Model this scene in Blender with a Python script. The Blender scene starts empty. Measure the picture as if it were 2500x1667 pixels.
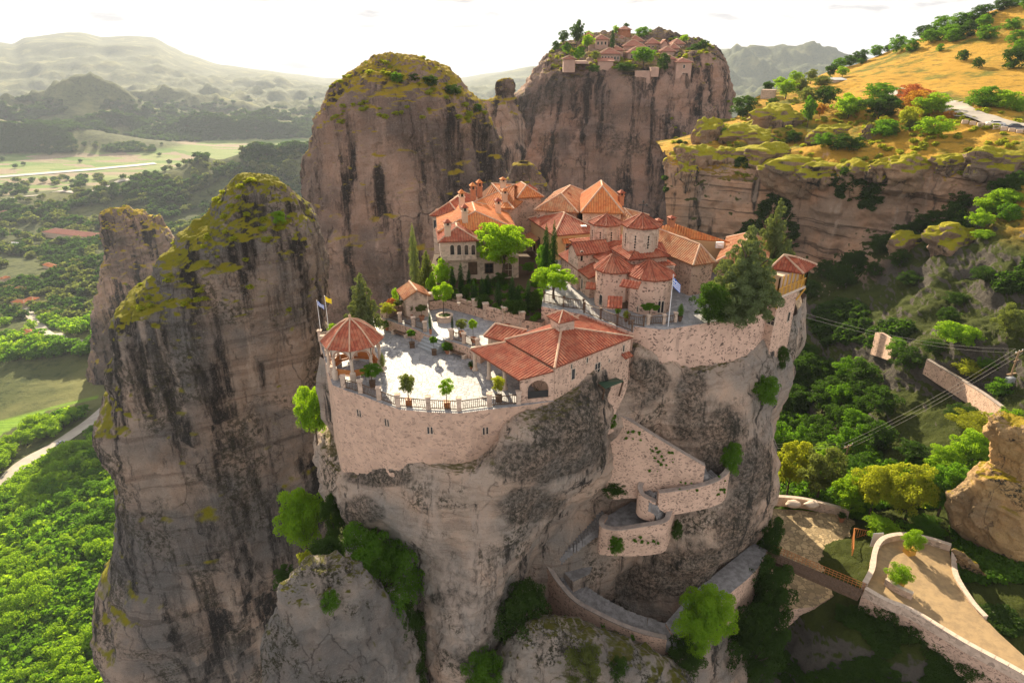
import bpy, bmesh, math, random
from math import sin, cos, tan, atan, atan2, pi, radians, sqrt
from mathutils import Vector, noise, Matrix
from mathutils.bvhtree import BVHTree
random.seed(7)
S = bpy.context.scene
COL = S.collection
F = 1600.0; PITCH = radians(24); CAMZ = 30.0
CP, SP_ = cos(PITCH), sin(PITCH)
# ---------------------------------------------------------------- view maths (photo pixels -> points of the place)
def ray(px, py):
    a = (px - 1250) / F; b = -(py - 833.5) / F
    return Vector((a, CP + b * SP_, -SP_ + b * CP))
def atY(px, py, Y):
    d = ray(px, py); return Vector((0, 0, CAMZ)) + d * (Y / d.y)
def atZ(px, py, z):
    d = ray(px, py); return Vector((0, 0, CAMZ)) + d * ((z - CAMZ) / d.z)
def pix(p):
    r = Vector(p) - Vector((0, 0, CAMZ))
    dep = r.y * CP - r.z * SP_; u = r.y * SP_ + r.z * CP
    return (1250 + F * r.x / dep, 833.5 - F * u / dep)
# ---------------------------------------------------------------- camera, world, sun
cam = bpy.data.cameras.new('camera'); co = bpy.data.objects.new('camera', cam); COL.objects.link(co)
co.location = (0, 0, CAMZ); co.rotation_euler = (pi / 2 - PITCH, 0, 0)
cam.sensor_width = 36; cam.lens = 36 * F / 2500; cam.clip_start = .5; cam.clip_end = 60000
S.camera = co
SUN_EL = radians(25); SUN_AZ = radians(-14)      # azimuth from +Y, negative = to the left
W = bpy.data.worlds.new('World'); S.world = W; W.use_nodes = True
S.view_settings.view_transform = 'Standard'; S.view_settings.look = 'None'
S.view_settings.exposure = EXPO = 1.8; S.view_settings.gamma = 1
sd = bpy.data.lights.new('sun', 'SUN'); sd.energy = 3.7; sd.angle = radians(.5); sd.color = (1, .84, .60)
so = bpy.data.objects.new('sun', sd); COL.objects.link(so)
sv = Vector((sin(SUN_AZ) * cos(SUN_EL), cos(SUN_AZ) * cos(SUN_EL), sin(SUN_EL)))
so.rotation_euler = sv.to_track_quat('Z', 'Y').to_euler(); so.location = (0, 0, 80)
# ---------------------------------------------------------------- node helper
class N:
    def __init__(s, nt): s.nt = nt; s.L = nt.links
    def __call__(s, typ, ins=None, **props):
        n = s.nt.nodes.new(typ)
        for k, v in props.items(): setattr(n, k, v)
        for k, v in (ins or {}).items():
            i = n.inputs[k]
            if isinstance(v, bpy.types.NodeSocket): s.L.new(v, i)
            else: i.default_value = v
        return n
    def noise(s, vec, scale, detail=4, rough=.55, dist=0):
        return s('ShaderNodeTexNoise', {'Vector': vec, 'Scale': scale, 'Detail': detail, 'Roughness': rough, 'Distortion': dist}).outputs['Fac']
    def ramp(s, fac, a, b, lo=0., hi=1.):
        n = s('ShaderNodeMapRange', {'Value': fac, 'From Min': a, 'From Max': b, 'To Min': lo, 'To Max': hi}); n.interpolation_type = 'SMOOTHSTEP'
        return n.outputs[0]
    def mix(s, fac, a, b, mode='MIX'):
        n = s('ShaderNodeMix', data_type='RGBA', blend_type=mode)
        for i, v in ((0, fac), (6, a), (7, b)):
            if isinstance(v, bpy.types.NodeSocket): s.L.new(v, n.inputs[i])
            else: n.inputs[i].default_value = v if i == 0 else (tuple(v) + (1,))[:4]
        return n.outputs[2]
    def math(s, op, a, b=0.):
        n = s('ShaderNodeMath', operation=op)
        for i, v in ((0, a), (1, b)):
            if isinstance(v, bpy.types.NodeSocket): s.L.new(v, n.inputs[i])
            else: n.inputs[i].default_value = v
        return n.outputs[0]
    def vec(s, v, sc, rot=(0, 0, 0), loc=(0, 0, 0)):
        return s('ShaderNodeMapping', {'Vector': v, 'Scale': sc, 'Rotation': rot, 'Location': loc}).outputs[0]
def mat(name):
    m = bpy.data.materials.new(name); m.use_nodes = True; m.node_tree.nodes.clear()
    n = N(m.node_tree); n.out = n('ShaderNodeOutputMaterial'); n.pos = n('ShaderNodeNewGeometry').outputs['Position']
    return m, n
def bsdf(n, col, rough=.85, normal=None, **kw):
    d = {'Base Color': col if isinstance(col, bpy.types.NodeSocket) else (tuple(col) + (1,))[:4], 'Roughness': rough, 'Specular IOR Level': kw.pop('spec', .3)}
    d.update(kw)
    if normal is not None: d['Normal'] = normal
    b = n('ShaderNodeBsdfPrincipled', d); n.L.new(b.outputs[0], n.out.inputs[0]); return b
def bump(n, h, dist, strength=1., nrm=None):
    d = {'Height': h, 'Distance': dist, 'Strength': strength}
    if nrm is not None: d['Normal'] = nrm
    return n('ShaderNodeBump', d).outputs[0]
MAT = {}
# sky with thin grey clouds
n = N(W.node_tree); W.node_tree.nodes.clear()
sky = n('ShaderNodeTexSky', sky_type='NISHITA', sun_disc=False, sun_elevation=SUN_EL, sun_rotation=-SUN_AZ * -1, altitude=400, air_density=1.0, dust_density=2.0, ozone_density=1.0)
tc = n('ShaderNodeTexCoord').outputs['Generated']
cl = n.noise(n.vec(tc, (5, 5, 26)), 2.2, 6, .6)
cf = n.ramp(cl, .56, .68, 0, .75)
bw = n('ShaderNodeRGBToBW', {'Color': sky.outputs[0]}).outputs[0]
tint = n.mix(.7, n.mix(1., sky.outputs[0], (1.10, .97, .86), 'MULTIPLY'), n('ShaderNodeCombineColor', {0: bw, 1: n.math('MULTIPLY', bw, .955), 2: n.math('MULTIPLY', bw, .92)}).outputs[0])
tint = n('ShaderNodeVectorMath', {0: tint, 1: (2.1, 2.02, 1.94)}, operation='MINIMUM').outputs[0]
tint = n.mix(.55, tint, (2.12, 2.0, 1.90))
skc = n.mix(cf, tint, n.mix(1., tint, (.50, .51, .54), 'MULTIPLY'))
bg = n('ShaderNodeBackground', {'Color': skc, 'Strength': .15})
wo = n('ShaderNodeOutputWorld', {'Surface': bg.outputs[0]})

# ---------------------------------------------------------------- materials
def rock_mat(name, s=1., zones=False, light=(.52, .345, .255), grey=(.33, .275, .24), dark=(.05, .045, .04), moss=(.10, .11, .015), mossn=.55, streak=.5, lichen=.5, strata=.5, dk=0.):
    m, n = mat(name); P = n.pos
    big = n.noise(P, .06 * s, 4, .6); med = n.noise(P, .35 * s, 5, .6)
    c = n.mix(n.ramp(big, .42, .62), light, grey)
    c = n.mix(n.ramp(med, .35, .7, 0, .75), c, n.mix(1., c, (1.3, 1.15, 1.05), 'MULTIPLY'))
    st = n.noise(n.vec(P, (.05, .05, 1.1)), s * .8, 5, .65, .4)
    c = n.mix(n.ramp(st, .52, .62, 0, .55 * strata), c, n.mix(1., c, (.5, .46, .44), 'MULTIPLY'))
    c = n.mix(n.ramp(n.noise(n.vec(P, (.4, .4, .035)), s * .9, 8, .72, .3), .585 - .09 * streak, .64 - .03 * streak), c, dark)
    wv = n.noise(n.vec(P, (.5, .5, .03), loc=(7, 3, 1)), s * .9, 4, .6, .2)
    c = n.mix(n.ramp(wv, .60, .72, 0, .75), c, tuple(min(1, x * 1.3) for x in light))
    lp = n.math('MULTIPLY', n.ramp(n.noise(P, .16 * s, 4, .6), .50, .60), n.ramp(n.noise(P, 2.2 * s, 5, .75), .46, .56))
    c = n.mix(n.math('MULTIPLY', lp, lichen), c, (.055, .052, .032))
    ck = n('ShaderNodeTexVoronoi', {'Vector': n.vec(n('ShaderNodeVectorMath', {0: P, 1: n('ShaderNodeVectorMath', {0: n('ShaderNodeTexNoise', {'Vector': P, 'Scale': .5 * s, 'Detail': 5.}).outputs['Color'], 'Scale': 2.2 / s}, operation='SCALE').outputs[0]}, operation='ADD').outputs[0], (.30, .30, .11)), 'Scale': s * .8}, feature='DISTANCE_TO_EDGE').outputs['Distance']
    ckm = n.math('MULTIPLY', n.ramp(ck, .0, .014, 1., 0.), n.ramp(n.noise(P, .4 * s, 3), .42, .6))
    c = n.mix(n.math('MULTIPLY', ckm, .45), c, (.05, .04, .035))
    peb = n.noise(P, 7 * s, 3, .8); c = n.mix(n.ramp(peb, .56, .70, 0, .35), c, (.62, .54, .48)); c = n.mix(n.ramp(peb, .44, .32, 0, .5), c, (.09, .07, .06))
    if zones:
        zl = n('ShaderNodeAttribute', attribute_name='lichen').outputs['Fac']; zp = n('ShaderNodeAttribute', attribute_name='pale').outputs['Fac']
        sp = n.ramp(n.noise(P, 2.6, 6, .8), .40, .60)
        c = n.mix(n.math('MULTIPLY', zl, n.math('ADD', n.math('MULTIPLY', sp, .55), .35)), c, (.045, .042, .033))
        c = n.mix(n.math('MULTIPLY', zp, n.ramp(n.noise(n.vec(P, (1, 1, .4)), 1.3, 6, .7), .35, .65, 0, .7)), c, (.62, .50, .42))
    nz = n('ShaderNodeSeparateXYZ', {0: n('ShaderNodeNewGeometry').outputs['Normal']}).outputs[2]
    mz = n.math('ADD', nz, n.math('MULTIPLY', n.math('SUBTRACT', n.noise(P, .5 * s, 6, .75), .5), .42))
    mc = n.mix(n.noise(P, .9 * s, 4), moss, (moss[0] * 2.0, moss[1] * 1.35, moss[2] * 1.2))
    c = n.mix(n.ramp(mz, mossn - .05, mossn + .20), c, mc)
    h = n.math('ADD', n.math('MULTIPLY', n.noise(P, 1.2 * s, 10, .74), 1.1), n.math('ADD', n.math('MULTIPLY', st, .7), n.math('MULTIPLY', ckm, -.5)))
    nr = bump(n, h, 1.1 / s ** .8, .9)
    bsdf(n, c, .92, nr, spec=.2); MAT[name] = m; return m
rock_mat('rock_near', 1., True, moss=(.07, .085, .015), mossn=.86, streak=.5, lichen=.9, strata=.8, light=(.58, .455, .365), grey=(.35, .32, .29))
rock_mat('rock_pillar', .6, moss=(.17, .20, .012), mossn=.49, streak=1.5, lichen=.8, strata=1.1, light=(.42, .335, .27), grey=(.19, .18, .17), dark=(.03, .028, .026))
rock_mat('rock_far', .33, moss=(.27, .25, .018), mossn=.56, streak=1.3, lichen=.4, strata=.4, light=(.46, .32, .25), grey=(.19, .145, .125), dark=(.04, .032, .028))
rock_mat('rock_plateau', .33, moss=(.16, .14, .03), mossn=.80, streak=1.3, lichen=.6, strata=.4, light=(.42, .28, .22), grey=(.17, .13, .115), dark=(.04, .032, .028))
rock_mat('rock_cliff', .5, moss=(.25, .29, .012), mossn=.28, streak=.6, lichen=.5, strata=.7, light=(.48, .33, .22), grey=(.28, .21, .16))
rock_mat('rock_boulder', 1.3, moss=(.08, .10, .015), mossn=.80, streak=.4, lichen=1.3, strata=.3, light=(.38, .34, .30), grey=(.20, .19, .18))
rock_mat('rock_sun_tint', 1.0, moss=(.22, .21, .012), mossn=.66, streak=.2, lichen=1., strata=.5, light=(.60, .40, .18), grey=(.36, .26, .15))  # golden tone puts warm sunlight into the colour of the boulder and bank
# ---------------------------------------------------------------- object helpers
def tag(o, label=None, cat=None, group=None, kind=None):
    for k, v in (('label', label), ('category', cat), ('group', group), ('kind', kind)):
        if v: o[k] = v
    return o
def link(name, me, parent=None, mats=(), smooth=False):
    for m in mats: me.materials.append(MAT[m] if isinstance(m, str) else m)
    if smooth:
        me.polygons.foreach_set('use_smooth', [True] * len(me.polygons))
    o = bpy.data.objects.new(name, me); COL.objects.link(o)
    if parent is not None:
        o.parent = parent
        bpy_loc = parent.get('_w'); 
        o.matrix_parent_inverse = parent.matrix_basis.inverted()
    return o
def empty(name, loc, label=None, cat=None, group=None):
    o = bpy.data.objects.new(name, None); COL.objects.link(o); o.location = loc
    return tag(o, label, cat, group)
def mesh(name, V, Fc, uv=None, mi=None):
    me = bpy.data.meshes.new(name); me.from_pydata([tuple(v) for v in V], [], Fc)
    if uv is not None:
        u = me.uv_layers.new(name='UVMap'); k = 0
        u.data.foreach_set('uv', [c for f in uv for p in f for c in p])
    if mi is not None: me.polygons.foreach_set('material_index', mi)
    me.update(); return me
SURF = {}
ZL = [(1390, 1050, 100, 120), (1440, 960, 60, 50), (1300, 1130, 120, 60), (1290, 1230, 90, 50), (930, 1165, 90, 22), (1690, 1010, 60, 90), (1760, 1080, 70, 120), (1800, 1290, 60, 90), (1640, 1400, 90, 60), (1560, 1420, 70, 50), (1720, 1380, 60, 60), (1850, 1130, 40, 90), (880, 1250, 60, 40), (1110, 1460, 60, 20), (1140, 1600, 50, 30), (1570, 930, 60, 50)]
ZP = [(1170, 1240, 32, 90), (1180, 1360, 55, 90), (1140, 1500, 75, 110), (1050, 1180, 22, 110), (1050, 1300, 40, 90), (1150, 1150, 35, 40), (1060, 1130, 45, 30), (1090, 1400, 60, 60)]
def cr(p0, p1, p2, p3, t):
    return .5 * ((2 * p1) + (p2 - p0) * t + (2 * p0 - 5 * p1 + 4 * p2 - p3) * t * t + (3 * p1 - p0 - 3 * p2 + p3) * t ** 3)
def resample(pts, n_):
    m = len(pts); out = []
    for i in range(n_):
        s = i / (n_ - 1) * (m - 1); k = min(int(s), m - 2); t = s - k
        out.append(cr(pts[max(k - 1, 0)], pts[k], pts[k + 1], pts[min(k + 2, m - 1)], t))
    return out
def fbm(p, s, o=5, h=.8): return noise.fractal(p * s, h, 2.0, o)
def smooth01(t): t = max(0., min(1., t)); return t * t * (3 - 2 * t)
def finish_grid(name, G, closed, m, dispf, label, cap=False, kind='structure', cat='rock'):
    R, Cn = len(G), len(G[0])
    nrm = [[None] * Cn for _ in range(R)]
    for i in range(R):
        for j in range(Cn):
            a = G[max(i - 1, 0)][j]; b = G[min(i + 1, R - 1)][j]
            c = G[i][(j - 1) % Cn if closed else max(j - 1, 0)]; d = G[i][(j + 1) % Cn if closed else min(j + 1, Cn - 1)]
            nn = (d - c).cross(a - b)
            nrm[i][j] = nn.normalized() if nn.length > 1e-9 else Vector((0, 0, 1))
    V = []
    for i in range(R):
        for j in range(Cn): V.append(G[i][j] + nrm[i][j] * dispf(G[i][j], nrm[i][j], i / (R - 1), j / (Cn - 1)))
    Fc = []
    for i in range(R - 1):
        for j in range(Cn if closed else Cn - 1):
            j2 = (j + 1) % Cn
            Fc.append((i * Cn + j, (i + 1) * Cn + j, (i + 1) * Cn + j2, i * Cn + j2))
    if cap: Fc.append(tuple(range(Cn)))
    me = mesh(name, V, Fc)
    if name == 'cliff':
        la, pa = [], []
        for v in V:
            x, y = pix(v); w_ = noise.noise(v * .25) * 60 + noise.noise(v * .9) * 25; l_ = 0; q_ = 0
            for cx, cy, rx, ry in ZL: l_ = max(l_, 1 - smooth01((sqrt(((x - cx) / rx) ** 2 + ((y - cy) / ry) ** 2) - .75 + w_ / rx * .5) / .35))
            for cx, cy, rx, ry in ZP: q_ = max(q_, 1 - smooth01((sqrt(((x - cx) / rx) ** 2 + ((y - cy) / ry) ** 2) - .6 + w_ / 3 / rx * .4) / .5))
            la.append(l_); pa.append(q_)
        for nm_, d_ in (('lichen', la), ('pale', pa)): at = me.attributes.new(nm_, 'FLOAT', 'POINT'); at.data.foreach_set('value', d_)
    o = link(name, me, None, [m], True)
    tag(o, label, cat, None, kind)
    SURF.setdefault(name, []); SURF[name].append((V, Fc)); SURF.setdefault(o.name, SURF[name]); o['surf'] = 1; del o['surf']
    return o
def rock_disp(amp, sc, flute=.5, strata=.3, seed=0, bias=.0, H=.75):
    off = Vector((seed * 13.7, seed * 5.1, seed * 9.3))
    def f(p, nn, u, v):
        q = p + off
        d = fbm(q, sc, 8, H) * amp
        d += noise.noise(Vector((q.x * sc * 2.2, q.y * sc * 2.2, q.z * sc * .25))) * amp * flute * (1 - abs(nn.z))
        b = noise.noise(Vector((q.x * sc * .3, q.y * sc * .3, q.z * sc * 3.2)))
        d += (1 - abs(b) * 2.5) * amp * strata * .5 * (1 - abs(nn.z))
        d += abs(noise.noise(Vector((q.x * sc * 7, q.y * sc * 7, q.z * sc * 1.6)))) * amp * .35 * flute * (1 - abs(nn.z)) - max(0, noise.noise(q * sc * 5) - .45) * amp * 1.2
        r = noise.noise(q * sc * 1.1); d += -max(0, .22 - abs(r)) * amp * 1.4
        return d - bias * amp
    return f
def sheet(name, rows, nu, nv, m, disp, label, w=None, cat='rock', name2=None):
    R = [resample([p if isinstance(p, Vector) else atY(*p) for p in r], nu) for r in rows]
    G = [[None] * nu for _ in range(nv)]
    for j in range(nu):
        col = resample([r[j] for r in R], nv)
        for i in range(nv): G[i][j] = col[i]
    return finish_grid(name, G, False, m, disp, label, cat=cat)
def loft(name, rows, Y, k0, m, disp, label, nu=200, nv=200, pw=2.5, pyfit=True, cat='rock', dy=None):
    R = []
    for r in rows:
        py, xl, xr = r[:3]; Yc = r[3] if len(r) > 3 else Y; k = r[4] if len(r) > 4 else k0
        a = atY(xl, py, Yc); b = atY(xr, py, Yc); c = (a + b) / 2; w = (b - a).length / 2
        for it in range(4):      # keep the seen width of every ring
            ring = []; az = -atan2(c.x, c.y); ca, sa = cos(az), sin(az)
            for j in range(nu):
                t = 2 * pi * j / nu; ct, st = cos(t), sin(t); e = 2 / pw
                u_, v_ = w * math.copysign(abs(ct) ** e, ct), w * k * math.copysign(abs(st) ** e, st)
                ring.append(Vector((c.x + u_ * ca - v_ * sa, c.y + u_ * sa + v_ * ca, c.z)))
            if pyfit and py < 1750:
                xs = [pix(q)[0] for q in ring]; x0, x1 = min(xs), max(xs); sc_ = (a.y / 1600) * .95
                w *= (xr - xl) / max(1e-6, x1 - x0); c.x += ((xl + xr) / 2 - (x0 + x1) / 2) * c.y / F
        R.append(ring)
    # rows evenly in arc length down the side
    G = []
    cols = [resample([r[j] for r in R], nv) for j in range(nu)]
    G = [[cols[j][i] for j in range(nu)] for i in range(nv)]
    # order so that normals face out
    G = [g[::-1] for g in G]
    return finish_grid(name, G, True, m, disp, label, cap=True, cat=cat)
_bvh = {}
def on(px, py, names=None, default=None):
    names = tuple(names) if names else tuple(SURF)
    d = ray(px, py).normalized(); best = None
    for nme in names:
        if nme not in _bvh: _bvh[nme] = [BVHTree.FromPolygons(V, Fc) for V, Fc in SURF[nme]]
        for b in _bvh[nme]:
            h = b.ray_cast(Vector((0, 0, CAMZ)), d)
            if h[0] is not None and (best is None or h[3] < best[1]): best = (h[0], h[3], h[1])
    return best[0] if best else default
def drop(x, y, names, z0=200):
    best = None
    for nme in names:
        if nme not in _bvh: _bvh[nme] = [BVHTree.FromPolygons(V, Fc) for V, Fc in SURF[nme]]
        for b in _bvh[nme]:
            h = b.ray_cast(Vector((x, y, z0)), Vector((0, 0, -1)))
            if h[0] is not None and (best is None or h[0].z > best.z): best = h[0]
    return best
# mesh builder
class MB:
    def __init__(s): s.V = []; s.F = []; s.UV = []; s.M = []
    def face(s, pts, uv=None, mi=0):
        k = len(s.V); s.V += [Vector(p) for p in pts]; s.F.append(tuple(range(k, k + len(pts))))
        s.UV.append(uv or [(0, 0)] * len(pts)); s.M.append(mi)
    def box(s, c, size, rz=0., mi=0, taper=1.):
        c = Vector(c); hx, hy, hz = size[0] / 2, size[1] / 2, size[2] / 2
        def P(x, y, z):
            t = taper if z > 0 else 1.
            x *= t; y *= t
            return c + Vector((x * cos(rz) - y * sin(rz), x * sin(rz) + y * cos(rz), z))
        p = [P(x, y, z) for z in (-hz, hz) for x, y in ((-hx, -hy), (hx, -hy), (hx, hy), (-hx, hy))]
        for f in ((3, 2, 1, 0), (4, 5, 6, 7), (0, 1, 5, 4), (1, 2, 6, 5), (2, 3, 7, 6), (3, 0, 4, 7)): s.face([p[i] for i in f], mi=mi)
    def prism(s, poly, z0, z1, mi=0, top=None):
        P0 = [Vector((p[0], p[1], z0)) for p in poly]; P1 = [Vector((p[0], p[1], z1)) for p in (top or poly)]
        m = len(poly); ar = sum(poly[i][0] * poly[(i + 1) % m][1] - poly[(i + 1) % m][0] * poly[i][1] for i in range(m))
        if ar < 0: P0.reverse(); P1.reverse()
        s.face(P1, mi=mi); s.face(P0[::-1], mi=mi)
        for i in range(m): s.face([P0[i], P0[(i + 1) % m], P1[(i + 1) % m], P1[i]], mi=mi)
    def tube(s, pts, r, seg=8, mi=0, r2=None, cap=True):
        pts = [Vector(p) for p in pts]; rings = []; m = len(pts)
        for i, p in enumerate(pts):
            d = (pts[min(i + 1, m - 1)] - pts[max(i - 1, 0)]).normalized()
            a = d.orthogonal().normalized() if i == 0 else (a - d * a.dot(d)).normalized()
            b = d.cross(a); rr = r[i] if isinstance(r, (list, tuple)) else r + ((r2 if r2 is not None else r) - r) * i / max(m - 1, 1)
            rings.append([p + (a * cos(2 * pi * k / seg) + b * sin(2 * pi * k / seg)) * rr for k in range(seg)])
        for i in range(m - 1):
            for k in range(seg): s.face([rings[i][k], rings[i][(k + 1) % seg], rings[i + 1][(k + 1) % seg], rings[i + 1][k]], mi=mi)
        if cap: s.face(rings[0][::-1], mi=mi); s.face(rings[-1], mi=mi)
    def lathe(s, c, prof, seg=12, mi=0, sq=False):
        c = Vector(c); R = [[c + Vector((r * cos(2 * pi * k / seg + (pi / seg if sq else 0)), r * sin(2 * pi * k / seg + (pi / seg if sq else 0)), z)) for k in range(seg)] for r, z in prof]
        for i in range(len(R) - 1):
            for k in range(seg): s.face([R[i][k], R[i][(k + 1) % seg], R[i + 1][(k + 1) % seg], R[i + 1][k]], mi=mi)
        s.face(R[0][::-1], mi=mi); s.face(R[-1], mi=mi)
    def build(s, name, mats, parent=None, smooth=False, label=None):
        if isinstance(mats, str): mats = [mats]
        me = mesh(name, s.V, s.F, s.UV, s.M)
        o = link(name, me, parent, mats, smooth)
        if label: o['label'] = label
        return o
def copy_tree(o, parent=None):
    c = o.copy(); COL.objects.link(c)
    if parent is not None: c.parent = parent
    for ch in list(o.children): copy_tree(ch, c)
    return c
# ---------------------------------------------------------------- valley, hills and mountains: one ground sheet in rings round the viewpoint
def interp(pts, x):
    if x <= pts[0][0]: return pts[0][1]
    for (a, b), (c, d) in zip(pts, pts[1:]):
        if x <= c: t = (x - a) / (c - a); t = t * t * (3 - 2 * t) * .5 + t * .5; return b + (d - b) * t
    return pts[-1][1]
CREST = [(-900, 95), (-300, 120), (0, 104), (29, 108), (62, 92), (166, 80), (199, 80), (249, 91), (315, 88), (373, 91), (423, 116), (456, 133), (539, 159), (647, 174), (713, 187), (800, 203), (950, 205), (1120, 203), (1200, 185), (1300, 163), (1500, 150), (1650, 130), (1735, 120), (1850, 118), (1970, 130), (2060, 140), (2500, 150), (3400, 140)]
BASE = [(0, -150), (250, -172), (413, -188), (547, -203), (900, -232), (1400, -250), (9000, -250), (30000, -250)]
def az_of(px, py=150):
    d = ray(px, py); return math.degrees(atan2(d.x, d.y))
CRA = [(az_of(x, y), y, x) for x, y in CREST]
def crest_z(az, D):
    y = interp([(a, b) for a, b, c in CRA], az); x = interp([(a, c) for a, b, c in CRA], az)
    d = ray(x, y); return CAMZ + D * d.z / sqrt(d.x ** 2 + d.y ** 2)
HILLS = []
def hillat(px, py, D, hgt, rx, ry, rot=0):
    d = ray(px, py); u = Vector((d.x, d.y)).normalized() * D; HILLS.append((u.x, u.y, hgt, rx, ry, rot))
for a in ((680, 400, 1450, 78, 400, 130, .25), (380, 480, 900, 26, 150, 60, 0), (150, 640, 640, 18, 60, 40, 0), (40, 300, 2500, 85, 330, 120, .1), (560, 315, 2550, 70, 280, 90, 0), (0, 260, 2900, 90, 400, 200, 0), (160, 250, 3000, 110, 160, 110, 0), (290, 250, 3050, 105, 140, 100, 0), (400, 240, 3400, 110, 200, 120, 0), (1900, 190, 4200, 262, 700, 500, 0), (2050, 200, 3000, 150, 400, 300, 0), (1200, 300, 1500, 60, 400, 300, 0)): hillat(*a)
def ground_z(x, y):
    D = sqrt(x * x + y * y); az = math.degrees(atan2(x, y)); z = interp(BASE, D)
    for hx, hy, hh, rx, ry, ro in HILLS:
        dx, dy = x - hx, y - hy; a = (dx * cos(ro) + dy * sin(ro)) / rx; b = (-dx * sin(ro) + dy * cos(ro)) / ry
        e = a * a + b * b
        if e < 6: z += hh * math.exp(-e) * (1 + .25 * noise.noise(Vector((x, y, 0)) / (60 if hy > -1e9 and sqrt(hx * hx + hy * hy) < 2500 else 400)))
    p = Vector((x, y, 0))
    f = smooth01((D - 2350) / 450) * (1 - smooth01((D - 5200) / 1500))
    if f > 0:
        r = 1 - abs(noise.noise(p / 330)) * 2.2
        z += f * max(0, (r * .6 + fbm(p, 1 / 190, 6, .75) * .8 + .1)) * 62
    z += fbm(p, 1 / 120, 3) * 3 * smooth01((D - 300) / 300) * (1 - .85 * smooth01((D - 1450) / 150))
    t = smooth01((D - 3700) / 2900)
    if t > 0:
        cz = crest_z(az, 7200)
        s = smooth01((D - 3800) / 3400) if D < 7200 else 1 - smooth01((D - 7200) / 3500)
        rid = (fbm(Vector((x, y, 0)), 1 / 1100, 7, .9) * 35 + (.5 - abs(noise.noise(Vector((x, y, 5)) / 900))) * 60) * smooth01((D - 3700) / 900) * (1 - smooth01((D - 6000) / 1100))
        z = z * (1 - s) + cz * s + rid
    return z
AZ0, AZ1, NA = -58, 50, 560; D0, D1, ND = 150, 8300, 410
V = []; FLD = []; FL2 = []
FP = [(-200, 915), (60, 880), (300, 862), (272, 945), (225, 978), (120, 1000), (0, 1062), (-200, 1100)]
def inpoly(x, y, P):
    r = False
    for (a, b), (c, d) in zip(P, P[1:] + P[:1]):
        if (b > y) != (d > y) and x < (c - a) * (y - b) / (d - b) + a: r = not r
    return r
for i in range(ND):
    D = D0 * (D1 / D0) ** (i / (ND - 1))
    for j in range(NA):
        a = radians(AZ0 + (AZ1 - AZ0) * j / (NA - 1)); x, y = D * sin(a), D * cos(a)
        V.append(Vector((x, y, ground_z(x, y))))
        e = noise.noise(Vector((x / 160, y / 160, 3))) * 70
        fl = smooth01((D + e - 1700) / 25) * (1 - smooth01((D + e * 2 - 2450) / 40)); hh = V[-1].z + 250
        q_ = pix(V[-1]); FL2.append(1. if 340 < D < 520 and inpoly(q_[0], q_[1], FP) else 0.)
        FLD.append(fl * (1 - smooth01((hh - 9) / 6)))
Fc = [(i * NA + j, i * NA + j + 1, (i + 1) * NA + j + 1, (i + 1) * NA + j) for i in range(ND - 1) for j in range(NA - 1)]
me = mesh('ground', V, Fc); at = me.attributes.new('field', 'FLOAT', 'POINT'); at.data.foreach_set('value', FLD)
at = me.attributes.new('crop', 'FLOAT', 'POINT'); at.data.foreach_set('value', FL2)
m, n = mat('valley_ground'); P = n.pos
fa = n('ShaderNodeAttribute', attribute_name='field').outputs['Fac']
base = n.mix(n.noise(P, .02, 6, .7), (.045, .065, .018), (.13, .14, .05))
base = n.mix(n.ramp(n.noise(P, .09, 5, .75), .48, .62, 0, .8), base, (.028, .045, .014))
base = n.mix(n.ramp(n.noise(P, .008, 4, .6), .5, .68, 0, .75), base, (.20, .20, .075))
vo = n('ShaderNodeTexVoronoi', {'Vector': n.vec(P, (.011, .032, .0), (0, 0, .45)), 'Scale': 1.}, distance='CHEBYCHEV', voronoi_dimensions='2D')
fc = n('ShaderNodeSeparateColor', {0: vo.outputs['Color']})
fcol = n.mix(fc.outputs[0], (.12, .21, .045), (.27, .30, .12)); fcol = n.mix(n.ramp(fc.outputs[1], .7, .75), fcol, (.30, .24, .16))
c = n.mix(fa, base, fcol)
rows = n.noise(n.vec(P, (.02, .5, 0), (0, 0, .9)), 1., 4, .6)
c = n.mix(n('ShaderNodeAttribute', attribute_name='crop').outputs['Fac'], c, n.mix(n.ramp(rows, .4, .6), (.13, .25, .025), (.21, .34, .035)))
bsdf(n, c, .95, bump(n, n.noise(P, .05, 8, .75), 9, .7), spec=.1); MAT['valley_ground'] = m
g = link('ground', me, None, ['valley_ground'], True); tag(g, None, None, None, 'structure'); SURF['ground'] = [(V, Fc)]

def simple(name, col, rough=.8, col2=None, sc=1., bd=0., spec=.3, **kw):
    m, n = mat(name)
    c = n.mix(n.ramp(n.noise(n.pos, sc, 5, .65), .35, .65), col, col2) if col2 else col
    bsdf(n, c, rough, bump(n, n.noise(n.pos, sc * 3, 5), bd) if bd else None, spec=spec, **kw); MAT[name] = m
simple('asphalt_pale', (.34, .30, .26), .9, (.42, .38, .32), .2)
simple('riverbed', (.30, .28, .28), .7, (.40, .37, .35), .02)
def ribbon(name, pts, width, names, m, lift=.3, label=None, kind='structure', n_=60, cat=None):
    W_ = [on(x, y, names) for x, y in pts]; W_ = resample([w for w in W_ if w], n_)
    V = []
    for i, p in enumerate(W_):
        d = (W_[min(i + 1, n_ - 1)] - W_[max(i - 1, 0)]); d.z = 0; d.normalize(); s = Vector((-d.y, d.x, 0)) * width / 2
        for q in (-1, -.33, .33, 1):
            a = p + s * q; h = drop(a.x, a.y, names); a.z = (max(h.z, p.z - 2) if h else p.z) + lift; V.append(a)
    Fc = [(i * 4 + k, i * 4 + k + 1, (i + 1) * 4 + k + 1, (i + 1) * 4 + k) for i in range(n_ - 1) for k in range(3)]
    o = link(name, mesh(name, V, Fc), None, [m], True); return tag(o, label, cat, None, kind)
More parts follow.
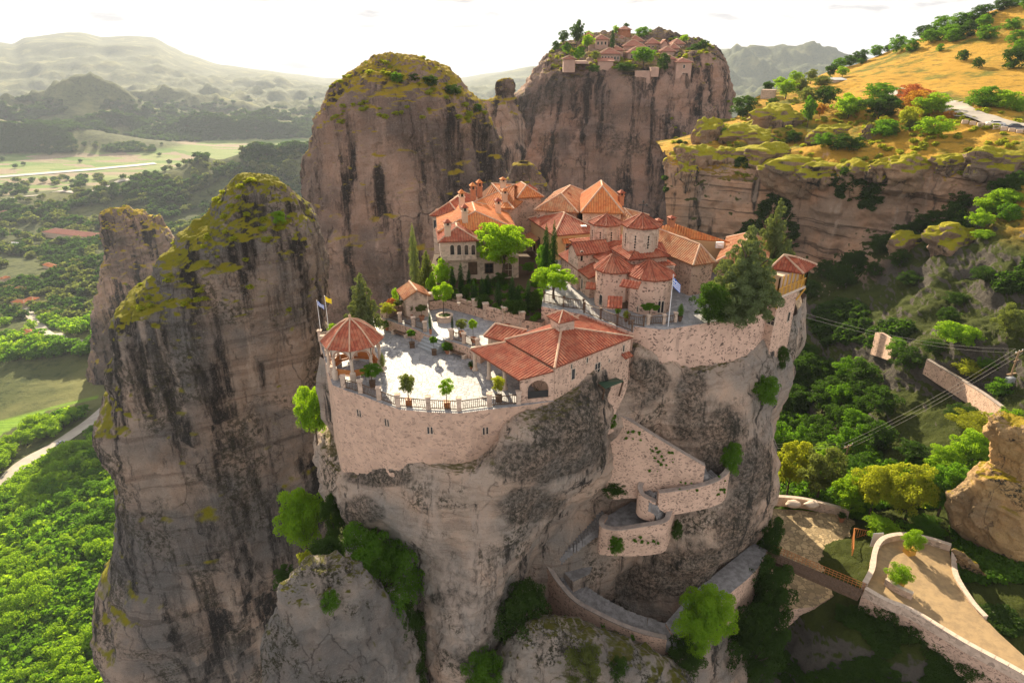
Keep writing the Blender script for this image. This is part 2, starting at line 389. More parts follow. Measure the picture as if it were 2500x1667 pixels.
ribbon('road', [(-60, 1240), (0, 1190), (60, 1130), (140, 1085), (200, 1045), (245, 1010), (290, 970)], 10, ['ground'], 'asphalt_pale', .5)
ribbon('road', [(60, 745), (75, 770), (100, 800), (150, 830), (200, 838)], 9, ['ground'], 'asphalt_pale', .5)
ribbon('road', [(0, 490), (90, 478), (180, 470), (260, 458), (320, 440)], 14, ['ground'], 'asphalt_pale', 1.)
ribbon('river', [(-60, 440), (0, 433), (100, 425), (200, 417), (300, 408), (380, 400)], 34, ['ground'], 'riverbed', 1.5, n_=80)

# ---------------------------------------------------------------- rocks
LP = [(443, 632, 645), (448, 608, 668), (475, 560, 702), (525, 518, 742), (560, 468, 762), (600, 432, 775), (650, 392, 778), (685, 356, 780), (716, 312, 782), (745, 290, 785), (800, 284, 785), (870, 280, 785), (906, 286, 790), (967, 262, 790), (1010, 262, 790), (1076, 290, 795), (1144, 298, 797), (1212, 308, 800), (1300, 290, 790), (1370, 262, 760), (1437, 246, 730), (1500, 252, 715), (1560, 290, 710), (1667, 310, 700), (1850, 320, 700)]
loft('rock_pillar', LP, 104, .85, 'rock_pillar', rock_disp(1.1, .08, 1.0, .9, 1, .9, .6), 'tall dark streaked rock pillar with mossy sloping top left of the monastery', 330, 380, 2.6)
P2 = [(163, 950, 970), (166, 918, 1000), (176, 890, 1035), (195, 850, 1074), (230, 813, 1127), (268, 790, 1164), (312, 776, 1182), (372, 766, 1196), (440, 764, 1215), (510, 763, 1235), (595, 766, 1250), (700, 780, 1260), (850, 790, 1260), (1000, 800, 1260)]
loft('rock_pillar', P2, 200, .8, 'rock_far', rock_disp(2.2, .035, 1.5, .1, 2, 1., .5), 'huge rounded rock with grassy top behind the monastery', 260, 260, 2.5)
P3 = [(92, 1500, 1590, 362, .3), (100, 1440, 1650, 360, .32), (112, 1398, 1700, 357, .36), (124, 1368, 1722, 353, .32), (148, 1340, 1743, 345, .44), (164, 1325, 1750, 339, .58), (191, 1303, 1757), (255, 1268, 1762), (308, 1250, 1766), (351, 1246, 1768), (450, 1238, 1775), (600, 1232, 1780), (800, 1232, 1780)]
loft('rock_pillar', P3, 336, .62, 'rock_plateau', rock_disp(3.4, .026, 1.5, .1, 3, .8, .5), 'massive far rock plateau carrying a second monastery', 300, 240, 3.0)
PN = [(192, 1230, 1243), (198, 1216, 1256), (215, 1208, 1264), (232, 1209, 1262), (246, 1175, 1268), (300, 1150, 1275), (450, 1150, 1290), (650, 1140, 1300)]
loft('rock_pillar', PN, 290, .7, 'rock_far', rock_disp(2.6, .06, .8, .2, 4), 'slim rock pinnacle between the two big rocks', 120, 140, 2.2)
KN = [(404, 1262, 1292), (408, 1250, 1305), (430, 1240, 1325), (470, 1230, 1345), (600, 1225, 1350)]
loft('rock_pillar', KN, 150, .6, 'rock_far', rock_disp(1.2, .1, .8, .2, 5), 'small mossy rock knob rising behind the red roofs', 90, 80, 2.2)
SPR = [(524, 282, 300), (530, 262, 335), (546, 250, 358), (574, 246, 383), (610, 244, 402), (650, 247, 418), (700, 243, 430), (780, 236, 438), (860, 228, 440), (930, 225, 445)]
loft('rock_pillar', SPR, 470, .55, 'rock_far', rock_disp(4.5, .03, 1.2, .1, 6, .8, .5), 'hazy brown rock stump standing over the valley village', 160, 150, 2.3)
SPS = [(535, 365, 380), (545, 352, 395), (570, 345, 415), (600, 340, 432), (680, 330, 450), (820, 300, 460)]
loft('rock_pillar', SPS, 480, .5, 'rock_far', rock_disp(5, .03, 1.2, .2, 16), 'lower ribbed shoulder rock beside the hazy stump', 120, 120, 2.0)

A = [[(770, 1060, 70), (782, 1105, 63), (830, 1152, 58), (900, 1138, 55), (1000, 1120, 52.5), (1140, 1138, 51.2), (1205, 1105, 51.3), (1240, 1047, 51.8), (1300, 1002, 52.7), (1380, 962, 54.5), (1450, 905, 57.4), (1490, 880, 61)],
 [(778, 1130, 67), (785, 1160, 62), (830, 1200, 56.5), (920, 1195, 53), (1020, 1170, 51), (1140, 1175, 50), (1220, 1140, 49.5), (1290, 1090, 50), (1360, 1050, 51.5), (1430, 1010, 53.5), (1475, 985, 57), (1490, 970, 62)],
 [(785, 1190, 67), (800, 1215, 61), (850, 1250, 56), (930, 1240, 52.5), (1030, 1230, 50.5), (1150, 1220, 49.8), (1240, 1200, 49.5), (1320, 1160, 50.5), (1390, 1120, 52), (1450, 1100, 54.5), (1480, 1080, 58), (1500, 1060, 62)],
 [(830, 1270, 67), (860, 1300, 61), (910, 1310, 56.5), (970, 1300, 53), (1050, 1300, 51), (1150, 1290, 50.3), (1240, 1270, 51), (1320, 1240, 53.5), (1390, 1210, 56), (1450, 1190, 58.5), (1490, 1170, 61), (1520, 1160, 64)],
 [(900, 1330, 68), (940, 1370, 62), (990, 1390, 57), (1040, 1395, 53), (1100, 1400, 51), (1160, 1400, 50.3), (1220, 1390, 51.5), (1270, 1370, 55), (1310, 1350, 60), (1380, 1310, 62.7), (1450, 1265, 63.5), (1520, 1230, 65)],
 [(930, 1450, 66), (985, 1470, 59), (1015, 1490, 54), (1060, 1500, 51), (1110, 1510, 49.8), (1160, 1510, 49.8), (1200, 1500, 51), (1250, 1480, 55), (1300, 1450, 59.5), (1380, 1400, 63), (1450, 1380, 64), (1520, 1350, 66)],
 [(960, 1560, 63), (1015, 1590, 56), (1045, 1610, 51.5), (1080, 1620, 49.5), (1120, 1630, 48.8), (1160, 1625, 49), (1195, 1610, 51), (1240, 1580, 55), (1300, 1540, 60), (1380, 1500, 64), (1450, 1480, 66), (1520, 1450, 68)],
 [(1000, 1750, 60), (1060, 1780, 53), (1085, 1800, 50), (1110, 1810, 48.5), (1130, 1815, 48), (1160, 1815, 48.5), (1190, 1800, 51), (1230, 1770, 55), (1290, 1720, 60), (1380, 1680, 64), (1450, 1650, 66), (1520, 1620, 68)]]
A.insert(0, [atY(*p) + Vector((0, 5, .6)) for p in A[0]])
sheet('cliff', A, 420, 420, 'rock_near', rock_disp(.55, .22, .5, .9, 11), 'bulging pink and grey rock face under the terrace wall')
B = [[(1470, 900, 66), (1495, 870, 63.5), (1545, 857, 61.2), (1600, 872, 61.3), (1684, 897, 62.5), (1742, 890, 63.6), (1800, 870, 65.2), (1850, 848, 66.8), (1885, 832, 69), (1925, 867, 73), (1935, 880, 80)],
 [(1480, 960, 67), (1510, 950, 64), (1560, 950, 61), (1620, 960, 61), (1690, 970, 61.2), (1750, 965, 61.8), (1810, 955, 63), (1860, 950, 65.5), (1905, 945, 69), (1930, 935, 74), (1925, 940, 82)],
 [(1490, 1040, 68), (1530, 1030, 65), (1580, 1040, 62.5), (1640, 1060, 61.8), (1700, 1060, 61.3), (1760, 1050, 61.3), (1810, 1040, 62), (1850, 1035, 64), (1880, 1030, 68), (1888, 1030, 74), (1880, 1030, 82)],
 [(1500, 1160, 68), (1540, 1150, 65.5), (1590, 1160, 63), (1650, 1170, 61.8), (1710, 1170, 61.2), (1770, 1160, 61), (1820, 1150, 61.7), (1860, 1145, 64), (1888, 1140, 68), (1895, 1140, 74), (1885, 1140, 82)],
 [(1500, 1270, 67), (1540, 1260, 65), (1590, 1270, 62), (1650, 1280, 60.6), (1710, 1280, 60.3), (1770, 1270, 60.3), (1815, 1260, 61.5), (1850, 1250, 64), (1878, 1245, 68), (1885, 1240, 74), (1875, 1240, 82)],
 [(1460, 1380, 66), (1510, 1370, 64), (1570, 1370, 61.5), (1640, 1380, 60), (1700, 1370, 60), (1750, 1355, 60.5), (1790, 1340, 62), (1820, 1325, 65), (1845, 1310, 68.5), (1855, 1300, 74), (1850, 1300, 82)],
 [(1420, 1460, 65), (1480, 1470, 62.5), (1550, 1475, 61), (1620, 1470, 60.5), (1680, 1450, 61), (1720, 1430, 62), (1760, 1400, 64), (1795, 1370, 66.5), (1825, 1345, 70), (1840, 1340, 75), (1835, 1340, 82)],
 [(1440, 1600, 63), (1500, 1620, 59), (1580, 1640, 57), (1650, 1640, 57), (1700, 1620, 58), (1750, 1580, 60), (1800, 1540, 62.5), (1835, 1500, 66), (1860, 1450, 70), (1870, 1430, 75), (1860, 1430, 82)],
 [(1440, 1800, 60), (1500, 1820, 56), (1580, 1840, 54), (1650, 1840, 54), (1700, 1830, 55), (1750, 1800, 57), (1790, 1760, 59), (1825, 1720, 62), (1850, 1680, 66), (1860, 1650, 72), (1855, 1650, 80)]]
B.insert(0, [atY(*p) + Vector((0, 5, .6)) for p in B[0]])
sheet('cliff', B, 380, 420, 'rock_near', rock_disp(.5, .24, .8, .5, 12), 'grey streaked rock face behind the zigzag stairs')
loft('boulder', [(1368, 752, 800), (1376, 735, 830), (1400, 708, 870), (1435, 682, 905), (1509, 654, 957), (1595, 636, 1000), (1667, 617, 1028), (1800, 600, 1060)], 47.5, .6, 'rock_boulder', rock_disp(.8, .26, .6, .2, 7), 'grey mossy boulder below the monastery rock in the lower left', 240, 240, 2.3)
loft('boulder', [(1528, 1325, 1372), (1540, 1290, 1440), (1580, 1250, 1560), (1620, 1215, 1650), (1667, 1180, 1710), (1800, 1120, 1760)], 50, .45, 'rock_boulder', rock_disp(.6, .3, .6, .2, 8), 'pale rock ledge with weeds below the long stair wall', 240, 160, 2.3)
loft('boulder', [(1030, 2450, 2560), (1042, 2420, 2600), (1085, 2412, 2640), (1130, 2416, 2640), (1162, 2424, 2640), (1190, 2378, 2640), (1238, 2336, 2640), (1289, 2317, 2640), (1330, 2335, 2640), (1400, 2395, 2640), (1450, 2445, 2650), (1550, 2480, 2660), (1700, 2500, 2700)], 68, .5, 'rock_sun_tint', rock_disp(1.0, .2, .4, .3, 9), 'big two lobed boulder tinted honey like sunlight beside the paved road', 240, 220, 2.4)
loft('boulder', [(1345, 2335, 2350), (1352, 2325, 2365), (1400, 2345, 2420), (1450, 2370, 2475), (1500, 2410, 2520), (1560, 2450, 2580), (1650, 2480, 2640)], 65, .15, 'rock_sun_tint', rock_disp(.5, .4, .4, .3, 19), 'low sunlit rock bank edging the paved road', 140, 120, 2.4)

C = [[(1600, 345, 260), (1660, 335, 255), (1720, 318, 260), (1761, 296, 265), (1796, 286, 270), (1853, 234, 300), (1950, 205, 330), (2037, 170, 350), (2090, 158, 355), (2159, 130, 360), (2243, 96, 350), (2300, 72, 345), (2370, 46, 340), (2430, 24, 335), (2500, 4, 330), (2600, -30, 325), (2800, -80, 320)],
 [(1610, 355, 235), (1660, 345, 235), (1720, 330, 238), (1770, 318, 245), (1820, 285, 262), (1870, 255, 280), (1950, 222, 296), (2040, 205, 300), (2100, 195, 295), (2170, 185, 290), (2240, 180, 285), (2300, 170, 280), (2370, 160, 275), (2440, 150, 270), (2500, 145, 265), (2600, 130, 262), (2800, 100, 255)],
 [(1615, 365, 225), (1670, 358, 225), (1730, 345, 228), (1790, 330, 232), (1850, 305, 245), (1900, 270, 265), (1960, 235, 285), (2040, 222, 288), (2100, 222, 275), (2170, 224, 258), (2240, 236, 240), (2300, 253, 222), (2370, 276, 203), (2440, 296, 191), (2500, 310, 185), (2600, 330, 178), (2800, 350, 170)],
 [(1625, 378, 212), (1680, 375, 212), (1740, 365, 214), (1800, 352, 218), (1860, 335, 224), (1920, 315, 230), (1980, 295, 236), (2050, 290, 230), (2110, 295, 218), (2170, 305, 207), (2240, 310, 200), (2300, 318, 192), (2370, 325, 186), (2440, 332, 178), (2500, 338, 173), (2600, 350, 166), (2800, 370, 160)],
 [(1628, 395, 206), (1690, 402, 206), (1750, 402, 204), (1810, 398, 200), (1870, 400, 197), (1920, 405, 194), (1970, 412, 190), (2030, 415, 184), (2090, 412, 180), (2150, 406, 176), (2220, 400, 172), (2290, 393, 168), (2350, 386, 165), (2420, 378, 161), (2490, 368, 158), (2600, 370, 153), (2800, 390, 148)],
 [(1622, 425, 204), (1690, 440, 202), (1750, 442, 200), (1810, 440, 197), (1870, 445, 194), (1920, 450, 190), (1970, 455, 187), (2030, 455, 181), (2090, 450, 177), (2150, 445, 173), (2220, 438, 169), (2290, 430, 165), (2350, 422, 162), (2420, 412, 158), (2490, 405, 155), (2600, 410, 150), (2800, 430, 145)],
 [(1630, 570, 201), (1690, 590, 199), (1750, 600, 197), (1810, 610, 194), (1870, 622, 191), (1920, 635, 187), (1970, 640, 184), (2030, 632, 178), (2090, 610, 174), (2150, 585, 170), (2220, 550, 166), (2290, 515, 162), (2350, 490, 159), (2420, 470, 156), (2490, 455, 153), (2600, 450, 149), (2800, 460, 144)],
 [(1640, 680, 188), (1700, 690, 184), (1760, 690, 180), (1820, 690, 175), (1880, 695, 170), (1930, 700, 166), (1990, 700, 164), (2050, 690, 160), (2110, 675, 158), (2170, 650, 154), (2230, 620, 151), (2300, 590, 148), (2360, 570, 146), (2430, 550, 143), (2490, 535, 141), (2600, 520, 138), (2800, 520, 134)],
 [(1680, 850, 165), (1740, 850, 162), (1800, 850, 158), (1850, 850, 155), (1900, 850, 151), (1960, 825, 147), (2020, 800, 144), (2080, 790, 140), (2140, 780, 136), (2200, 760, 133), (2260, 735, 131), (2320, 715, 129), (2380, 695, 127), (2440, 675, 124), (2500, 660, 123), (2600, 645, 120), (2800, 640, 116)],
 [(1720, 1000, 146), (1780, 1000, 142), (1830, 1000, 138), (1880, 990, 134), (1940, 980, 131), (1990, 955, 129), (2040, 935, 127), (2100, 915, 122), (2160, 898, 117), (2220, 875, 114), (2280, 855, 112), (2340, 835, 110), (2400, 815, 109), (2450, 800, 108), (2510, 790, 106), (2600, 775, 104), (2800, 760, 100)],
 [(1740, 1150, 120), (1790, 1150, 117), (1840, 1145, 115), (1890, 1120, 113), (1940, 1105, 112), (1990, 1090, 110), (2050, 1075, 107), (2110, 1055, 105), (2170, 1030, 103), (2230, 1008, 102), (2290, 990, 101), (2340, 975, 100), (2400, 960, 98), (2450, 945, 96), (2510, 930, 94), (2600, 910, 90), (2800, 880, 88)],
 [(1760, 1265, 90), (1810, 1262, 89), (1860, 1260, 88), (1910, 1255, 86.5), (1960, 1250, 85.5), (2010, 1245, 85), (2060, 1240, 84.5), (2120, 1225, 84), (2180, 1205, 84), (2240, 1185, 84), (2300, 1165, 84), (2350, 1148, 84), (2400, 1130, 84), (2450, 1110, 83), (2510, 1090, 83), (2600, 1050, 81), (2800, 1000, 80)],
 [(1790, 1440, 70), (1830, 1440, 69), (1870, 1440, 69), (1920, 1440, 68), (1970, 1440, 67), (2020, 1440, 66.5), (2070, 1435, 66), (2120, 1425, 66), (2180, 1415, 66), (2240, 1400, 67), (2300, 1385, 67), (2350, 1368, 68), (2400, 1350, 68), (2450, 1335, 68), (2510, 1320, 68), (2600, 1290, 68), (2800, 1250, 68)],
 [(1790, 1650, 66), (1830, 1650, 64), (1870, 1640, 62), (1920, 1625, 61), (1970, 1615, 59), (2020, 1605, 58), (2070, 1590, 57.5), (2120, 1590, 57), (2180, 1600, 56), (2240, 1610, 55), (2300, 1622, 54.2), (2350, 1635, 53.4), (2400, 1650, 52.6), (2450, 1665, 51.8), (2510, 1680, 51), (2600, 1700, 50.5), (2800, 1700, 50)],
 [(1790, 1900, 62), (1830, 1900, 60), (1870, 1900, 58), (1920, 1900, 57), (1970, 1900, 55), (2020, 1900, 54), (2070, 1900, 53), (2120, 1900, 52), (2180, 1900, 51), (2240, 1900, 51), (2300, 1900, 51), (2350, 1900, 51), (2400, 1900, 51), (2450, 1900, 51), (2510, 1900, 51), (2600, 1900, 51), (2800, 1900, 51)]]
_rd = rock_disp(2.6, .06, .6, .5, 21); _rn = rock_disp(.5, .2, .3, .2, 22)
def hill_disp(p, nn, u, v):
    if u < .30:
        l_ = 1 - abs(noise.noise(p * .045)) * 2.6; l2 = 1 - abs(noise.noise(p * .11 + Vector((5, 0, 0)))) * 2.4
        k_ = smooth01((u - .13) / .08) * smooth01((.36 - u) / .06 + .3)
        base_ = fbm(p, .05, 5) * .7 * smooth01(u * 8) + k_ * (max(-.3, l_) * 2.4 + max(-.3, l2) * 1.1 - 1.2)
        return base_ if u < .22 else base_ * (1 - smooth01((u - .22) / .08)) + _rd(p, nn, u, v) * smooth01((u - .22) / .08)
    if u > .72: return _rn(p, nn, u, v)
    w_ = smooth01((u - .22) / .07); return _rd(p, nn, u, v) * w_ + (1 - w_) * fbm(p, .05, 4) * .7
m, n = mat('hillside'); P = n.pos
nz = n('ShaderNodeSeparateXYZ', {0: n('ShaderNodeNewGeometry').outputs['Normal']}).outputs[2]
gy = n('ShaderNodeSeparateXYZ', {0: P})
grass = n.mix(n.noise(P, .05, 6, .7), (.38, .22, .025), (.62, .35, .05))
grass = n.mix(n.ramp(n.noise(P, .035, 5, .7), .5, .62), grass, (.16, .16, .02))
grass = n.mix(n.ramp(n.noise(n.vec(P, (.3, .3, 3)), .5, 5, .7), .5, .65, 0, .65), grass, (.12, .10, .02))
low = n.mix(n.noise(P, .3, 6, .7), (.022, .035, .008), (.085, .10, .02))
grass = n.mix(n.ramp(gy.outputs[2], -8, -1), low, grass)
rk = n.mix(n.ramp(n.noise(P, .045, 4, .6), .4, .6), (.56, .34, .22), (.38, .27, .20))
st = n.noise(n.vec(P, (.02, .02, .6)), 1., 5, .65, .3)
rk = n.mix(n.ramp(st, .55, .60, 0, .75), rk, (.10, .07, .05))
rk = n.mix(n.ramp(n.noise(n.vec(P, (.2, .2, .02)), 1., 5, .6), .56, .68), rk, (.06, .05, .04))
rk = n.mix(n.ramp(n.noise(n.vec(P, (.3, .3, .02), loc=(4, 4, 4)), 1., 5, .6), .6, .7, 0, .6), rk, (.52, .40, .32))
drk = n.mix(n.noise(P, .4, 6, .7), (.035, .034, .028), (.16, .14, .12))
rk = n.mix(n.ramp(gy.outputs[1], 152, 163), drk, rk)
mz = n.math('ADD', nz, n.math('MULTIPLY', n.math('SUBTRACT', n.noise(P, .12, 5, .7), .5), .7))
c = n.mix(n.ramp(mz, .52, .68), rk, grass)
c = n.mix(n.ramp(n.noise(P, 2.2, 4, .8), .5, .7, 0, .4), c, n.mix(1., c, (.35, .4, .35), 'MULTIPLY'))
bsdf(n, c, .95, bump(n, n.math('ADD', n.noise(P, .5, 10, .78), n.math('MULTIPLY', st, .8)), 1.6, .8), spec=.1); MAT['hillside'] = m
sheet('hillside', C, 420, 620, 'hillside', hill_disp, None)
bpy.data.objects['hillside']['kind'] = 'structure'

# mossy rock heads along the cliff rim
MH = [(1887, 377, 2029, 432), (1811, 350, 1949, 396), (1734, 356, 1815, 388), (2061, 390, 2151, 434), (2182, 371, 2281, 423), (1765, 304, 1895, 346), (1840, 252, 1960, 308), (1991, 298, 2086, 335), (2109, 298, 2142, 335), (1695, 288, 1770, 346), (2377, 356, 2500, 405), (1640, 345, 1740, 400), (1960, 392, 2060, 430), (2290, 372, 2380, 412), (2130, 386, 2200, 420), (1650, 395, 1700, 440), (2290, 545, 2400, 600), (2180, 560, 2250, 610)]
for i_, (x0, y0, x1, y1) in enumerate(MH):
    p = on((x0 + x1) / 2, y1, ['hillside'])
    if p is None: continue
    dep = p.y * CP - (p.z - CAMZ) * SP_; w = (x1 - x0) / F * dep / 2; h = (y1 - y0) / F * dep * .9
    bm = bmesh.new(); bmesh.ops.create_icosphere(bm, subdivisions=5, radius=1)
    for v in bm.verts:
        q = v.co.copy(); d = 1 + .45 * noise.noise(q * 1.3 + Vector((i_ * 7, 0, 0))) + .20 * noise.noise(q * 3.5 + Vector((i_ * 7, 0, 0))) + .07 * noise.noise(q * 9) + .05 * noise.noise(Vector((q.x, q.y, q.z * 9)))
        zz = q.z if q.z > 0 else q.z * 1.6
        v.co = Vector((q.x * w * 1.15 * d, q.y * w * .8 * d, zz * h * .75 * d)) + p + Vector((0, w * .45, h * .15))
    me = bpy.data.meshes.new('rock_head'); bm.to_mesh(me); bm.free(); tag(link('rock_head', me, None, ['rock_cliff'], True), None, None, None, 'structure')
# ---------------------------------------------------------------- building materials
def masonry(name, mortar, stone, sx=2.2, sz=3.4, thr=.07, mixn=.9, cov=.0):
    m, n = mat(name); P = n.pos
    wob = n('ShaderNodeVectorMath', {0: P, 1: n('ShaderNodeTexNoise', {'Vector': P, 'Scale': 1.5}).outputs['Color']}, operation='ADD').outputs[0]
    vo = n('ShaderNodeTexVoronoi', {'Vector': n.vec(wob, (sx, sx, sz)), 'Scale': 1., 'Randomness': .85}, feature='DISTANCE_TO_EDGE')
    vc = n('ShaderNodeTexVoronoi', {'Vector': n.vec(wob, (sx, sx, sz)), 'Scale': 1., 'Randomness': .85})
    rnd = n('ShaderNodeSeparateColor', {0: vc.outputs['Color']})
    e = n.ramp(vo.outputs['Distance'], thr, thr + .05)
    keep = n.ramp(rnd.outputs[1], cov, cov + .15)
    sc = n.mix(rnd.outputs[0], tuple(x * .55 for x in stone), tuple(min(1, x * 1.35) for x in stone))
    mo = n.mix(n.ramp(n.noise(P, .6, 5, .7), .35, .7), mortar, tuple(x * .78 for x in mortar))
    c = n.mix(n.math('MULTIPLY', n.math('MULTIPLY', e, keep), mixn), mo, sc)
    c = n.mix(n.ramp(n.noise(n.vec(P, (.7, .7, .12)), 1., 4, .6), .58, .75, 0, .5), c, (.16, .12, .10))
    h = n.math('ADD', n.math('MULTIPLY', e, -.3), n.noise(P, 5, 4, .7))
    bsdf(n, c, .92, bump(n, h, .05, .8), spec=.2); MAT[name] = m
masonry('masonry', (.64, .44, .335), (.30, .21, .165), 2.3, 3.6, .16, .9, .15)
masonry('masonry_bold', (.66, .45, .35), (.22, .15, .12), 2.0, 3.6, .17, .95, .30)
masonry('masonry_fine', (.62, .42, .315), (.40, .28, .22), 2.2, 5., .10, .75, .3)
masonry('masonry_pale', (.62, .47, .37), (.50, .38, .30), 1.4, 3.2, .06, .8, .0)
simple('plaster', (.60, .45, .33), .9, (.50, .36, .25), .5)
simple('plaster_ochre', (.56, .38, .20), .9, (.48, .31, .17), .5)
simple('plaster_far', (.50, .33, .27), .9, (.40, .27, .22), .3)
simple('stone_pale', (.62, .50, .40), .8, (.50, .40, .32), 2.)
simple('wood_dark', (.085, .05, .03), .7, (.13, .08, .05), 3.)
simple('wood_yellow', (.55, .30, .05), .6)
simple('wood_orange', (.45, .17, .05), .6)
simple('iron', (.03, .03, .03), .5)
simple('glass_dark', (.02, .022, .025), .15, spec=.6)
simple('white_paint', (.80, .80, .78), .5)
simple('terracotta', (.42, .19, .10), .8, (.33, .14, .08), 3.)
simple('lead_grey', (.34, .36, .38), .5)
simple('soil', (.08, .05, .03), .95)
simple('green_metal', (.02, .06, .035), .4)
def rooftile(name, a, b, lich, per=.22, bd=.075):
    m, n = mat(name); uv = n('ShaderNodeUVMap', uv_map='UVMap').outputs[0]; s = n('ShaderNodeSeparateXYZ', {0: uv})
    u = n.math('DIVIDE', s.outputs[0], per); v = n.math('DIVIDE', s.outputs[1], .38)
    cid = n('ShaderNodeCombineXYZ', {0: n.math('FLOOR', u), 1: n.math('FLOOR', v)}).outputs[0]
    wn = n('ShaderNodeTexWhiteNoise', {'Vector': cid}, noise_dimensions='2D').outputs['Value']
    c = n.mix(wn, a, b)
    c = n.mix(n.ramp(n.noise(n.pos, .9, 6, .75), .44, .66, 0, .6), c, lich)
    c = n.mix(n.ramp(n.noise(n.pos, 2.6, 6, .8), .52, .68, 0, .6), c, (.16, .09, .065))
    tri = n.math('ABSOLUTE', n.math('SUBTRACT', n.math('FRACT', u), .5))
    c = n.mix(n.ramp(tri, .36, .5, 0, .75), c, n.mix(1., c, (.35, .32, .32), 'MULTIPLY'))  # shade in the gaps between tile rows, painted as darker channels
    hh = n.math('SQRT', n.math('SUBTRACT', .26, n.math('MULTIPLY', tri, tri)))
    hh = n.math('ADD', hh, n.math('MULTIPLY', n.math('FRACT', v), -.18))
    bsdf(n, c, .8, bump(n, hh, bd * 2, 1.), spec=.25); MAT[name] = m
rooftile('tile_red', (.28, .062, .035), (.42, .115, .06), (.46, .22, .13), .33, .03)
rooftile('tile_orange', (.54, .15, .045), (.64, .24, .08), (.62, .32, .12), .33, .03)
rooftile('tile_old', (.42, .15, .07), (.54, .24, .11), (.58, .42, .24), .33, .03)
rooftile('tile_far', (.40, .15, .10), (.48, .21, .14), (.42, .26, .20), .5, .05)
simple('ridge_tile', (.56, .40, .28), .85, (.48, .28, .19), 1.2)
m, n = mat('paving'); P = n.pos
vo = n('ShaderNodeTexVoronoi', {'Vector': P, 'Scale': 1.9, 'Randomness': .8}, feature='DISTANCE_TO_EDGE').outputs['Distance']
vc = n('ShaderNodeSeparateColor', {0: n('ShaderNodeTexVoronoi', {'Vector': P, 'Scale': 1.9, 'Randomness': .8}).outputs['Color']}).outputs[0]
c = n.mix(vc, (.24, .24, .26), (.36, .355, .36)); c = n.mix(n.ramp(n.noise(P, .5, 5, .7), .5, .7, 0, .6), c, (.13, .125, .12))
c = n.mix(n.ramp(vo, .0, .04), (.12, .11, .10), c)
bsdf(n, c, .6, bump(n, n.math('ADD', n.ramp(vo, 0, .05), n.noise(P, 3, 5, .7)), .03, .6), spec=.25); MAT['paving'] = m

# ---------------------------------------------------------------- building kit
def hv(a): return Vector((a[0], a[1], 0))
def tilerows(mb, f, h, v, nn, per, r, mi):
    us = [p.dot(h) for p in f]; u0, u1 = min(us), max(us); k = int((u1 - u0) / per)
    if k < 2 or k > 400: return
    for i in range(k):
        u = u0 + (i + .5) * (u1 - u0) / k; xs = []
        for a, b in zip(f, f[1:] + f[:1]):
            ua, ub = a.dot(h), b.dot(h)
            if (ua - u) * (ub - u) < 0: xs.append(a.lerp(b, (u - ua) / (ub - ua)))
        if len(xs) < 2: continue
        a, b = min(xs, key=lambda p: p.dot(v)), max(xs, key=lambda p: p.dot(v))
        if (b - a).length < .25: continue
        pr = [(-r, 0), (-r * .55, r * .75), (r * .55, r * .75), (r, 0)]
        for (x0, z0), (x1, z1) in zip(pr, pr[1:]):
            q = [a + h * x0 + nn * z0, a + h * x1 + nn * z1, b + h * x1 + nn * z1, b + h * x0 + nn * z0]
            mb.face(q, [(p.dot(h), -p.dot(v)) for p in q], mi)
        mb.face([b + h * x + nn * z for x, z in pr], mi=mi); mb.face([a + h * x + nn * z for x, z in pr][::-1], mi=mi)
def roofmesh(mb, faces, th=.14, mi=0, per=.33, rr=.085):
    cnt = {}
    for f in faces:
        for i in range(len(f)):
            k = frozenset((tuple(round(c, 3) for c in f[i]), tuple(round(c, 3) for c in f[(i + 1) % len(f)]))); cnt[k] = cnt.get(k, 0) + 1
    dn = Vector((0, 0, -th))
    for f in faces:
        f = [Vector(p) for p in f]; nn = (f[1] - f[0]).cross(f[2] - f[0])
        if nn.z < 0: f.reverse(); nn = -nn
        nn.normalize(); h = nn.cross(Vector((0, 0, 1)))
        h = h.normalized() if h.length > 1e-4 else Vector((1, 0, 0)); v = h.cross(nn)
        mb.face(f, [(p.dot(h), -p.dot(v)) for p in f], mi)
        if per: tilerows(mb, f, h, v, nn, per, rr, mi)
        mb.face([p + dn for p in f][::-1], mi=mi)
        for i in range(len(f)):
            k = frozenset((tuple(round(c, 3) for c in f[i]), tuple(round(c, 3) for c in f[(i + 1) % len(f)])))
            if cnt[k] == 1: mb.face([f[i] + dn, f[(i + 1) % len(f)] + dn, f[(i + 1) % len(f)], f[i]], mi=mi)
def ridges(mb, segs, r=.12, mi=1):
    for a, b in segs:
        mb.tube([Vector(a) + Vector((0, 0, .02)), Vector(b) + Vector((0, 0, .02))], r, 6, mi)
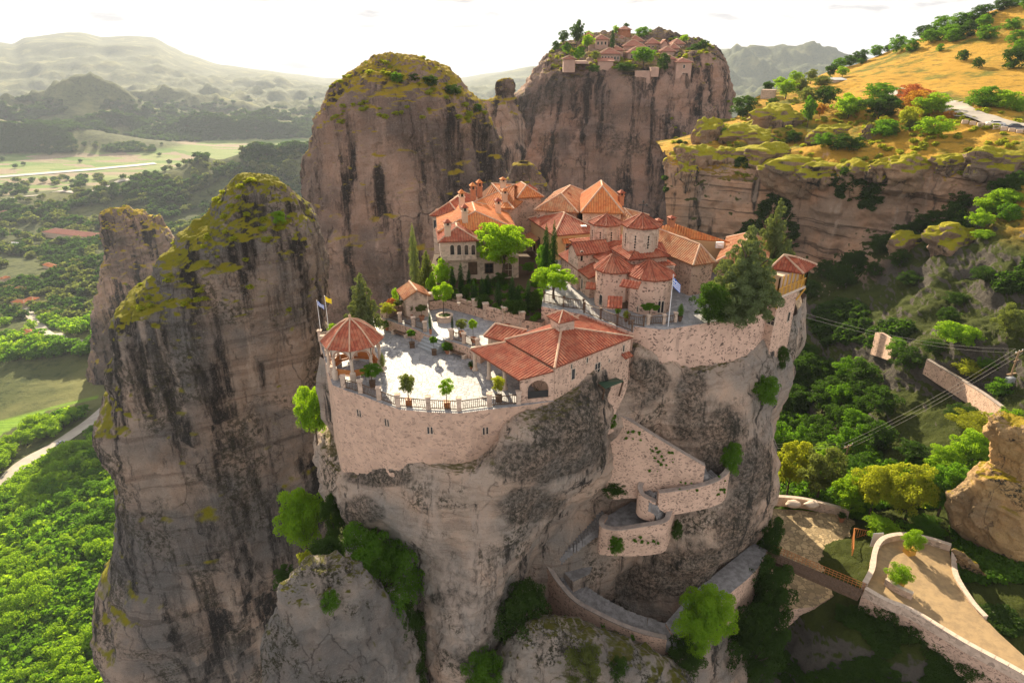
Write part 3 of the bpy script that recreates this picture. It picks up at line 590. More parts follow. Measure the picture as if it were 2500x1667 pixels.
def window(parent, c, t, w, h, arch=False, frame='stone_pale', pane='glass_dark', name='window', fr=.12, bars=True, out=.06):
    """c centre of the opening on the wall, t unit vector along the wall; outward normal = t x z"""
    t = Vector(t).normalized(); z = Vector((0, 0, 1)); nn = t.cross(z)
    def outl(w_, h_, arc):
        p = [(-w_ / 2, -h_ / 2), (w_ / 2, -h_ / 2)]
        if arc:
            r = w_ / 2; y0 = h_ / 2 - r
            p += [(r * cos(a), y0 + r * sin(a)) for a in [pi * k / 8 for k in range(9)]]
        else: p += [(w_ / 2, h_ / 2), (-w_ / 2, h_ / 2)]
        return p
    A_ = outl(w + 2 * fr, h + 2 * fr, arch); B_ = outl(w, h, arch); P3_ = lambda q, o: c + t * q[0] + z * q[1] + nn * o
    mb = MB(); m_ = len(A_)
    for i in range(m_):
        a, b = A_[i], A_[(i + 1) % m_]; a2, b2 = B_[i], B_[(i + 1) % m_]
        mb.face([P3_(a, out), P3_(b, out), P3_(b2, out), P3_(a2, out)])
        mb.face([P3_(a, -.05), P3_(b, -.05), P3_(b, out), P3_(a, out)])
        mb.face([P3_(a2, out), P3_(b2, out), P3_(b2, .012), P3_(a2, .012)])
    br = None
    if bars and w > .5:
        br = MB()
        for q in (((0, -h / 2), (0, h / 2)), ((-w / 2, 0), (w / 2, 0))): br.tube([P3_(q[0], .03), P3_(q[1], .03)], .03, 4)
    o = mb.build(name, frame, parent)
    if br: br.build('glazing_bars', frame, o)
    mb = MB(); mb.face([P3_(q, .012) for q in B_]); mb.build('pane' if name == 'window' else 'door_leaf', pane, o)
    return o
class House: pass
def onplane(px, py, P, nn):
    d = ray(px, py); o = Vector((0, 0, CAMZ)); return o + d * ((P - o).dot(nn) / d.dot(nn))
def chimney(x, y, z0, h, parent, w=.7, rz=.3, mat_='plaster', tile='tile_red'):
    mb = MB(); mb.box((x, y, z0 + h * .3), (w, w, h * .6), rz, 0)
    mb.box((x, y, z0 + h * .62), (w * 1.25, w * 1.25, .1), rz, 0)
    for k in range(4):
        a = rz + pi / 4 + k * pi / 2; mb.box((x + cos(a) * w * .52, y + sin(a) * w * .52, z0 + h * .73), (w * .26, w * .26, h * .2), rz, 0)
    mb.box((x, y, z0 + h * .70), (w * .5, w * .5, h * .22), rz, 2)
    zt = z0 + h * .83; c4 = [Vector((x + cos(rz + pi / 4 + k * pi / 2) * w * .98, y + sin(rz + pi / 4 + k * pi / 2) * w * .98, zt)) for k in range(4)]
    ap = Vector((x, y, z0 + h)); roofmesh(mb, [[c4[k], c4[(k + 1) % 4], ap] for k in range(4)], .08, 1, 0)
    return mb.build('chimney', [mat_, tile, 'glass_dark'], parent)
def house(p0, p1, ze, depth, rise, zb, label, wall='masonry', tile='tile_red', kind='hip', over=.35, run=None, cat='building', name='building', ridge=True, group=None, ridgedir=None, world=False, rr=.12):
    H = House()
    a = Vector(p0) if world else atZ(p0[0], p0[1], ze); b = Vector(p1) if world else atZ(p1[0], p1[1], ze)
    t = (b - a); t.z = 0; L = t.length; t.normalize(); bk = Vector((-t.y, t.x, 0))   # back
    c = b + bk * depth; d = a + bk * depth; z = Vector((0, 0, 1))
    H.a, H.b, H.c, H.d, H.t, H.bk, H.ze = a, b, c, d, t, bk, ze
    root = empty(name, ((a + c) / 2).to_tuple()[:2] + (zb,), label, cat, group); H.root = root
    ins = over
    w0 = a + (t + bk) * ins; w1 = b + (-t + bk) * ins; w2 = c + (-t - bk) * ins; w3 = d + (t - bk) * ins
    H.w = [w0, w1, w2, w3]
    mb = MB(); mb.prism([w0, w1, w2, w3], zb, ze - .1)
    alongfront = (L >= depth) if ridgedir is None else ridgedir == 'x'
    run = run if run is not None else min(L, depth) / 2
    up = z * rise; R = MB()
    if kind == 'hip':
        if alongfront: r0 = (a + d) / 2 + t * run + up; r1 = (b + c) / 2 - t * run + up; fs = [[a, b, r1, r0], [b, c, r1], [c, d, r0, r1], [d, a, r0]]; sg = [(a, r0), (d, r0), (b, r1), (c, r1), (r0, r1)]
        else: r0 = (a + b) / 2 + bk * run + up; r1 = (c + d) / 2 - bk * run + up; fs = [[a, b, r0], [b, c, r1, r0], [c, d, r1], [d, a, r0, r1]]; sg = [(a, r0), (b, r0), (c, r1), (d, r1), (r0, r1)]
        if (r1 - r0).length < .05: r1 = r0; fs = [[a, b, r0], [b, c, r0], [c, d, r0], [d, a, r0]]; sg = [(q, r0) for q in (a, b, c, d)]
    elif kind == 'gable':
        if alongfront: r0 = (a + d) / 2 + up; r1 = (b + c) / 2 + up; fs = [[a, b, r1, r0], [c, d, r0, r1]]; tri = [(w0, w3), (w1, w2)]
        else: r0 = (a + b) / 2 + up; r1 = (c + d) / 2 + up; fs = [[a, r0, r1, d], [b, c, r1, r0]]; tri = [(w0, w1), (w3, w2)]
        sg = [(r0, r1)]
        for q0, q1 in tri:
            k = (q1 - q0).length; mid = (q0 + q1) / 2; hh = rise * .93
            inn = (((a + c) / 2) - mid); inn.z = 0; inn = inn.normalized() * .15
            T = [hv(q0) + z * (ze - .12), hv(q1) + z * (ze - .12), hv(mid) + z * (ze + hh - .1)]
            mb.face(T); mb.face([p + inn for p in T][::-1])
    elif kind == 'shed':
        r0, r1 = d + up, c + up; fs = [[a, b, r1, r0]]; sg = []
        for q0, q1 in ((w0, w3), (w1, w2)): mb.face([hv(q0) + z * (ze - .12), hv(q1) + z * (ze - .12), hv(q1) + z * (ze + rise - .14)])
        mb.face([hv(w3) + z * (ze - .12), hv(w2) + z * (ze - .12), hv(w2) + z * (ze + rise - .14), hv(w3) + z * (ze + rise - .14)])
    H.r0, H.r1 = r0, r1
    H.wall = mb.build('wall', wall, root)
    roofmesh(R, fs)
    if ridge: ridges(R, sg, rr)
    H.roof = R.build('roof', [tile, 'ridge_tile'], root)
    H.planes = {'f': (w0, t), 'r': (w1, bk), 'l': (w0, -bk)}
    return H
def hwin(H, side, px, py, w, h, arch=False, **k):
    P, t = H.planes[side]; nn = t.cross(Vector((0, 0, 1)))
    return window(H.root, onplane(px, py, P, nn), t, w, h, arch, **k)
def hroofz(H, x, y):
    hit = None
    me = H.roof.data
    if not hasattr(H, 'bv'): H.bv = BVHTree.FromPolygons([v.co.copy() for v in me.vertices], [tuple(p.vertices) for p in me.polygons])
    h = H.bv.ray_cast(Vector((x, y, 60)), Vector((0, 0, -1))); return h[0].z if h[0] else H.ze
def hchim(H, px, py, h, **k):
    """chimney whose foot shows at the pixel"""
    d = ray(px, py).normalized(); hroofz(H, 0, 0); q = H.bv.ray_cast(Vector((0, 0, CAMZ)), d)
    if q[0] is None: p = atZ(px, py, H.ze + .5); print('chimney miss', px, py, H.root.name)
    else: p = q[0]
    return chimney(p.x, p.y, p.z - .3, h + .3, H.roof, **k)

# ---------------------------------------------------------------- terraces and retaining walls
def slab(name, poly, z, zb, mats, label, cat, kind=None, pixz=True, back=(), zf=None):
    pts = [atZ(x, y, z) for x, y in poly] + [Vector(p) for p in back]
    mb = MB(); m_ = len(pts)
    ar = sum(pts[i].x * pts[(i + 1) % m_].y - pts[(i + 1) % m_].x * pts[i].y for i in range(m_))
    if ar < 0: pts.reverse()
    mb.face([hv(p) + Vector((0, 0, z)) for p in pts], mi=0)
    for i in range(m_):
        a, b = pts[i], pts[(i + 1) % m_]; za, zc_ = (zf(a), zf(b)) if zf else (zb, zb); mb.face([(a.x, a.y, za), (b.x, b.y, zc_), (b.x, b.y, z), (a.x, a.y, z)], mi=1)
    if not zf: mb.face([(p.x, p.y, zb) for p in pts][::-1], mi=1)
    o = mb.build(name, mats); return tag(o, label, cat, None, kind), pts
TER = [(779, 830), (790, 866), (800, 905), (812, 940), (850, 955), (890, 968), (930, 984), (975, 999), (1046, 1006), (1121, 1009), (1195, 999), (1268, 991), (1352, 979), (1400, 900), (1420, 760), (1250, 745), (1000, 760), (850, 790)]
o, tp = slab('terrace', TER, 0, -13, ['paving', 'masonry_fine'], 'large pale stone terrace wall with grey paved top under the gazebo', 'terrace', kind='structure', zf=lambda p: -13 if p.x < -10 else -7.5)
UP = [(934, 778), (977, 792), (1010, 802), (1041, 817), (1082, 828), (1102, 834), (1133, 843), (1172, 860), (1240, 820), (1330, 815), (1345, 720), (1200, 690), (1040, 700), (930, 755)]
slab('upper_terrace', UP, 1.3, -.5, ['paving', 'masonry'], 'grey paved upper terrace reached by a few steps', 'terrace', kind='structure')
slab('garden_ground', [(1048, 737), (1084, 731), (1122, 740), (1160, 750), (1186, 759), (1232, 769), (1276, 781), (1322, 789), (1420, 700), (1400, 630), (1060, 620), (1040, 700)], 2.4, -1, ['soil', 'masonry'], None, None, kind='structure')
COURT = [(1322, 748), (1424, 768), (1546, 812), (1548, 797), (1622, 805), (1658, 799), (1730, 788), (1816, 772), (1857, 762), (1880, 745), (1920, 700), (1900, 600), (1350, 600)]
slab('church_court', COURT, 3.9, -7, ['paving', 'masonry_bold'], 'bold rubble retaining wall with paved church court on top', 'courtyard', kind='structure')
# solid rock core under everything (keeps the sides closed from other viewpoints)
CPG = [(-19, 65), (-14, 62.5), (-8, 61), (4, 60.5), (16, 64), (27, 71), (36, 80), (39, 90), (34, 100), (18, 104), (0, 104), (-9, 99), (-12, 90), (-13, 80), (-14.5, 73), (-17.5, 68), (-19, 65)]
GC = []; cen_ = Vector((10, 82, 0))
for i in range(60):
    z = -.7 - i * 1.1 - (i / 59) ** 2 * 20; k_ = 1.03 + .05 * sin(i * .35) - .12 * (i / 59)
    ring_ = resample([Vector((x, y, z)) for x, y in CPG], 221)[:-1]; GC.append([cen_ + (q - cen_) * k_ + Vector((0, 0, q.z * (1 - k_))) for q in ring_][::-1])
    for q in GC[-1]: q.z = z
finish_grid('cliff', GC, True, 'rock_near', rock_disp(.8, .12, .8, .6, 41, 1.0), 'rear and sides of the monastery rock')
mb = MB(); mb.prism([(x, y) for x, y in CPG[:-1]], -3, -.62); mb.build('plateau_soil', 'soil')['kind'] = 'structure'
# copings and arches on the terrace wall
def top_edge(name, pts, z, w, h, mat_, label, cat='coping', parent=None):
    mb = MB()
    for a, b in zip(pts, pts[1:]):
        a, b = Vector(a), Vector(b); d = (b - a); ln = d.length; c = (a + b) / 2
        mb.box((c.x, c.y, z + h / 2), (ln + w * .5, w, h), atan2(d.y, d.x))
    return mb.build(name, mat_, parent)

def rp(px, py, z): return atZ(px, py, z)
def custom_roof(label, verts, faces, tile, wallpoly, zb, ze, wall='masonry', ridgesg=(), th=.14, name='building', cat='building', inset=.35):
    P = {k: atZ(*v) for k, v in verts.items()}
    pts = [P[k] for k in wallpoly]; cen = sum(pts, Vector()) / len(pts)
    root = empty(name, (cen.x, cen.y, zb), label, cat); H = House(); H.root = root; H.P = P; H.ze = ze
    wp = []
    for p in pts:
        d = cen - p; d.z = 0; wp.append(p + d.normalized() * inset * 1.3)
    mb = MB(); mb.prism(wp, zb, ze - .1); H.wall = mb.build('wall', wall, root); H.w = wp
    R = MB(); roofmesh(R, [[P[k] for k in f] for f in faces], th); ridges(R, [(P[a], P[b]) for a, b in ridgesg])
    H.roof = R.build('roof', [tile, 'ridge_tile'], root); return H
# ---------------------------------------------------------------- guest houses, halls (back row first)
H5 = house((1262, 484), (1328, 480), 9.8, 7, 1.4, 4, 'small far red roof behind the bell gable', tile='tile_orange')
H4 = house((1135, 503), (1255, 510), 9.2, 15, 2.0, 4, 'large red tiled hall behind the leafy tree with tall chimneys', tile='tile_orange', run=5.5, ridgedir='x')
H3 = house((1048, 526), (1125, 530), 8.6, 12, 1.5, 3, 'leftmost wing of the guest house with pale ridge at the cliff edge', wall='masonry_pale', tile='tile_red')
H2 = house((1068, 566), (1262, 560), 8.4, 13, 1.7, 3, 'main block of the guest house under a wide orange hip roof', wall='masonry_pale', tile='tile_orange', run=3.6, ridgedir='y')
H1 = house((1069, 591), (1170, 587), 8.0, 7, 1.2, 5.4, 'front wing of the guest house with four arched windows', wall='masonry_pale', tile='tile_red', run=2.6, ridgedir='y')
G0 = House()
mb = MB(); w = [p.copy() for p in H1.w]; sh = H1.bk * .9
mb.prism([w[0] + sh + H1.t * .8, H1.w[1] + sh + H1.t * 5.6, w[2] + H1.t * 5.6, w[3] + H1.t * .8], 2.2, 5.42); H1.low = mb.build('lower_wall', 'masonry_pale', H1.root)
H1.planes['g'] = (w[0] + sh, H1.t)
for x in (1104, 1121, 1138.5, 1155.5): hwin(H1, 'f', x, 610, .5, 1.3, True, fr=.08, bars=False)
hwin(H1, 'g', 1154, 655, .95, 1.5, False, frame='wood_dark', name='door', pane='wood_dark')
hwin(H1, 'g', 1194, 655, .95, 1.2, False, frame='wood_dark')
hwin(H1, 'g', 1241, 659, .95, 1.9, True, name='door', pane='wood_dark')
for x in (1062, 1073): hwin(H3, 'f', x, 548, .4, 1.2, False, fr=.06)
H6 = house((1303, 513), (1412, 520), 9.0, 13, 1.9, 4, 'red hip roofed cell block in the middle of the back row', tile='tile_old')
H7 = house((1418, 519), (1523, 521), 9.6, 12, 2.9, 4, 'tall gabled roof of the big refectory at the back', tile='tile_orange', kind='hip', run=4.0)
H7b = house((1440, 536), (1560, 548), 8.4, 6, 1.3, 4, 'low ochre roof between the tall gable and the church domes', tile='tile_old', wall='plaster_ochre')
H8 = house((1352, 576), (1470, 566), 7.4, 10.5, 1.7, 3.4, 'square ochre hall with skylight beside the church', wall='plaster_ochre', tile='tile_red', run=5.0)
H8.planes['f'] = (H8.w[0], H8.t)
hwin(H8, 'f', 1389, 600, .9, 1.6, False)
# awnings, balcony of the ochre hall
mb = MB(); c = onplane(1388, 586, *[H8.w[0], H8.bk]); t = H8.t
roofmesh(mb, [[c - t * 1 - H8.bk * .7 - Vector((0, 0, .25)), c + t * 1 - H8.bk * .7 - Vector((0, 0, .25)), c + t + Vector((0, 0, .25)), c - t + Vector((0, 0, .25))]], .06)
mb.build('awning', ['tile_orange'], H8.root)
P8 = H8.planes['l']; nl = P8[1].cross(Vector((0, 0, 1)))
for x, y in ((1305, 595), (1316, 598), (1296, 590)): window(H8.root, onplane(x, y, P8[0], nl), P8[1], .6, 2.0, False, frame='wood_dark')
mb = MB(); c = onplane(1308, 622, P8[0], nl); tt = P8[1]
mb.box(c + nl * .5, (3.4, 1.0, .15), atan2(tt.y, tt.x))
for k in range(12): mb.tube([c + nl * .95 + tt * (-1.6 + k * .29) + Vector((0, 0, .05)), c + nl * .95 + tt * (-1.6 + k * .29) + Vector((0, 0, .95))], .03, 4)
mb.tube([c + nl * .95 - tt * 1.65 + Vector((0, 0, .95)), c + nl * .95 + tt * 1.65 + Vector((0, 0, .95))], .05, 5)
mb.build('balcony', 'wood_dark', H8.root)
mb = MB(); c = onplane(1305, 580, P8[0], nl); up = Vector((0, 0, .35))
roofmesh(mb, [[c + tt * 2 + nl * 1.2 - up, c - tt * 2 + nl * 1.2 - up, c - tt * 2 + up, c + tt * 2 + up]], .08); mb.build('awning', ['tile_old'], H8.root)
sk = atZ(1425, 546, 8.3); hz_ = hroofz(H8, sk.x, sk.y); mb = MB(); mb.box((sk.x, sk.y, hz_ + .05), (.8, .8, .12), .1); mb.build('skylight', 'white_paint', H8.roof)
H10 = custom_roof('bright orange sloping roof of the long rear wing', {'a': (1680, 583, 8.0), 'b': (1782, 591, 8.0), 'c': (1644, 545, 9.6), 'd': (1600, 556, 9.6)}, [('a', 'b', 'c', 'd')], 'tile_orange', ['a', 'b', 'c', 'd'], 3.5, 8.0, 'plaster_ochre')
# long wing right of the church: pale glancing slope, red hip
H9 = custom_roof('long tiled wing with pale left slope behind the church', {'n': (1692, 648, 7.7), 'r': (1748, 640, 7.7), 'l': (1592, 607, 7.7), 'a': (1709, 597, 9.4), 'b': (1600, 556, 9.6), 'x': (1650, 560, 7.7)},
    [('l', 'n', 'a', 'b'), ('n', 'r', 'a'), ('r', 'x', 'b', 'a')], 'tile_old', ['n', 'r', 'x', 'l'], 3.5, 7.7, 'masonry', [('n', 'a'), ('a', 'b'), ('r', 'a')])
hwin(H9, 'f', 0, 0, 0, 0) if False else None
H13 = house((1746, 640), (1872, 654), 7.2, 12, 1.6, 3.5, 'red roofed rear range mostly hidden by the cedars', tile='tile_old')
# tower with timber balcony pavilion at the right edge
tw = [atZ(1874, 712, 5.2), atZ(1912, 722, 5.2), atZ(1948, 700, 5.2)]
tw = [atZ(1872, 718, 5.2), atZ(1900, 726, 5.2), atZ(1948, 706, 5.2)]; tA, tB, tC = tw; tD = tA + (tC - tB)
root = empty('tower', (tB.x, tB.y, -4), 'stone corner tower with yellow timber balcony at the right cliff edge', 'tower')
mb = MB(); ta = Vector(((tB - tA).x * .12, (tB - tA).y * .12, 0))
mb.prism([tA, tB, tC, tD], -7.5, 5.2, top=None); mb.build('wall', 'masonry', root)
TWR = root
def twin(px, py, w, h, P, Q, **k):
    t = (Q - P).normalized(); nn = t.cross(Vector((0, 0, 1))); window(root, onplane(px, py, P, nn), t, w, h, **k)
twin(1888, 732, .7, .8, tA, tB, fr=.08); twin(1883, 782, .8, 1.0, tA, tB, fr=.08); twin(1925, 773, .5, 1.1, tB, tC, fr=.06)
nb = (tC - tB).normalized(); nf = Vector((nb.y, -nb.x, 0)); cen = (tA + tC) / 2; 
mb = MB(); e = 1.1
pl = [tA + (tA - cen).normalized() * e, tB + (tB - cen).normalized() * e, tC + (tC - cen).normalized() * e, tD + (tD - cen).normalized() * e]
mb.prism(pl, 5.2, 5.5); mb.build('balcony_floor', 'stone_pale', root)
mb = MB()
for a, b in zip(pl, pl[1:] + pl[:1]):
    a = a + (cen - a) * .04; b = b + (cen - b) * .04; k = max(3, int((b - a).length / .8))
    for i in range(k + 1): p = a.lerp(b, i / k); mb.box((p.x, p.y, 6.6), (.12, .12, 2.2))
    k2 = int((b - a).length / .25)
    for i in range(k2): p = a.lerp(b, i / k2); mb.box((p.x, p.y, 5.95), (.05, .05, .9))
    mb.tube([hv(a) + Vector((0, 0, 6.4)), hv(b) + Vector((0, 0, 6.4))], .06, 5)
for q in (tB, tC, tA):
    o_ = (q - cen).normalized(); mb.tube([hv(q) + Vector((0, 0, 3.9)), hv(q) + o_ * 1.1 + Vector((0, 0, 5.2))], .10, 5)
mb.build('balcony_frame', 'wood_yellow', root)
mb = MB(); inner = [p + (cen - p) * .35 for p in pl]; mb.prism(inner, 5.5, 7.6); mb.build('inner_wall', 'plaster', root)
H11 = custom_roof('red hip roof over the timber balcony pavilion', {'a': (1880, 655, 7.8), 'b': (1962, 668, 7.8), 'c': (1994, 646, 7.8), 'd': (1915, 632, 7.8), 'e': (1915, 622, 9.2), 'f': (1945, 628, 9.2)},
    [('a', 'b', 'e'), ('b', 'c', 'f', 'e'), ('c', 'd', 'f'), ('d', 'a', 'e', 'f')], 'tile_red', ['a', 'b', 'c', 'd'], 7.5, 7.7, 'plaster', [('a', 'e'), ('b', 'e'), ('e', 'f'), ('c', 'f')], inset=1.2)
for ch in list(H11.root.children):
    ch.parent = root; ch.matrix_parent_inverse = root.matrix_basis.inverted()
    if ch.name.startswith('wall'): bpy.data.objects.remove(ch)
bpy.data.objects.remove(H11.root)
# chimneys
for px, py, h in ((1128, 507, 2.6), (1155, 488, 2.6), (1171, 480, 2.6), (1232, 492, 2.0), (1228, 458, 1.6)): hchim(H4 if px not in (1128,) else H2, px, py, h, tile='tile_orange', mat_='terracotta' if px in (1155, 1171) else 'plaster')
hchim(H2, 1216, 520, 2.2); hchim(H2, 1135, 541, 2.4); hchim(H1, 1093, 572, 2.0)
hchim(H7, 1515, 497, 2.0, mat_='terracotta'); hchim(H6, 1440, 480, 1.0)
hchim(H10, 1591, 545, 1.1, mat_='terracotta') if False else None
hchim(H10, 1638, 550, 1.3, mat_='terracotta'); hchim(H10, 1606, 557, 1.3, mat_='terracotta')
# small drum with cone roof and the bell gable
def drum(name, label, cat, c, r, z0, z1, zr, seg=8, wall='masonry_pale', tile='tile_red', over=.32, holes=5, cross=0, rot=.2, arches=True):
    root = empty(name, (c[0], c[1], z0), label, cat)
    ring = lambda R, z: [Vector((c[0] + R * cos(2 * pi * k / seg + rot), c[1] + R * sin(2 * pi * k / seg + rot), z)) for k in range(seg)]
    mb = MB(); mb.prism(ring(r, z0), z0, z1)
    if arches:
        for k in range(seg):
            a, b = ring(r, z0)[k], ring(r, z0)[(k + 1) % seg]; t = (b - a).normalized(); nn = Vector((t.y, -t.x, 0)); m_ = (a + b) / 2; w = (b - a).length * .40; zc = z1 - .35 - w
            mb.tube([Vector((m_.x, m_.y, zc)) + nn * .03 + t * w * cos(q * pi / 8) + Vector((0, 0, w * sin(q * pi / 8))) for q in range(9)], .06, 4)
            for sgn in (-1, 1): mb.tube([Vector((m_.x, m_.y, z0 + .3)) + nn * .03 + t * w * sgn, Vector((m_.x, m_.y, zc)) + nn * .03 + t * w * sgn], .05, 4)
    mb.build('wall', wall, root)
    if holes:
        for k in range(seg):
            a, b = ring(r, z0)[k], ring(r, z0)[(k + 1) % seg]; t = (b - a).normalized(); m_ = (a + b) / 2; nn = Vector((t.y, -t.x, 0))
            if nn.y > .6: continue
            mb = MB(); hh = (z1 - z0) * .42; zc = z0 + (z1 - z0) * .45
            rad = hh / holes * .42; R1, R2 = [], []
            for q in range(holes):
                cc = Vector((m_.x, m_.y, zc - hh / 2 + hh * q / (holes - 1))) + nn * .03
                for s_ in (-70, -35, 0, 35, 70): a_ = radians(s_); R1.append(cc + t * rad * cos(a_) + Vector((0, 0, rad * sin(a_)))); R2.append(cc - t * rad * cos(a_) + Vector((0, 0, rad * sin(a_))))
            mb.face(R1 + R2[::-1])
            mb.build('window', 'glass_dark', root)
    R = MB(); e = ring(r + over, z1 - .05); ap = Vector((c[0], c[1], zr))
    roofmesh(R, [[e[k], e[(k + 1) % seg], ap] for k in range(seg)], .12); ridges(R, [(e[k], ap) for k in range(seg)], .09)
    rf = R.build('roof', [tile, 'tile_red' if tile == 'tile_red' else 'ridge_tile'], root)
    if cross:
        mb = MB(); mb.tube([(c[0], c[1], zr - .1), (c[0], c[1], zr + cross)], .05, 5); mb.tube([(c[0] - cross * .32, c[1], zr + cross * .68), (c[0] + cross * .32, c[1], zr + cross * .68)], .05, 5)
        for dx, dz in ((-.32, .68), (.32, .68), (0, 1.0)):
            mb.tube([(c[0] + dx * cross - .12, c[1], zr + dz * cross - .12), (c[0] + dx * cross + .12, c[1], zr + dz * cross + .12)], .03, 4)
            mb.tube([(c[0] + dx * cross + .12, c[1], zr + dz * cross - .12), (c[0] + dx * cross - .12, c[1], zr + dz * cross + .12)], .03, 4)
        mb.build('cross', 'iron', rf)
    return root
c6 = atZ(1385, 508, 8.4); drum('chapel_drum', 'small octagonal chapel drum among the back roofs', 'chapel', (c6.x, c6.y), 1.25, 7.8, 9.6, 10.6, holes=3)
bc = atZ(1292, 506, 7.5); mb = MB(); root = empty('bell_gable', (bc.x, bc.y, 6), 'little stone bell gable with an arched opening and cross', 'bell gable')
for s_ in (-.75, .75): mb.box((bc.x + s_, bc.y, 8.3), (.5, .9, 3.4))
mb.box((bc.x, bc.y, 7.3), (2, .9, 1.4))
mb.prism([(bc.x - 1, bc.y - .45), (bc.x + 1, bc.y - .45), (bc.x + 1, bc.y + .45), (bc.x - 1, bc.y + .45)], 9.9, 10.2); mb.build('wall', 'masonry_pale', root)
mb = MB(); q = [Vector((bc.x + sx * 1.2, bc.y + sy * .65, 10.2)) for sx, sy in ((-1, -1), (1, -1), (1, 1), (-1, 1))]; r0 = (q[0] + q[3] + q[1] + q[2]) / 4 + Vector((0, 0, .8)); roofmesh(mb, [[q[i], q[(i + 1) % 4], r0] for i in range(4)], .1); rf = mb.build('roof', 'tile_red', root)
mb = MB(); mb.tube([(bc.x, bc.y, 10.9), (bc.x, bc.y, 12)], .04, 4); mb.tube([(bc.x - .3, bc.y, 11.6), (bc.x + .3, bc.y, 11.6)], .04, 4); mb.build('cross', 'iron', rf)
mb = MB(); mb.lathe((bc.x, bc.y, 8.8), [(.3, 0), (.26, .2), (.15, .45), (.05, .5)], 10); mb.build('bell', 'iron', root)

# ---------------------------------------------------------------- church with two domes
root = empty('church', (14, 72, 3.9), 'rubble stone church with red tiled apses and two octagonal domes', 'church'); CH = root
th_ = radians(17); cr_ = Vector((cos(th_), sin(th_), 0)); ca_ = Vector((-sin(th_), cos(th_), 0)); O_ = Vector((16.7, 65.7, 0))
def CL(u, v, z=0): return O_ + cr_ * u + ca_ * v + Vector((0, 0, z))
def cbox(mb, u0, u1, v0, v1, z0, z1): mb.prism([CL(u0, v0), CL(u1, v0), CL(u1, v1), CL(u0, v1)], z0, z1)
def apse(mb, R, u, v, r, z0, z1, zr, seg=10, over=.28):
    c = CL(u, v); ring = lambda q, z: [Vector((c.x + q * cos(2 * pi * k / seg + th_), c.y + q * sin(2 * pi * k / seg + th_), z)) for k in range(seg)]
    mb.prism(ring(r, z0), z0, z1); e = ring(r + over, z1 - .03); ap = Vector((c.x, c.y, zr)) + ca_ * .6
    roofmesh(R, [[e[k], e[(k + 1) % seg], ap] for k in range(seg)], .12); ridges(R, [(e[k], ap) for k in range(seg)], .07, 0)
mb = MB(); R = MB()
cbox(mb, -4.2, 2.8, 4.0, 17.5, 3.5, 7.9); cbox(mb, -6.0, -4.2, 7.2, 16.5, 3.5, 6.4); cbox(mb, -3.2, 1.6, 2.6, 4.0, 3.5, 7.6)
apse(mb, R, -4.25, 4.9, 2.0, 3.5, 8.15, 9.5); apse(mb, R, -.95, 2.5, 2.4, 3.5, 7.9, 9.3)
cbox(mb, -2.3, 2.3, 5.0, 9.6, 7.9, 8.95)
q = [CL(-2.6, 4.7, 8.9), CL(2.6, 4.7, 8.9), CL(2.6, 9.9, 8.9), CL(-2.6, 9.9, 8.9)]; ap = CL(0, 7.3, 10.1); roofmesh(R, [[q[i], q[(i + 1) % 4], ap] for i in range(4)]); ridges(R, [(q[i], ap) for i in range(4)], .08, 0)
q = [CL(-4.5, 4.2, 7.95), CL(3.1, 4.2, 7.95), CL(3.1, 17.8, 7.95), CL(-4.5, 17.8, 7.95)]; r0, r1 = CL(-.6, 7, 8.8), CL(-.6, 15, 8.8); roofmesh(R, [[q[0], q[1], r0], [q[1], q[2], r1, r0], [q[2], q[3], r1], [q[3], q[0], r0, r1]])
for u0, u1, v0, v1, z1, zr in ((-6.3, -2.2, 10.2, 13.2, 8.3, 9.3), (1.2, 4.4, 8.6, 11.4, 7.9, 8.9)):
    cbox(mb, u0, u1, v0, v1, 3.5, z1); a, b, c, d = CL(u0 - .3, v0 - .3, z1), CL(u1, v0 - .3, z1), CL(u1, v1 + .3, z1), CL(u0 - .3, v1 + .3, z1)
    r0, r1 = CL(u0 - .3, (v0 + v1) / 2, zr), CL(u1, (v0 + v1) / 2, zr); roofmesh(R, [[a, b, r1, r0], [c, d, r0, r1]]); ridges(R, [(r0, r1)], .08, 0); mb.face([CL(u0, v0, z1), CL(u0, v1, z1), CL(u0, (v0 + v1) / 2, zr - .1)][::-1])
q = [CL(-6.3, 6.9, 6.4), CL(-4.2, 6.9, 7.2), CL(-4.2, 16.8, 7.2), CL(-6.3, 16.8, 6.4)]; roofmesh(R, [q])
mb.build('wall', 'masonry_bold', CH); crf = R.build('roof', ['tile_red', 'ridge_tile'], CH)
d1 = CL(0, 7.3); DR1 = drum('dome', None, None, (d1.x, d1.y), 2.0, 9.1, 12.1, 13.3, cross=1.35, rot=th_ + pi / 8)
d2 = Vector((11.5, 79.2, 0)); DR2 = drum('dome', None, None, (d2.x, d2.y), 1.85, 7.9, 10.75, 11.7, rot=th_ + pi / 8, wall='masonry_pale')
for D in (DR1, DR2):      # drums become parts of the church (mesh parent = the drum wall)
    w_ = [c for c in D.children if c.name.startswith('wall')][0]; nm = 'dome'
    for c in list(D.children):
        if c is w_: continue
        c.parent = w_; c.matrix_parent_inverse = Matrix()
        for s_ in list(c.children): # cross: join level
            s_.parent = w_; s_.matrix_parent_inverse = Matrix()
    w_.parent = CH; w_.matrix_parent_inverse = CH.matrix_basis.inverted(); bpy.data.objects.remove(D); w_.name = 'dome'
for k, z_ in ((0, 0),): pass
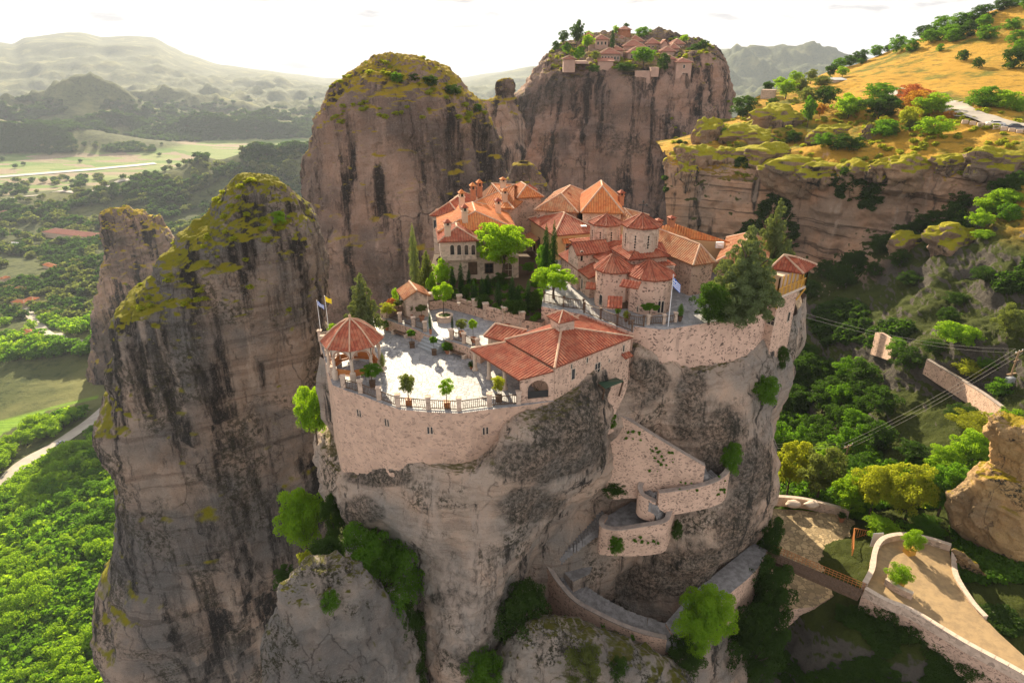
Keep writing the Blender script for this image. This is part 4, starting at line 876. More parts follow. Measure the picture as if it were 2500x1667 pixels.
# lean-to hoods, apse windows, doors
def hood(px0, py0, px1, py1, Y0, run, drop_, label=None, nm='hood'):
    a = atY(px0, py0, Y0); b = Vector((0, 0, 0)); d = ray(px1, py1); k = (a.z - CAMZ) / d.z; b = Vector((0, 0, CAMZ)) + d * k
    t = (b - a); t.z = 0; t.normalize(); out = t.cross(Vector((0, 0, 1))); mb = MB(); up = Vector((0, 0, drop_))
    roofmesh(mb, [[a + out * run - up, b + out * run - up, b, a]], .1); return mb.build(nm, ['tile_red'], CH)
hood(1520, 681, 1566, 688, 64.4, 1.0, .45); hood(1484, 722, 1520, 724, 64.8, 1.5, .7, nm='porch_roof'); hood(1432, 688, 1457, 690, 69.5, .8, .5)
def cwin(px, py, Y, w, h, ang, **k):
    c = atY(px, py, Y); t = Vector((cos(ang), sin(ang), 0)); return window(CH, c, t, w, h, **k)
def on_obj(o, px, py):
    bv = BVHTree.FromPolygons([v.co.copy() for v in o.data.vertices], [tuple(p.vertices) for p in o.data.polygons]); h = bv.ray_cast(Vector((0, 0, CAMZ)), ray(px, py).normalized()); return h
cw = [c for c in CH.children if c.name.startswith('wall')][0]
for px, py, w, h, ar in ((1467, 732, .45, 1.2, True), (1421, 693, .4, 1.2, True), (1609, 749, .28, 1.3, True), (1617, 749, .28, 1.3, True), (1557, 755, .15, .6, False), (1639, 735, .15, .6, False), (1420, 625, .3, 1.2, True)):
    h_ = on_obj(cw, px, py)
    if h_[0] is None: continue
    nn = h_[1]; 
    if nn.dot(ray(px, py)) > 0: nn = -nn
    window(CH, h_[0], Vector((-nn.y, nn.x, 0)), w, h, ar, fr=.07, bars=False, out=.04)
h_ = on_obj(cw, 1522, 757)
if h_[0]: nn = h_[1]; nn = -nn if nn.dot(ray(1522, 757)) > 0 else nn; window(CH, h_[0], Vector((-nn.y, nn.x, 0)), .8, 1.7, False, frame='wood_dark', pane='wood_dark', name='door', fr=.1)

# ---------------------------------------------------------------- refectory with lantern and open porch
RV = {'F': (1354, 898, 3.5), 'R': (1547, 822, 3.5), 'L': (1232, 829, 3.5), 'B': (1424, 765, 3.5), 'T': (1372, 797, 5.0)}
HR = custom_roof('long rubble walled house with dark red hip roof and lantern beside the terrace', RV, [('L', 'F', 'T'), ('F', 'R', 'T'), ('R', 'B', 'T'), ('B', 'L', 'T')], 'tile_red', ['L', 'F', 'R', 'B'], -7, 3.5, 'masonry', [('L', 'T'), ('F', 'T'), ('R', 'T'), ('B', 'T')], inset=.2)
lc = atZ(1373, 806, 4.6); mb = MB(); mb.box((lc.x, lc.y + .3, 5.2), (1.7, 1.7, 1.3), .5); ln = mb.build('lantern', 'masonry_pale', HR.roof)
mb = MB(); q = [Vector((lc.x + 1.65 * cos(.5 + pi / 4 + k * pi / 2), lc.y + .3 + 1.65 * sin(.5 + pi / 4 + k * pi / 2), 5.85)) for k in range(4)]; ap = Vector((lc.x, lc.y + .3, 6.6))
roofmesh(mb, [[q[k], q[(k + 1) % 4], ap] for k in range(4)], .1); ridges(mb, [(q[k], ap) for k in range(4)], .07)
lr = mb.build('lantern', ['tile_red', 'ridge_tile'], HR.roof)
rf_, rr_ = HR.w[1], HR.w[2]; t = (rr_ - rf_); t.z = 0; t.normalize(); nn = t.cross(Vector((0, 0, 1)))
for px, py, w, h, fm in ((1399, 913, .45, 1.1, 'stone_pale'), (1395, 894, .18, .5, 'stone_pale'), (1433, 879, .2, .55, 'stone_pale'), (1458, 901, .75, 1.35, 'stone_pale'), (1487, 880, .15, .25, 'stone_pale'), (1522, 850, .25, .7, 'stone_pale'), (1528, 875, .2, .4, 'stone_pale')):
    window(HR.root, onplane(px, py, rf_, nn), t, w, h, False, fr=.06, frame=fm)
c = onplane(1528, 860, rf_, nn); mb = MB(); roofmesh(mb, [[c - t * .7 + nn * .6 - Vector((0, 0, .3)), c + t * .5 + nn * .6 - Vector((0, 0, .3)), c + t * .5, c - t * .7]], .1); mb.build('hood', ['tile_red'], HR.root)
# porch roof on columns
pv_ = {k: atZ(*v) for k, v in {'a': (1148, 852, 2.6), 'b': (1266, 927, 2.6), 'c': (1352, 905, 3.3), 'd': (1235, 835, 3.35)}.items()}
mb = MB(); roofmesh(mb, [[pv_['a'], pv_['b'], pv_['c'], pv_['d']]]); ridges(mb, [(pv_['a'], pv_['d'])]); pr = mb.build('porch_roof', ['tile_red', 'ridge_tile'], HR.root)
e = (pv_['b'] - pv_['a']); e.z = 0; en = e.normalized(); inw = Vector((-en.y, en.x, 0))
for px, py in ((1160, 903), (1194, 924), (1232, 950)):
    b = atZ(px, py, 0); mb = MB(); mb.lathe((b.x, b.y, 0), [(.32, 0), (.32, .12), (.26, .2), (.2, .3), (.18, 1.9), (.22, 2.0), (.36, 2.35), (.38, 2.5)], 12); mb.build('column', 'stone_pale', HR.root, True)
# arched gable wall between terrace and porch
g0 = atZ(1270, 985, 0); g1 = atZ(1352, 977, 0); t = (g1 - g0).normalized(); nn = Vector((t.y, -t.x, 0)); L = (g1 - g0).length; mb = MB()
hw = 1.0; cx = L * .53; zc = 1.25; N_ = 10
arc = [(cx + hw * cos(pi - k * pi / N_), zc + hw * sin(pi - k * pi / N_)) for k in range(N_ + 1)]
for o_ in (0, .35):
    P_ = lambda u, z: g0 + t * u - nn * o_ + Vector((0, 0, z)); zt = lambda u: 2.5 + u / L * .85
    mb.face([P_(0, -.2), P_(cx - hw, -.2), P_(cx - hw, zc), P_(cx - hw, zt(cx - hw)), P_(0, zt(0))]); mb.face([P_(cx + hw, -.2), P_(L, -.2), P_(L, zt(L)), P_(cx + hw, zt(cx + hw)), P_(cx + hw, zc)])
    for (u, z), (u2, z2) in zip(arc, arc[1:]): mb.face([P_(u, z), P_(u2, z2), P_(u2, zt(u2)), P_(u, zt(u))])
    mb.face([P_(cx - hw, -.2), P_(cx + hw, -.2), P_(cx + hw, .35), P_(cx - hw, .35)])
for (u, z), (u2, z2) in zip([(cx - hw, .35)] + arc + [(cx + hw, .35)], arc + [(cx + hw, .35), (cx - hw, .35)]):
    a, b = g0 + t * u + Vector((0, 0, z)), g0 + t * u2 + Vector((0, 0, z2)); mb.face([a, b, b - nn * .35, a - nn * .35])
mb.build('arched_wall', 'masonry', HR.root)
mb = MB(); mb.box(g0 + t * cx - nn * .2 + Vector((0, 0, .7)), (2 * hw, .05, .7), atan2(t.y, t.x)); mb.build('railing', 'iron', HR.root)
HS = house((1184, 819), (1243, 838), 3.2, 6.5, .9, 1, 'small red roofed annex tucked behind the long terrace house', tile='tile_red', kind='gable', ridgedir='y') if False else custom_roof('small red roofed annex tucked behind the long terrace house', {'a': (1181, 820, 2.9), 'b': (1232, 834, 3.0), 'c': (1290, 806, 3.0), 'e': (1245, 790, 2.9), 'r0': (1210, 790, 3.7), 'r1': (1286, 806, 3.7)}, [('a', 'b', 'r1', 'r0'), ('e', 'a', 'r0')], 'tile_red', ['a', 'b', 'c', 'e'], 0, 2.9, 'masonry_pale', [('r0', 'r1'), ('a', 'r0')])

# ---------------------------------------------------------------- gazebo
gc = Vector((-16.05, 60.2, 0)); root = empty('gazebo', gc, 'octagonal arched gazebo with red tiled dome at the terrace corner', 'gazebo')
seg = 8; rg = 2.55; rt = radians(8)
ring = lambda R, z: [Vector((gc.x + R * cos(2 * pi * k / seg + rt), gc.y + R * sin(2 * pi * k / seg + rt), z)) for k in range(seg)]
mb = MB(); prof = [(3.15, 3.45), (2.5, 4.05), (1.75, 4.75), (.95, 5.3), (.12, 5.65)]
for k in range(seg):
    for (r0, z0), (r1, z1) in zip(prof, prof[1:]):
        a, b = ring(r0, z0)[k], ring(r0, z0)[(k + 1) % seg]; c, d = ring(r1, z1)[(k + 1) % seg], ring(r1, z1)[k]
        t = (b - a).normalized(); l0 = sum(sqrt((p[0] - q[0]) ** 2 + (p[1] - q[1]) ** 2) for p, q in zip(prof, prof[1:]) if p[0] > r0 - 1e-6 and p[0] > r0)
        mb.face([a, b, c, d], [(p.dot(t), l0 + (0 if i < 2 else .9)) for i, p in enumerate((a, b, c, d))])
    mb.tube([ring(r, z + .04)[k] for r, z in prof], .08, 5, 1)
mb.face(ring(3.15, 3.44)[::-1]); mb.lathe((gc.x, gc.y, 5.6), [(.16, 0), (.2, .15), (.1, .3), (.16, .4), (.02, .55)], 8, 1)
mb.build('roof', ['tile_red', 'ridge_tile'], root)
for k in range(seg):
    p = ring(rg, 0)[k]; mb = MB(); mb.lathe(p, [(.3, 0), (.3, .9), (.2, 1.0), (.17, 1.1), (.15, 2.2), (.24, 2.45)], 10); mb.build('column', 'stone_pale', root, True)
mb = MB()
for k in range(seg):
    a, b = ring(rg, 0)[k], ring(rg, 0)[(k + 1) % seg]; t = (b - a); L = t.length; t.normalize(); nn = Vector((t.y, -t.x, 0)); hw = L * .40; cx = L / 2; zc = 2.4
    arc = [(0, zc)] + [(cx + hw * cos(pi - q * pi / 10), zc + hw * .9 * sin(pi - q * pi / 10)) for q in range(11)] + [(L, zc)]
    for o_ in (.15, -.15):
        for (u, z), (u2, z2) in zip(arc, arc[1:]): mb.face([a + t * u + nn * o_ + Vector((0, 0, z)), a + t * u2 + nn * o_ + Vector((0, 0, z2)), a + t * u2 + nn * o_ + Vector((0, 0, 3.5)), a + t * u + nn * o_ + Vector((0, 0, 3.5))])
    for (u, z), (u2, z2) in zip(arc, arc[1:]): p, q_ = a + t * u + Vector((0, 0, z)), a + t * u2 + Vector((0, 0, z2)); mb.face([p + nn * .15, q_ + nn * .15, q_ - nn * .15, p - nn * .15])
    mb.tube([a + t * (cx + hw * 1.12 * cos(pi - q * pi / 10)) + nn * .16 + Vector((0, 0, zc + hw * 1.02 * sin(pi - q * pi / 10))) for q in range(11)], .045, 4, 1)
mb.build('arcade', ['stone_pale', 'terracotta'], root)
mb = MB()
for k in range(seg):
    if k in (7,): continue
    a, b = ring(rg - .35, 0)[k], ring(rg - .35, 0)[(k + 1) % seg]; t = (b - a).normalized(); nn = Vector((t.y, -t.x, 0)); c = (a + b) / 2
    mb.box((c.x, c.y, .45), ((b - a).length, .4, .08), atan2(t.y, t.x)); 
    mb.box((c.x - nn.x * -.15, c.y - nn.y * -.15, .8), ((b - a).length, .07, .55), atan2(t.y, t.x))
mb.build('bench', 'wood_orange', root)
# ---------------------------------------------------------------- balustrades
def balustrade(pts, z, label, posth=1.25, pw=.42, mat_='wood_dark', group=None, name='balustrade', dens=5.5, stone='masonry_pale', ph=.95):
    root = empty(name, pts[0], label, 'balustrade', group)
    for p in pts:
        mb = MB(); mb.box((p[0], p[1], z + posth / 2), (pw, pw, posth), .1); mb.box((p[0], p[1], z + posth + .04), (pw + .12, pw + .12, .1), .1); mb.build('stone_post', stone, root)
    for a, b in zip(pts, pts[1:]):
        a, b = Vector(a), Vector(b); L = (b - a).length; mb = MB()
        if L < .6: continue
        for h in (.12, ph): mb.tube([hv(a) + Vector((0, 0, z + h)), hv(b) + Vector((0, 0, z + h))], .05, 5)
        k = max(2, int(L * dens))
        for i in range(1, k): p = a.lerp(b, i / k); mb.box((p.x, p.y, z + ph / 2 + .05), (.05, .05, ph - .1))
        mb.build('rail_panel', mat_, root)
fp = [atZ(x, y, .02) for x, y in ((839, 946), (881, 958), (926, 975), (972, 992), (1046, 998), (1121, 1001), (1195, 991), (1266, 985))]
balustrade(fp, 0, 'wooden rail with stone posts along the curved front edge of the terrace')
lp = [atZ(x, y, .02) for x, y in ((812, 922), (806, 893), (799, 868), (790, 845), (783, 832))]; lp.append(Vector((lp[-1].x + 2.2, lp[-1].y + 1.6, 0)))
balustrade(lp, 0, 'short rail along the left edge of the terrace beside the gazebo', mat_='stone_pale')
up1 = [atZ(x, y, 1.32) for x, y in ((946, 775), (977, 786), (1010, 797), (1038, 808))]; up2 = [atZ(x, y, 1.32) for x, y in ((1102, 828), (1133, 837), (1166, 852))]
balustrade(up1, 1.3, 'rail on the upper terrace left of the steps with flower pots', posth=1.1); balustrade(up2, 1.3, 'rail on the upper terrace right of the steps', posth=1.1)
cp = [atZ(x, y, 3.9) for x, y in ((1328, 738), (1376, 750), (1424, 757))]; balustrade(cp, 3.9, 'dark wooden fence above the arched retaining wall', posth=1.2, pw=.14, stone='wood_dark', ph=1.1)
cp = [atZ(x, y, 3.9) for x, y in ((1426, 764), (1466, 779), (1506, 795), (1543, 810))]; balustrade(cp, 3.9, 'dark wooden fence stepping down behind the red hip roof', posth=1.2, pw=.14, stone='wood_dark', ph=1.1)
cp = [atZ(x, y, 3.9) for x, y in ((1535, 792), (1571, 797))]; balustrade(cp, 3.9, 'short wooden fence beside the church door', posth=1.1, pw=.14, stone='wood_dark', ph=1.0)
cp = [atZ(x, y, 3.9) for x, y in ((1582, 792), (1620, 791), (1648, 786))]; balustrade(cp, 3.9, 'low wooden fence below the tall church apse', posth=1.0, pw=.3, ph=.8)
# steps between the terraces
s0, s1 = atZ(1046, 822, .9), atZ(1080, 836, .9); t = (s1 - s0).normalized(); nn = Vector((t.y, -t.x, 0)); mb = MB(); w_ = (s1 - s0).length + .6
for k in range(5): mb.box((s0 + s1) / 2 + nn * (.32 * k) + Vector((0, 0, -.9 + (1.3 - .26 * k) / 2)), (w_, .34, 1.3 - .26 * k), atan2(t.y, t.x))
tag(mb.build('steps', 'lead_grey'), 'five broad stone steps joining the two terraces', 'steps')
# garden wall with pillars
def lowwall(px, z, h, label, w=.4, mat_='masonry', caps=True, name='garden_wall', zb=None):
    pts = [atZ(x, y, z) for x, y in px]; root = empty(name, pts[0], label, 'wall'); mb = MB()
    for a, b in zip(pts, pts[1:]):
        c = (a + b) / 2; d = b - a; mb.box((c.x, c.y, z + h / 2 - .1), (d.length, w, h + .2), atan2(d.y, d.x))
    mb.build('wall', mat_, root)
    if caps:
        for p in pts: mb = MB(); mb.box((p.x, p.y, z + (h + .3) / 2), (.6, .6, h + .3), .2); mb.box((p.x, p.y, z + h + .38), (.75, .75, .14), .2); mb.build('pillar', 'masonry_pale', root)
    return pts
lowwall([(1052, 752), (1084, 748), (1122, 757), (1160, 768)], 1.3, 1.5, 'stone garden wall with capped pillars behind the round planter')
lowwall([(1186, 778), (1232, 788), (1274, 800)], 1.3, 1.5, 'stone garden wall with urn topped pillars right of the garden gate')
lowwall([(936, 776), (960, 766), (1000, 758)], 1.3, 1.0, 'low stone planter wall with yellow flowers', w=.9, caps=False)
# shed
SH = house((985, 732), (1052, 723), 3.9, 3.6, .9, 1.2, 'small stone shelter with a tiled lean roof at the terrace edge', tile='tile_old', kind='gable', ridgedir='y', wall='masonry_pale', name='shelter', cat='shelter')
# ---------------------------------------------------------------- stair walls on the rock
def cwall(name, label, P, th=.45, coping=True, mat_='masonry', n_=40, cat='wall', names=None, group=None):
    T = []; Bm = []
    for p in P:
        if names: b = on(p[0], p[2], names); Y = b.y; t = atY(p[0], p[1], Y)
        else: Y = p[2]; t = atY(p[0], p[1], Y); b = atY(p[0], p[3], Y); b = Vector((t.x, t.y, b.z))
        T.append(t); Bm.append(Vector((t.x, t.y, b.z)))
    T = resample(T, n_); Bm = resample(Bm, n_); root = empty(name, (T[0].x, T[0].y, Bm[0].z), label, cat, group)
    mb = MB(); cp = MB()
    def off(i, d):
        v = T[min(i + 1, n_ - 1)] - T[max(i - 1, 0)]; v.z = 0; v.normalize(); return Vector((-v.y, v.x, 0)) * d
    for i in range(n_ - 1):
        a, b = T[i], T[i + 1]; oa, ob = off(i, th), off(i + 1, th); la = Vector((a.x, a.y, Bm[i].z - .6)); lb = Vector((b.x, b.y, Bm[i + 1].z - .6))
        mb.face([la, lb, b, a]); mb.face([a + oa, b + ob, lb + ob, la + oa]); mb.face([a, b, b + ob, a + oa])
        if coping:
            z = Vector((0, 0, .1)); s = .06
            q = [a - oa / th * s, b - ob / th * s, b + ob * (1 + s / th), a + oa * (1 + s / th)]
            cp.face([p + z for p in q]); cp.face([q[0], q[1], q[1] + z, q[0] + z]); cp.face([q[2], q[3], q[3] + z, q[2] + z])
    for i in (0, n_ - 1):
        a = T[i]; o_ = off(i, th); l = Vector((a.x, a.y, Bm[i].z - .6)); mb.face([a, a + o_, l + o_, l])
    mb.build('wall', mat_, root)
    if coping: cp.build('coping', 'stone_dull', root)
    return T
simple('stone_dull', (.34, .28, .24), .9, (.24, .20, .18), 2.)
simple('step_grey', (.30, .29, .29), .85, (.18, .17, .17), 1.5, .05)
def steps(pts, width, k, label, rise=.16, side=0, lift=0, name='stairs'):
    W_ = resample([Vector(p) for p in pts], k + 1); mb = MB()
    for i in range(k):
        a, b = W_[i], W_[i + 1]; d = b - a; d.z = 0; L = d.length; d.normalize(); s = Vector((-d.y, d.x, 0)); c = (a + b) / 2
        random.seed(i * 7 + k); w = width * random.uniform(.94, 1.05)
        mb.box(c + s * side + Vector((0, 0, lift - .6)), (L * 1.04, w, 1.2 + random.uniform(-.03, .03)), atan2(d.y, d.x) + random.uniform(-.03, .03))
        if i % 2 == 0: mb.box(c + s * (side + random.uniform(-.7, .7)) + Vector((0, 0, lift + .02)), (L * .9, width * .3, .05), atan2(d.y, d.x))
    return tag(mb.build(name, 'step_grey'), label, 'stairs')
cwall('stair_wall', 'tall triangular rubble wall supporting the upper stair flight', [(1470, 990, 60.1, 1060), (1495, 1003, 60, 1195), (1550, 1035, 59.6, 1205), (1610, 1072, 59.3, 1200), (1670, 1108, 59, 1182), (1722, 1138, 58.8, 1165)])
cwall('stair_wall', 'curved parapet wall at the second bend of the stairs', [(1775, 1125, 61, 1180), (1770, 1148, 59.6, 1205), (1742, 1170, 59, 1220), (1690, 1185, 58.6, 1232), (1640, 1193, 58.4, 1238), (1606, 1197, 58.3, 1222)])
cwall('stair_wall', 'short curved wall beside the narrow middle steps', [(1561, 1177, 59.5, 1230), (1558, 1192, 58.9, 1240), (1570, 1211, 58.3, 1254), (1602, 1227, 57.8, 1264)], n_=20)
cwall('stair_wall', 'rounded bastion wall around the lower stair landing', [(1475, 1255, 60, 1310), (1464, 1270, 58.5, 1330), (1469, 1286, 57.5, 1342), (1506, 1294, 56.9, 1346), (1570, 1285, 56.8, 1346), (1626, 1273, 56.9, 1338), (1641, 1247, 58, 1320), (1652, 1220, 59.3, 1290)])
cwall('stair_wall', 'long curved rubble wall along the lowest stair flight', [(1312, 1350, 60.4, 1420), (1332, 1378, 59.5, 1470), (1360, 1421, 58, 1525), (1401, 1467, 56.3, 1555), (1456, 1499, 54.8, 1578), (1524, 1531, 53.6, 1597), (1579, 1549, 53, 1605), (1628, 1560, 52.9, 1612)], n_=60)
steps([atY(1480, 997, 61.3), atY(1560, 1040, 60.7), atY(1640, 1088, 60.2), atY(1728, 1140, 60)], 1.7, 36, 'upper flight of worn grey steps behind the triangular wall', lift=-.7)
steps([atY(1748, 1150, 60.2), atY(1710, 1168, 59.6), atY(1650, 1182, 59.2), atY(1600, 1195, 59.2)], 1.6, 20, 'second flight of grey steps behind the curved parapet', lift=-.35)
steps([atY(1590, 1195, 59.2), atY(1583, 1210, 58.8), atY(1610, 1230, 58.2), atY(1615, 1262, 57.9)], 1.3, 14, 'narrow twisting middle steps between two small walls', lift=-.1)
slab('landing', [(1478, 1262), (1470, 1283), (1510, 1290), (1570, 1281), (1622, 1270), (1640, 1235), (1600, 1225), (1540, 1225)], -18.6, -22, ['step_grey', 'masonry'], 'paved lower landing inside the rounded wall', 'landing', kind='structure')
steps([atY(1478, 1258, 61), atY(1440, 1285, 60.6), atY(1405, 1313, 60.3), atY(1370, 1345, 60.4), atY(1350, 1368, 60.4)], 2.0, 24, 'straight stair flight hugging the pink rock wall', lift=0)
steps([atZ(1342, 1362, -25.6), atZ(1362, 1385, -26.4), atZ(1388, 1420, -27.4), atZ(1425, 1455, -28.2), atZ(1472, 1484, -29), atZ(1524, 1512, -29.7), atZ(1579, 1531, -30.2), atZ(1645, 1545, -30.4), atZ(1700, 1500, -30)], 3.0, 48, 'long curved lowest flight of broken grey steps')
slab('walkway', [(1625, 1520), (1660, 1480), (1698, 1440), (1776, 1376), (1840, 1325), (1874, 1343), (1850, 1387), (1826, 1412), (1770, 1458), (1730, 1486), (1690, 1540), (1650, 1560)], -30, -36, ['step_grey', 'masonry'], 'sloping paved walkway under the rock leading to the footbridge', 'walkway', kind='structure')
slab('landing', [(1350, 1352), (1400, 1330), (1450, 1370), (1440, 1400), (1400, 1420), (1375, 1395)], -26.3, -30, ['step_grey', 'rock_near'], 'patch of broken flagstones beside the stairs', 'landing', kind='structure')
# ---------------------------------------------------------------- footbridge, plaza, lower yard
bp = [atZ(1868, 1361, -30.4), atZ(2095, 1459, -31.2), atZ(2108, 1440, -31.2), atZ(1886, 1346, -30.4)]
root = empty('footbridge', bp[0], 'narrow brown footbridge with iron rails spanning the dark cleft', 'bridge')
mb = MB(); dn = Vector((0, 0, -.5))
mb.face(bp); mb.face([p + dn for p in bp][::-1])
for i in range(4): mb.face([bp[i] + dn, bp[(i + 1) % 4] + dn, bp[(i + 1) % 4], bp[i]])
mb.build('deck', 'bridge_deck' if 'bridge_deck' in MAT else 'wood_dark', root)
for a, b in ((bp[0], bp[1]), (bp[3], bp[2])):  # two sides
    mb = MB()
    for h in (.35, .7, 1.05): mb.tube([a + Vector((0, 0, h)), b + Vector((0, 0, h))], .035, 4)
    for i in range(25): p = a.lerp(b, i / 24); mb.tube([p, p + Vector((0, 0, 1.05))], .03, 4)
    mb.build('railing', 'wood_dark' if a is bp[0] else 'wood_orange', root)
simple('sand_paving', (.36, .25, .13), .9, (.27, .19, .105), 1.2)
masonry('yard_stone', (.22, .17, .10), (.40, .30, .17), 1.2, 1.2, .04, .8)
slab('plaza', [(2106, 1444), (2122, 1405), (2128, 1365), (2138, 1338), (2160, 1320), (2205, 1314), (2260, 1323), (2318, 1342), (2327, 1404), (2366, 1468), (2438, 1544), (2500, 1600), (2620, 1700), (2620, 1760), (2500, 1658), (2353, 1577), (2225, 1500), (2161, 1474)], -31.4, -38, ['sand_paving', 'masonry'], 'sandy paved approach road and turning place', 'road', kind='structure')
slab('courtyard', [(1862, 1240), (1950, 1245), (2055, 1256), (2125, 1290), (2110, 1350), (2085, 1400), (2060, 1440), (1990, 1480), (1900, 1490), (1870, 1420)], -36.2, -40, ['yard_stone', 'masonry'], 'lower yard paved with rough yellow stones', 'courtyard', kind='structure')
def lw(pts, z, h, w, label, mat_='masonry_pale'):
    P_ = resample([atZ(x, y, z) for x, y in pts], 24); root = empty('low_wall', P_[0], label, 'wall'); mb = MB(); cp = MB()
    for a, b in zip(P_, P_[1:]):
        d = b - a; c = (a + b) / 2; mb.box((c.x, c.y, z + h / 2 - .2), (d.length * 1.05, w, h + .4), atan2(d.y, d.x)); cp.box((c.x, c.y, z + h + .04), (d.length * 1.03, w + .12, .08), atan2(d.y, d.x))
    mb.build('wall', mat_, root); cp.build('coping', 'stone_pale', root)
lw([(2108, 1436), (2126, 1400), (2131, 1365), (2141, 1338), (2162, 1322), (2205, 1316), (2260, 1325), (2318, 1343)], -31.4, .9, .5, 'curved low wall around the inner end of the sandy road')
lw([(2110, 1447), (2161, 1476), (2225, 1502), (2353, 1579), (2500, 1660), (2610, 1745)], -31.4, .8, .5, 'long straight parapet on the outer edge of the sandy road')
lw([(2160, 1425), (2190, 1445), (2225, 1462)], -31.4, .9, .45, 'short inner wall beside the potted bush on the road')
lw([(2328, 1350), (2332, 1404), (2370, 1468), (2405, 1508)], -31.4, .25, .5, 'low kerb wall under the sunlit rock bank')
lw([(1880, 1226), (1950, 1232), (2010, 1245), (2070, 1262)], -36.2, 1.3, .5, 'long low wall at the far side of the lower yard')
# orange timber fence and glass gate
def fence(pts, z, h, label, mat_='wood_orange', name='timber_fence', k=9, cat='fence', r=.07):
    P_ = [atZ(x, y, z) for x, y in pts]; root = empty(name, P_[0], label, cat)
    for a, b in zip(P_, P_[1:]):
        mb = MB()
        for i in range(k): p = a.lerp(b, i / (k - 1)); mb.tube([p, p + Vector((0, 0, h))], r if i in (0, k - 1) else r * .6, 4)
        for hh in (.1, h): mb.tube([a + Vector((0, 0, hh)), b + Vector((0, 0, hh))], r, 4)
        mb.tube([a + Vector((0, 0, .1)), b + Vector((0, 0, h))], r * .7, 4)
        mb.build('fence_panel', mat_, root)
fence([(2076, 1370), (2078, 1318), (2122, 1326)], -36.2, 2.2, 'orange timber fence frame at the corner of the lower yard')
g0 = atZ(2124, 1332, -33); mb = MB(); mb.box(g0 + Vector((.7, 0, 1.1)), (1.5, .08, 2.3), .1); tag(mb.build('gate', 'gate_green' if 'gate_green' in MAT else 'lead_grey'), 'pale green metal gate at the end of the curved low wall', 'gate')
# green roofed hoist platform against the rock
h0 = atY(1463, 941, 57.2); h1 = atY(1500, 925, 60); root = empty('hoist_platform', h0, 'small dark green roofed cable platform on the rock below the red roof', 'platform')
mb = MB(); q = [atY(1462, 938, 57.0), atY(1476, 950, 56.2), atY(1521, 932, 58.2), atY(1500, 922, 60)]; up = Vector((0, 0, .12))
for p in q: pass
mb.face([p + up for p in q]); mb.face(q[::-1])
for i in range(4): mb.face([q[i], q[(i + 1) % 4], q[(i + 1) % 4] + up, q[i] + up])
for k in range(5): a = q[0].lerp(q[1], k / 4) + up; b = q[3].lerp(q[2], k / 4) + up; mb.tube([a, b], .05, 4)
mb.build('roof', 'green_metal', root)
mb = MB(); mb.tube([q[1], q[1] + Vector((0, 1.5, -3))], .1, 5); mb.tube([q[2], q[2] + Vector((0, 1.5, -2.4))], .1, 5); mb.tube([q[0], q[1]], .12, 4, 0); mb.build('frame', 'wood_dark', root)
# ruined walls on the hillside
HN = ['hillside']
cwall('ruined_wall', 'ruined rubble gable wall standing on the dark slope', [(2137, 812, 858), (2150, 812, 862), (2168, 822, 868), (2184, 835, 874)], .5, False, 'masonry', 12, names=HN)
cwall('ruined_wall', 'long sloping rubble wall descending the dark slope', [(2262, 878, 905), (2300, 900, 930), (2350, 930, 962), (2400, 962, 995), (2445, 995, 1025)], .6, True, 'masonry', 30, names=HN)

# ---------------------------------------------------------------- foliage
def leafmat(name, a, b, tr, trs=.55):
    m, n = mat(name); oi = n('ShaderNodeObjectInfo').outputs['Random']; isl = n('ShaderNodeNewGeometry').outputs['Random Per Island']
    c = n.mix(isl, a, b); c = n.mix(n.math('MULTIPLY', oi, .45), c, tuple(x * y for x, y in zip(a, (1.5, 1.1, 1.))))
    d = n('ShaderNodeBsdfDiffuse', {'Color': c, 'Roughness': .5}); t = n('ShaderNodeBsdfTranslucent', {'Color': n.mix(n.math('MULTIPLY', isl, .6), tr, tuple(x * .55 for x in tr))})
    mx = n('ShaderNodeMixShader', {0: trs, 1: d.outputs[0], 2: t.outputs[0]})
    g = n('ShaderNodeBsdfGlossy', {'Color': (.6, .6, .5, 1), 'Roughness': .5}); m2 = n('ShaderNodeMixShader', {0: .015, 1: mx.outputs[0], 2: g.outputs[0]})
    n.L.new(m2.outputs[0], n.out.inputs[0]); MAT[name] = m
leafmat('leaf_bright', (.12, .25, .012), (.22, .38, .02), (.42, .66, .02))
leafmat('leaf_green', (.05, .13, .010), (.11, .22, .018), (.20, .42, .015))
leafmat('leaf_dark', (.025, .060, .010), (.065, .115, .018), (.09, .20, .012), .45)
leafmat('leaf_olive', (.09, .12, .035), (.16, .19, .06), (.26, .32, .05))
leafmat('leaf_yellow', (.20, .24, .02), (.34, .36, .03), (.55, .60, .03))
leafmat('leaf_red', (.28, .08, .03), (.40, .15, .04), (.60, .20, .05))
leafmat('leaf_orange', (.32, .16, .02), (.42, .24, .03), (.65, .34, .03))
leafmat('leaf_cedar', (.08, .12, .055), (.21, .27, .12), (.28, .34, .06), .35)
leafmat('leaf_cypress', (.012, .042, .012), (.035, .085, .018), (.05, .13, .012), .3)
leafmat('ivy', (.020, .05, .008), (.05, .10, .012), (.08, .18, .01), .35)
simple('bark', (.12, .085, .06), .95, (.07, .05, .035), 2.)
simple('bark_pale', (.30, .24, .18), .95)
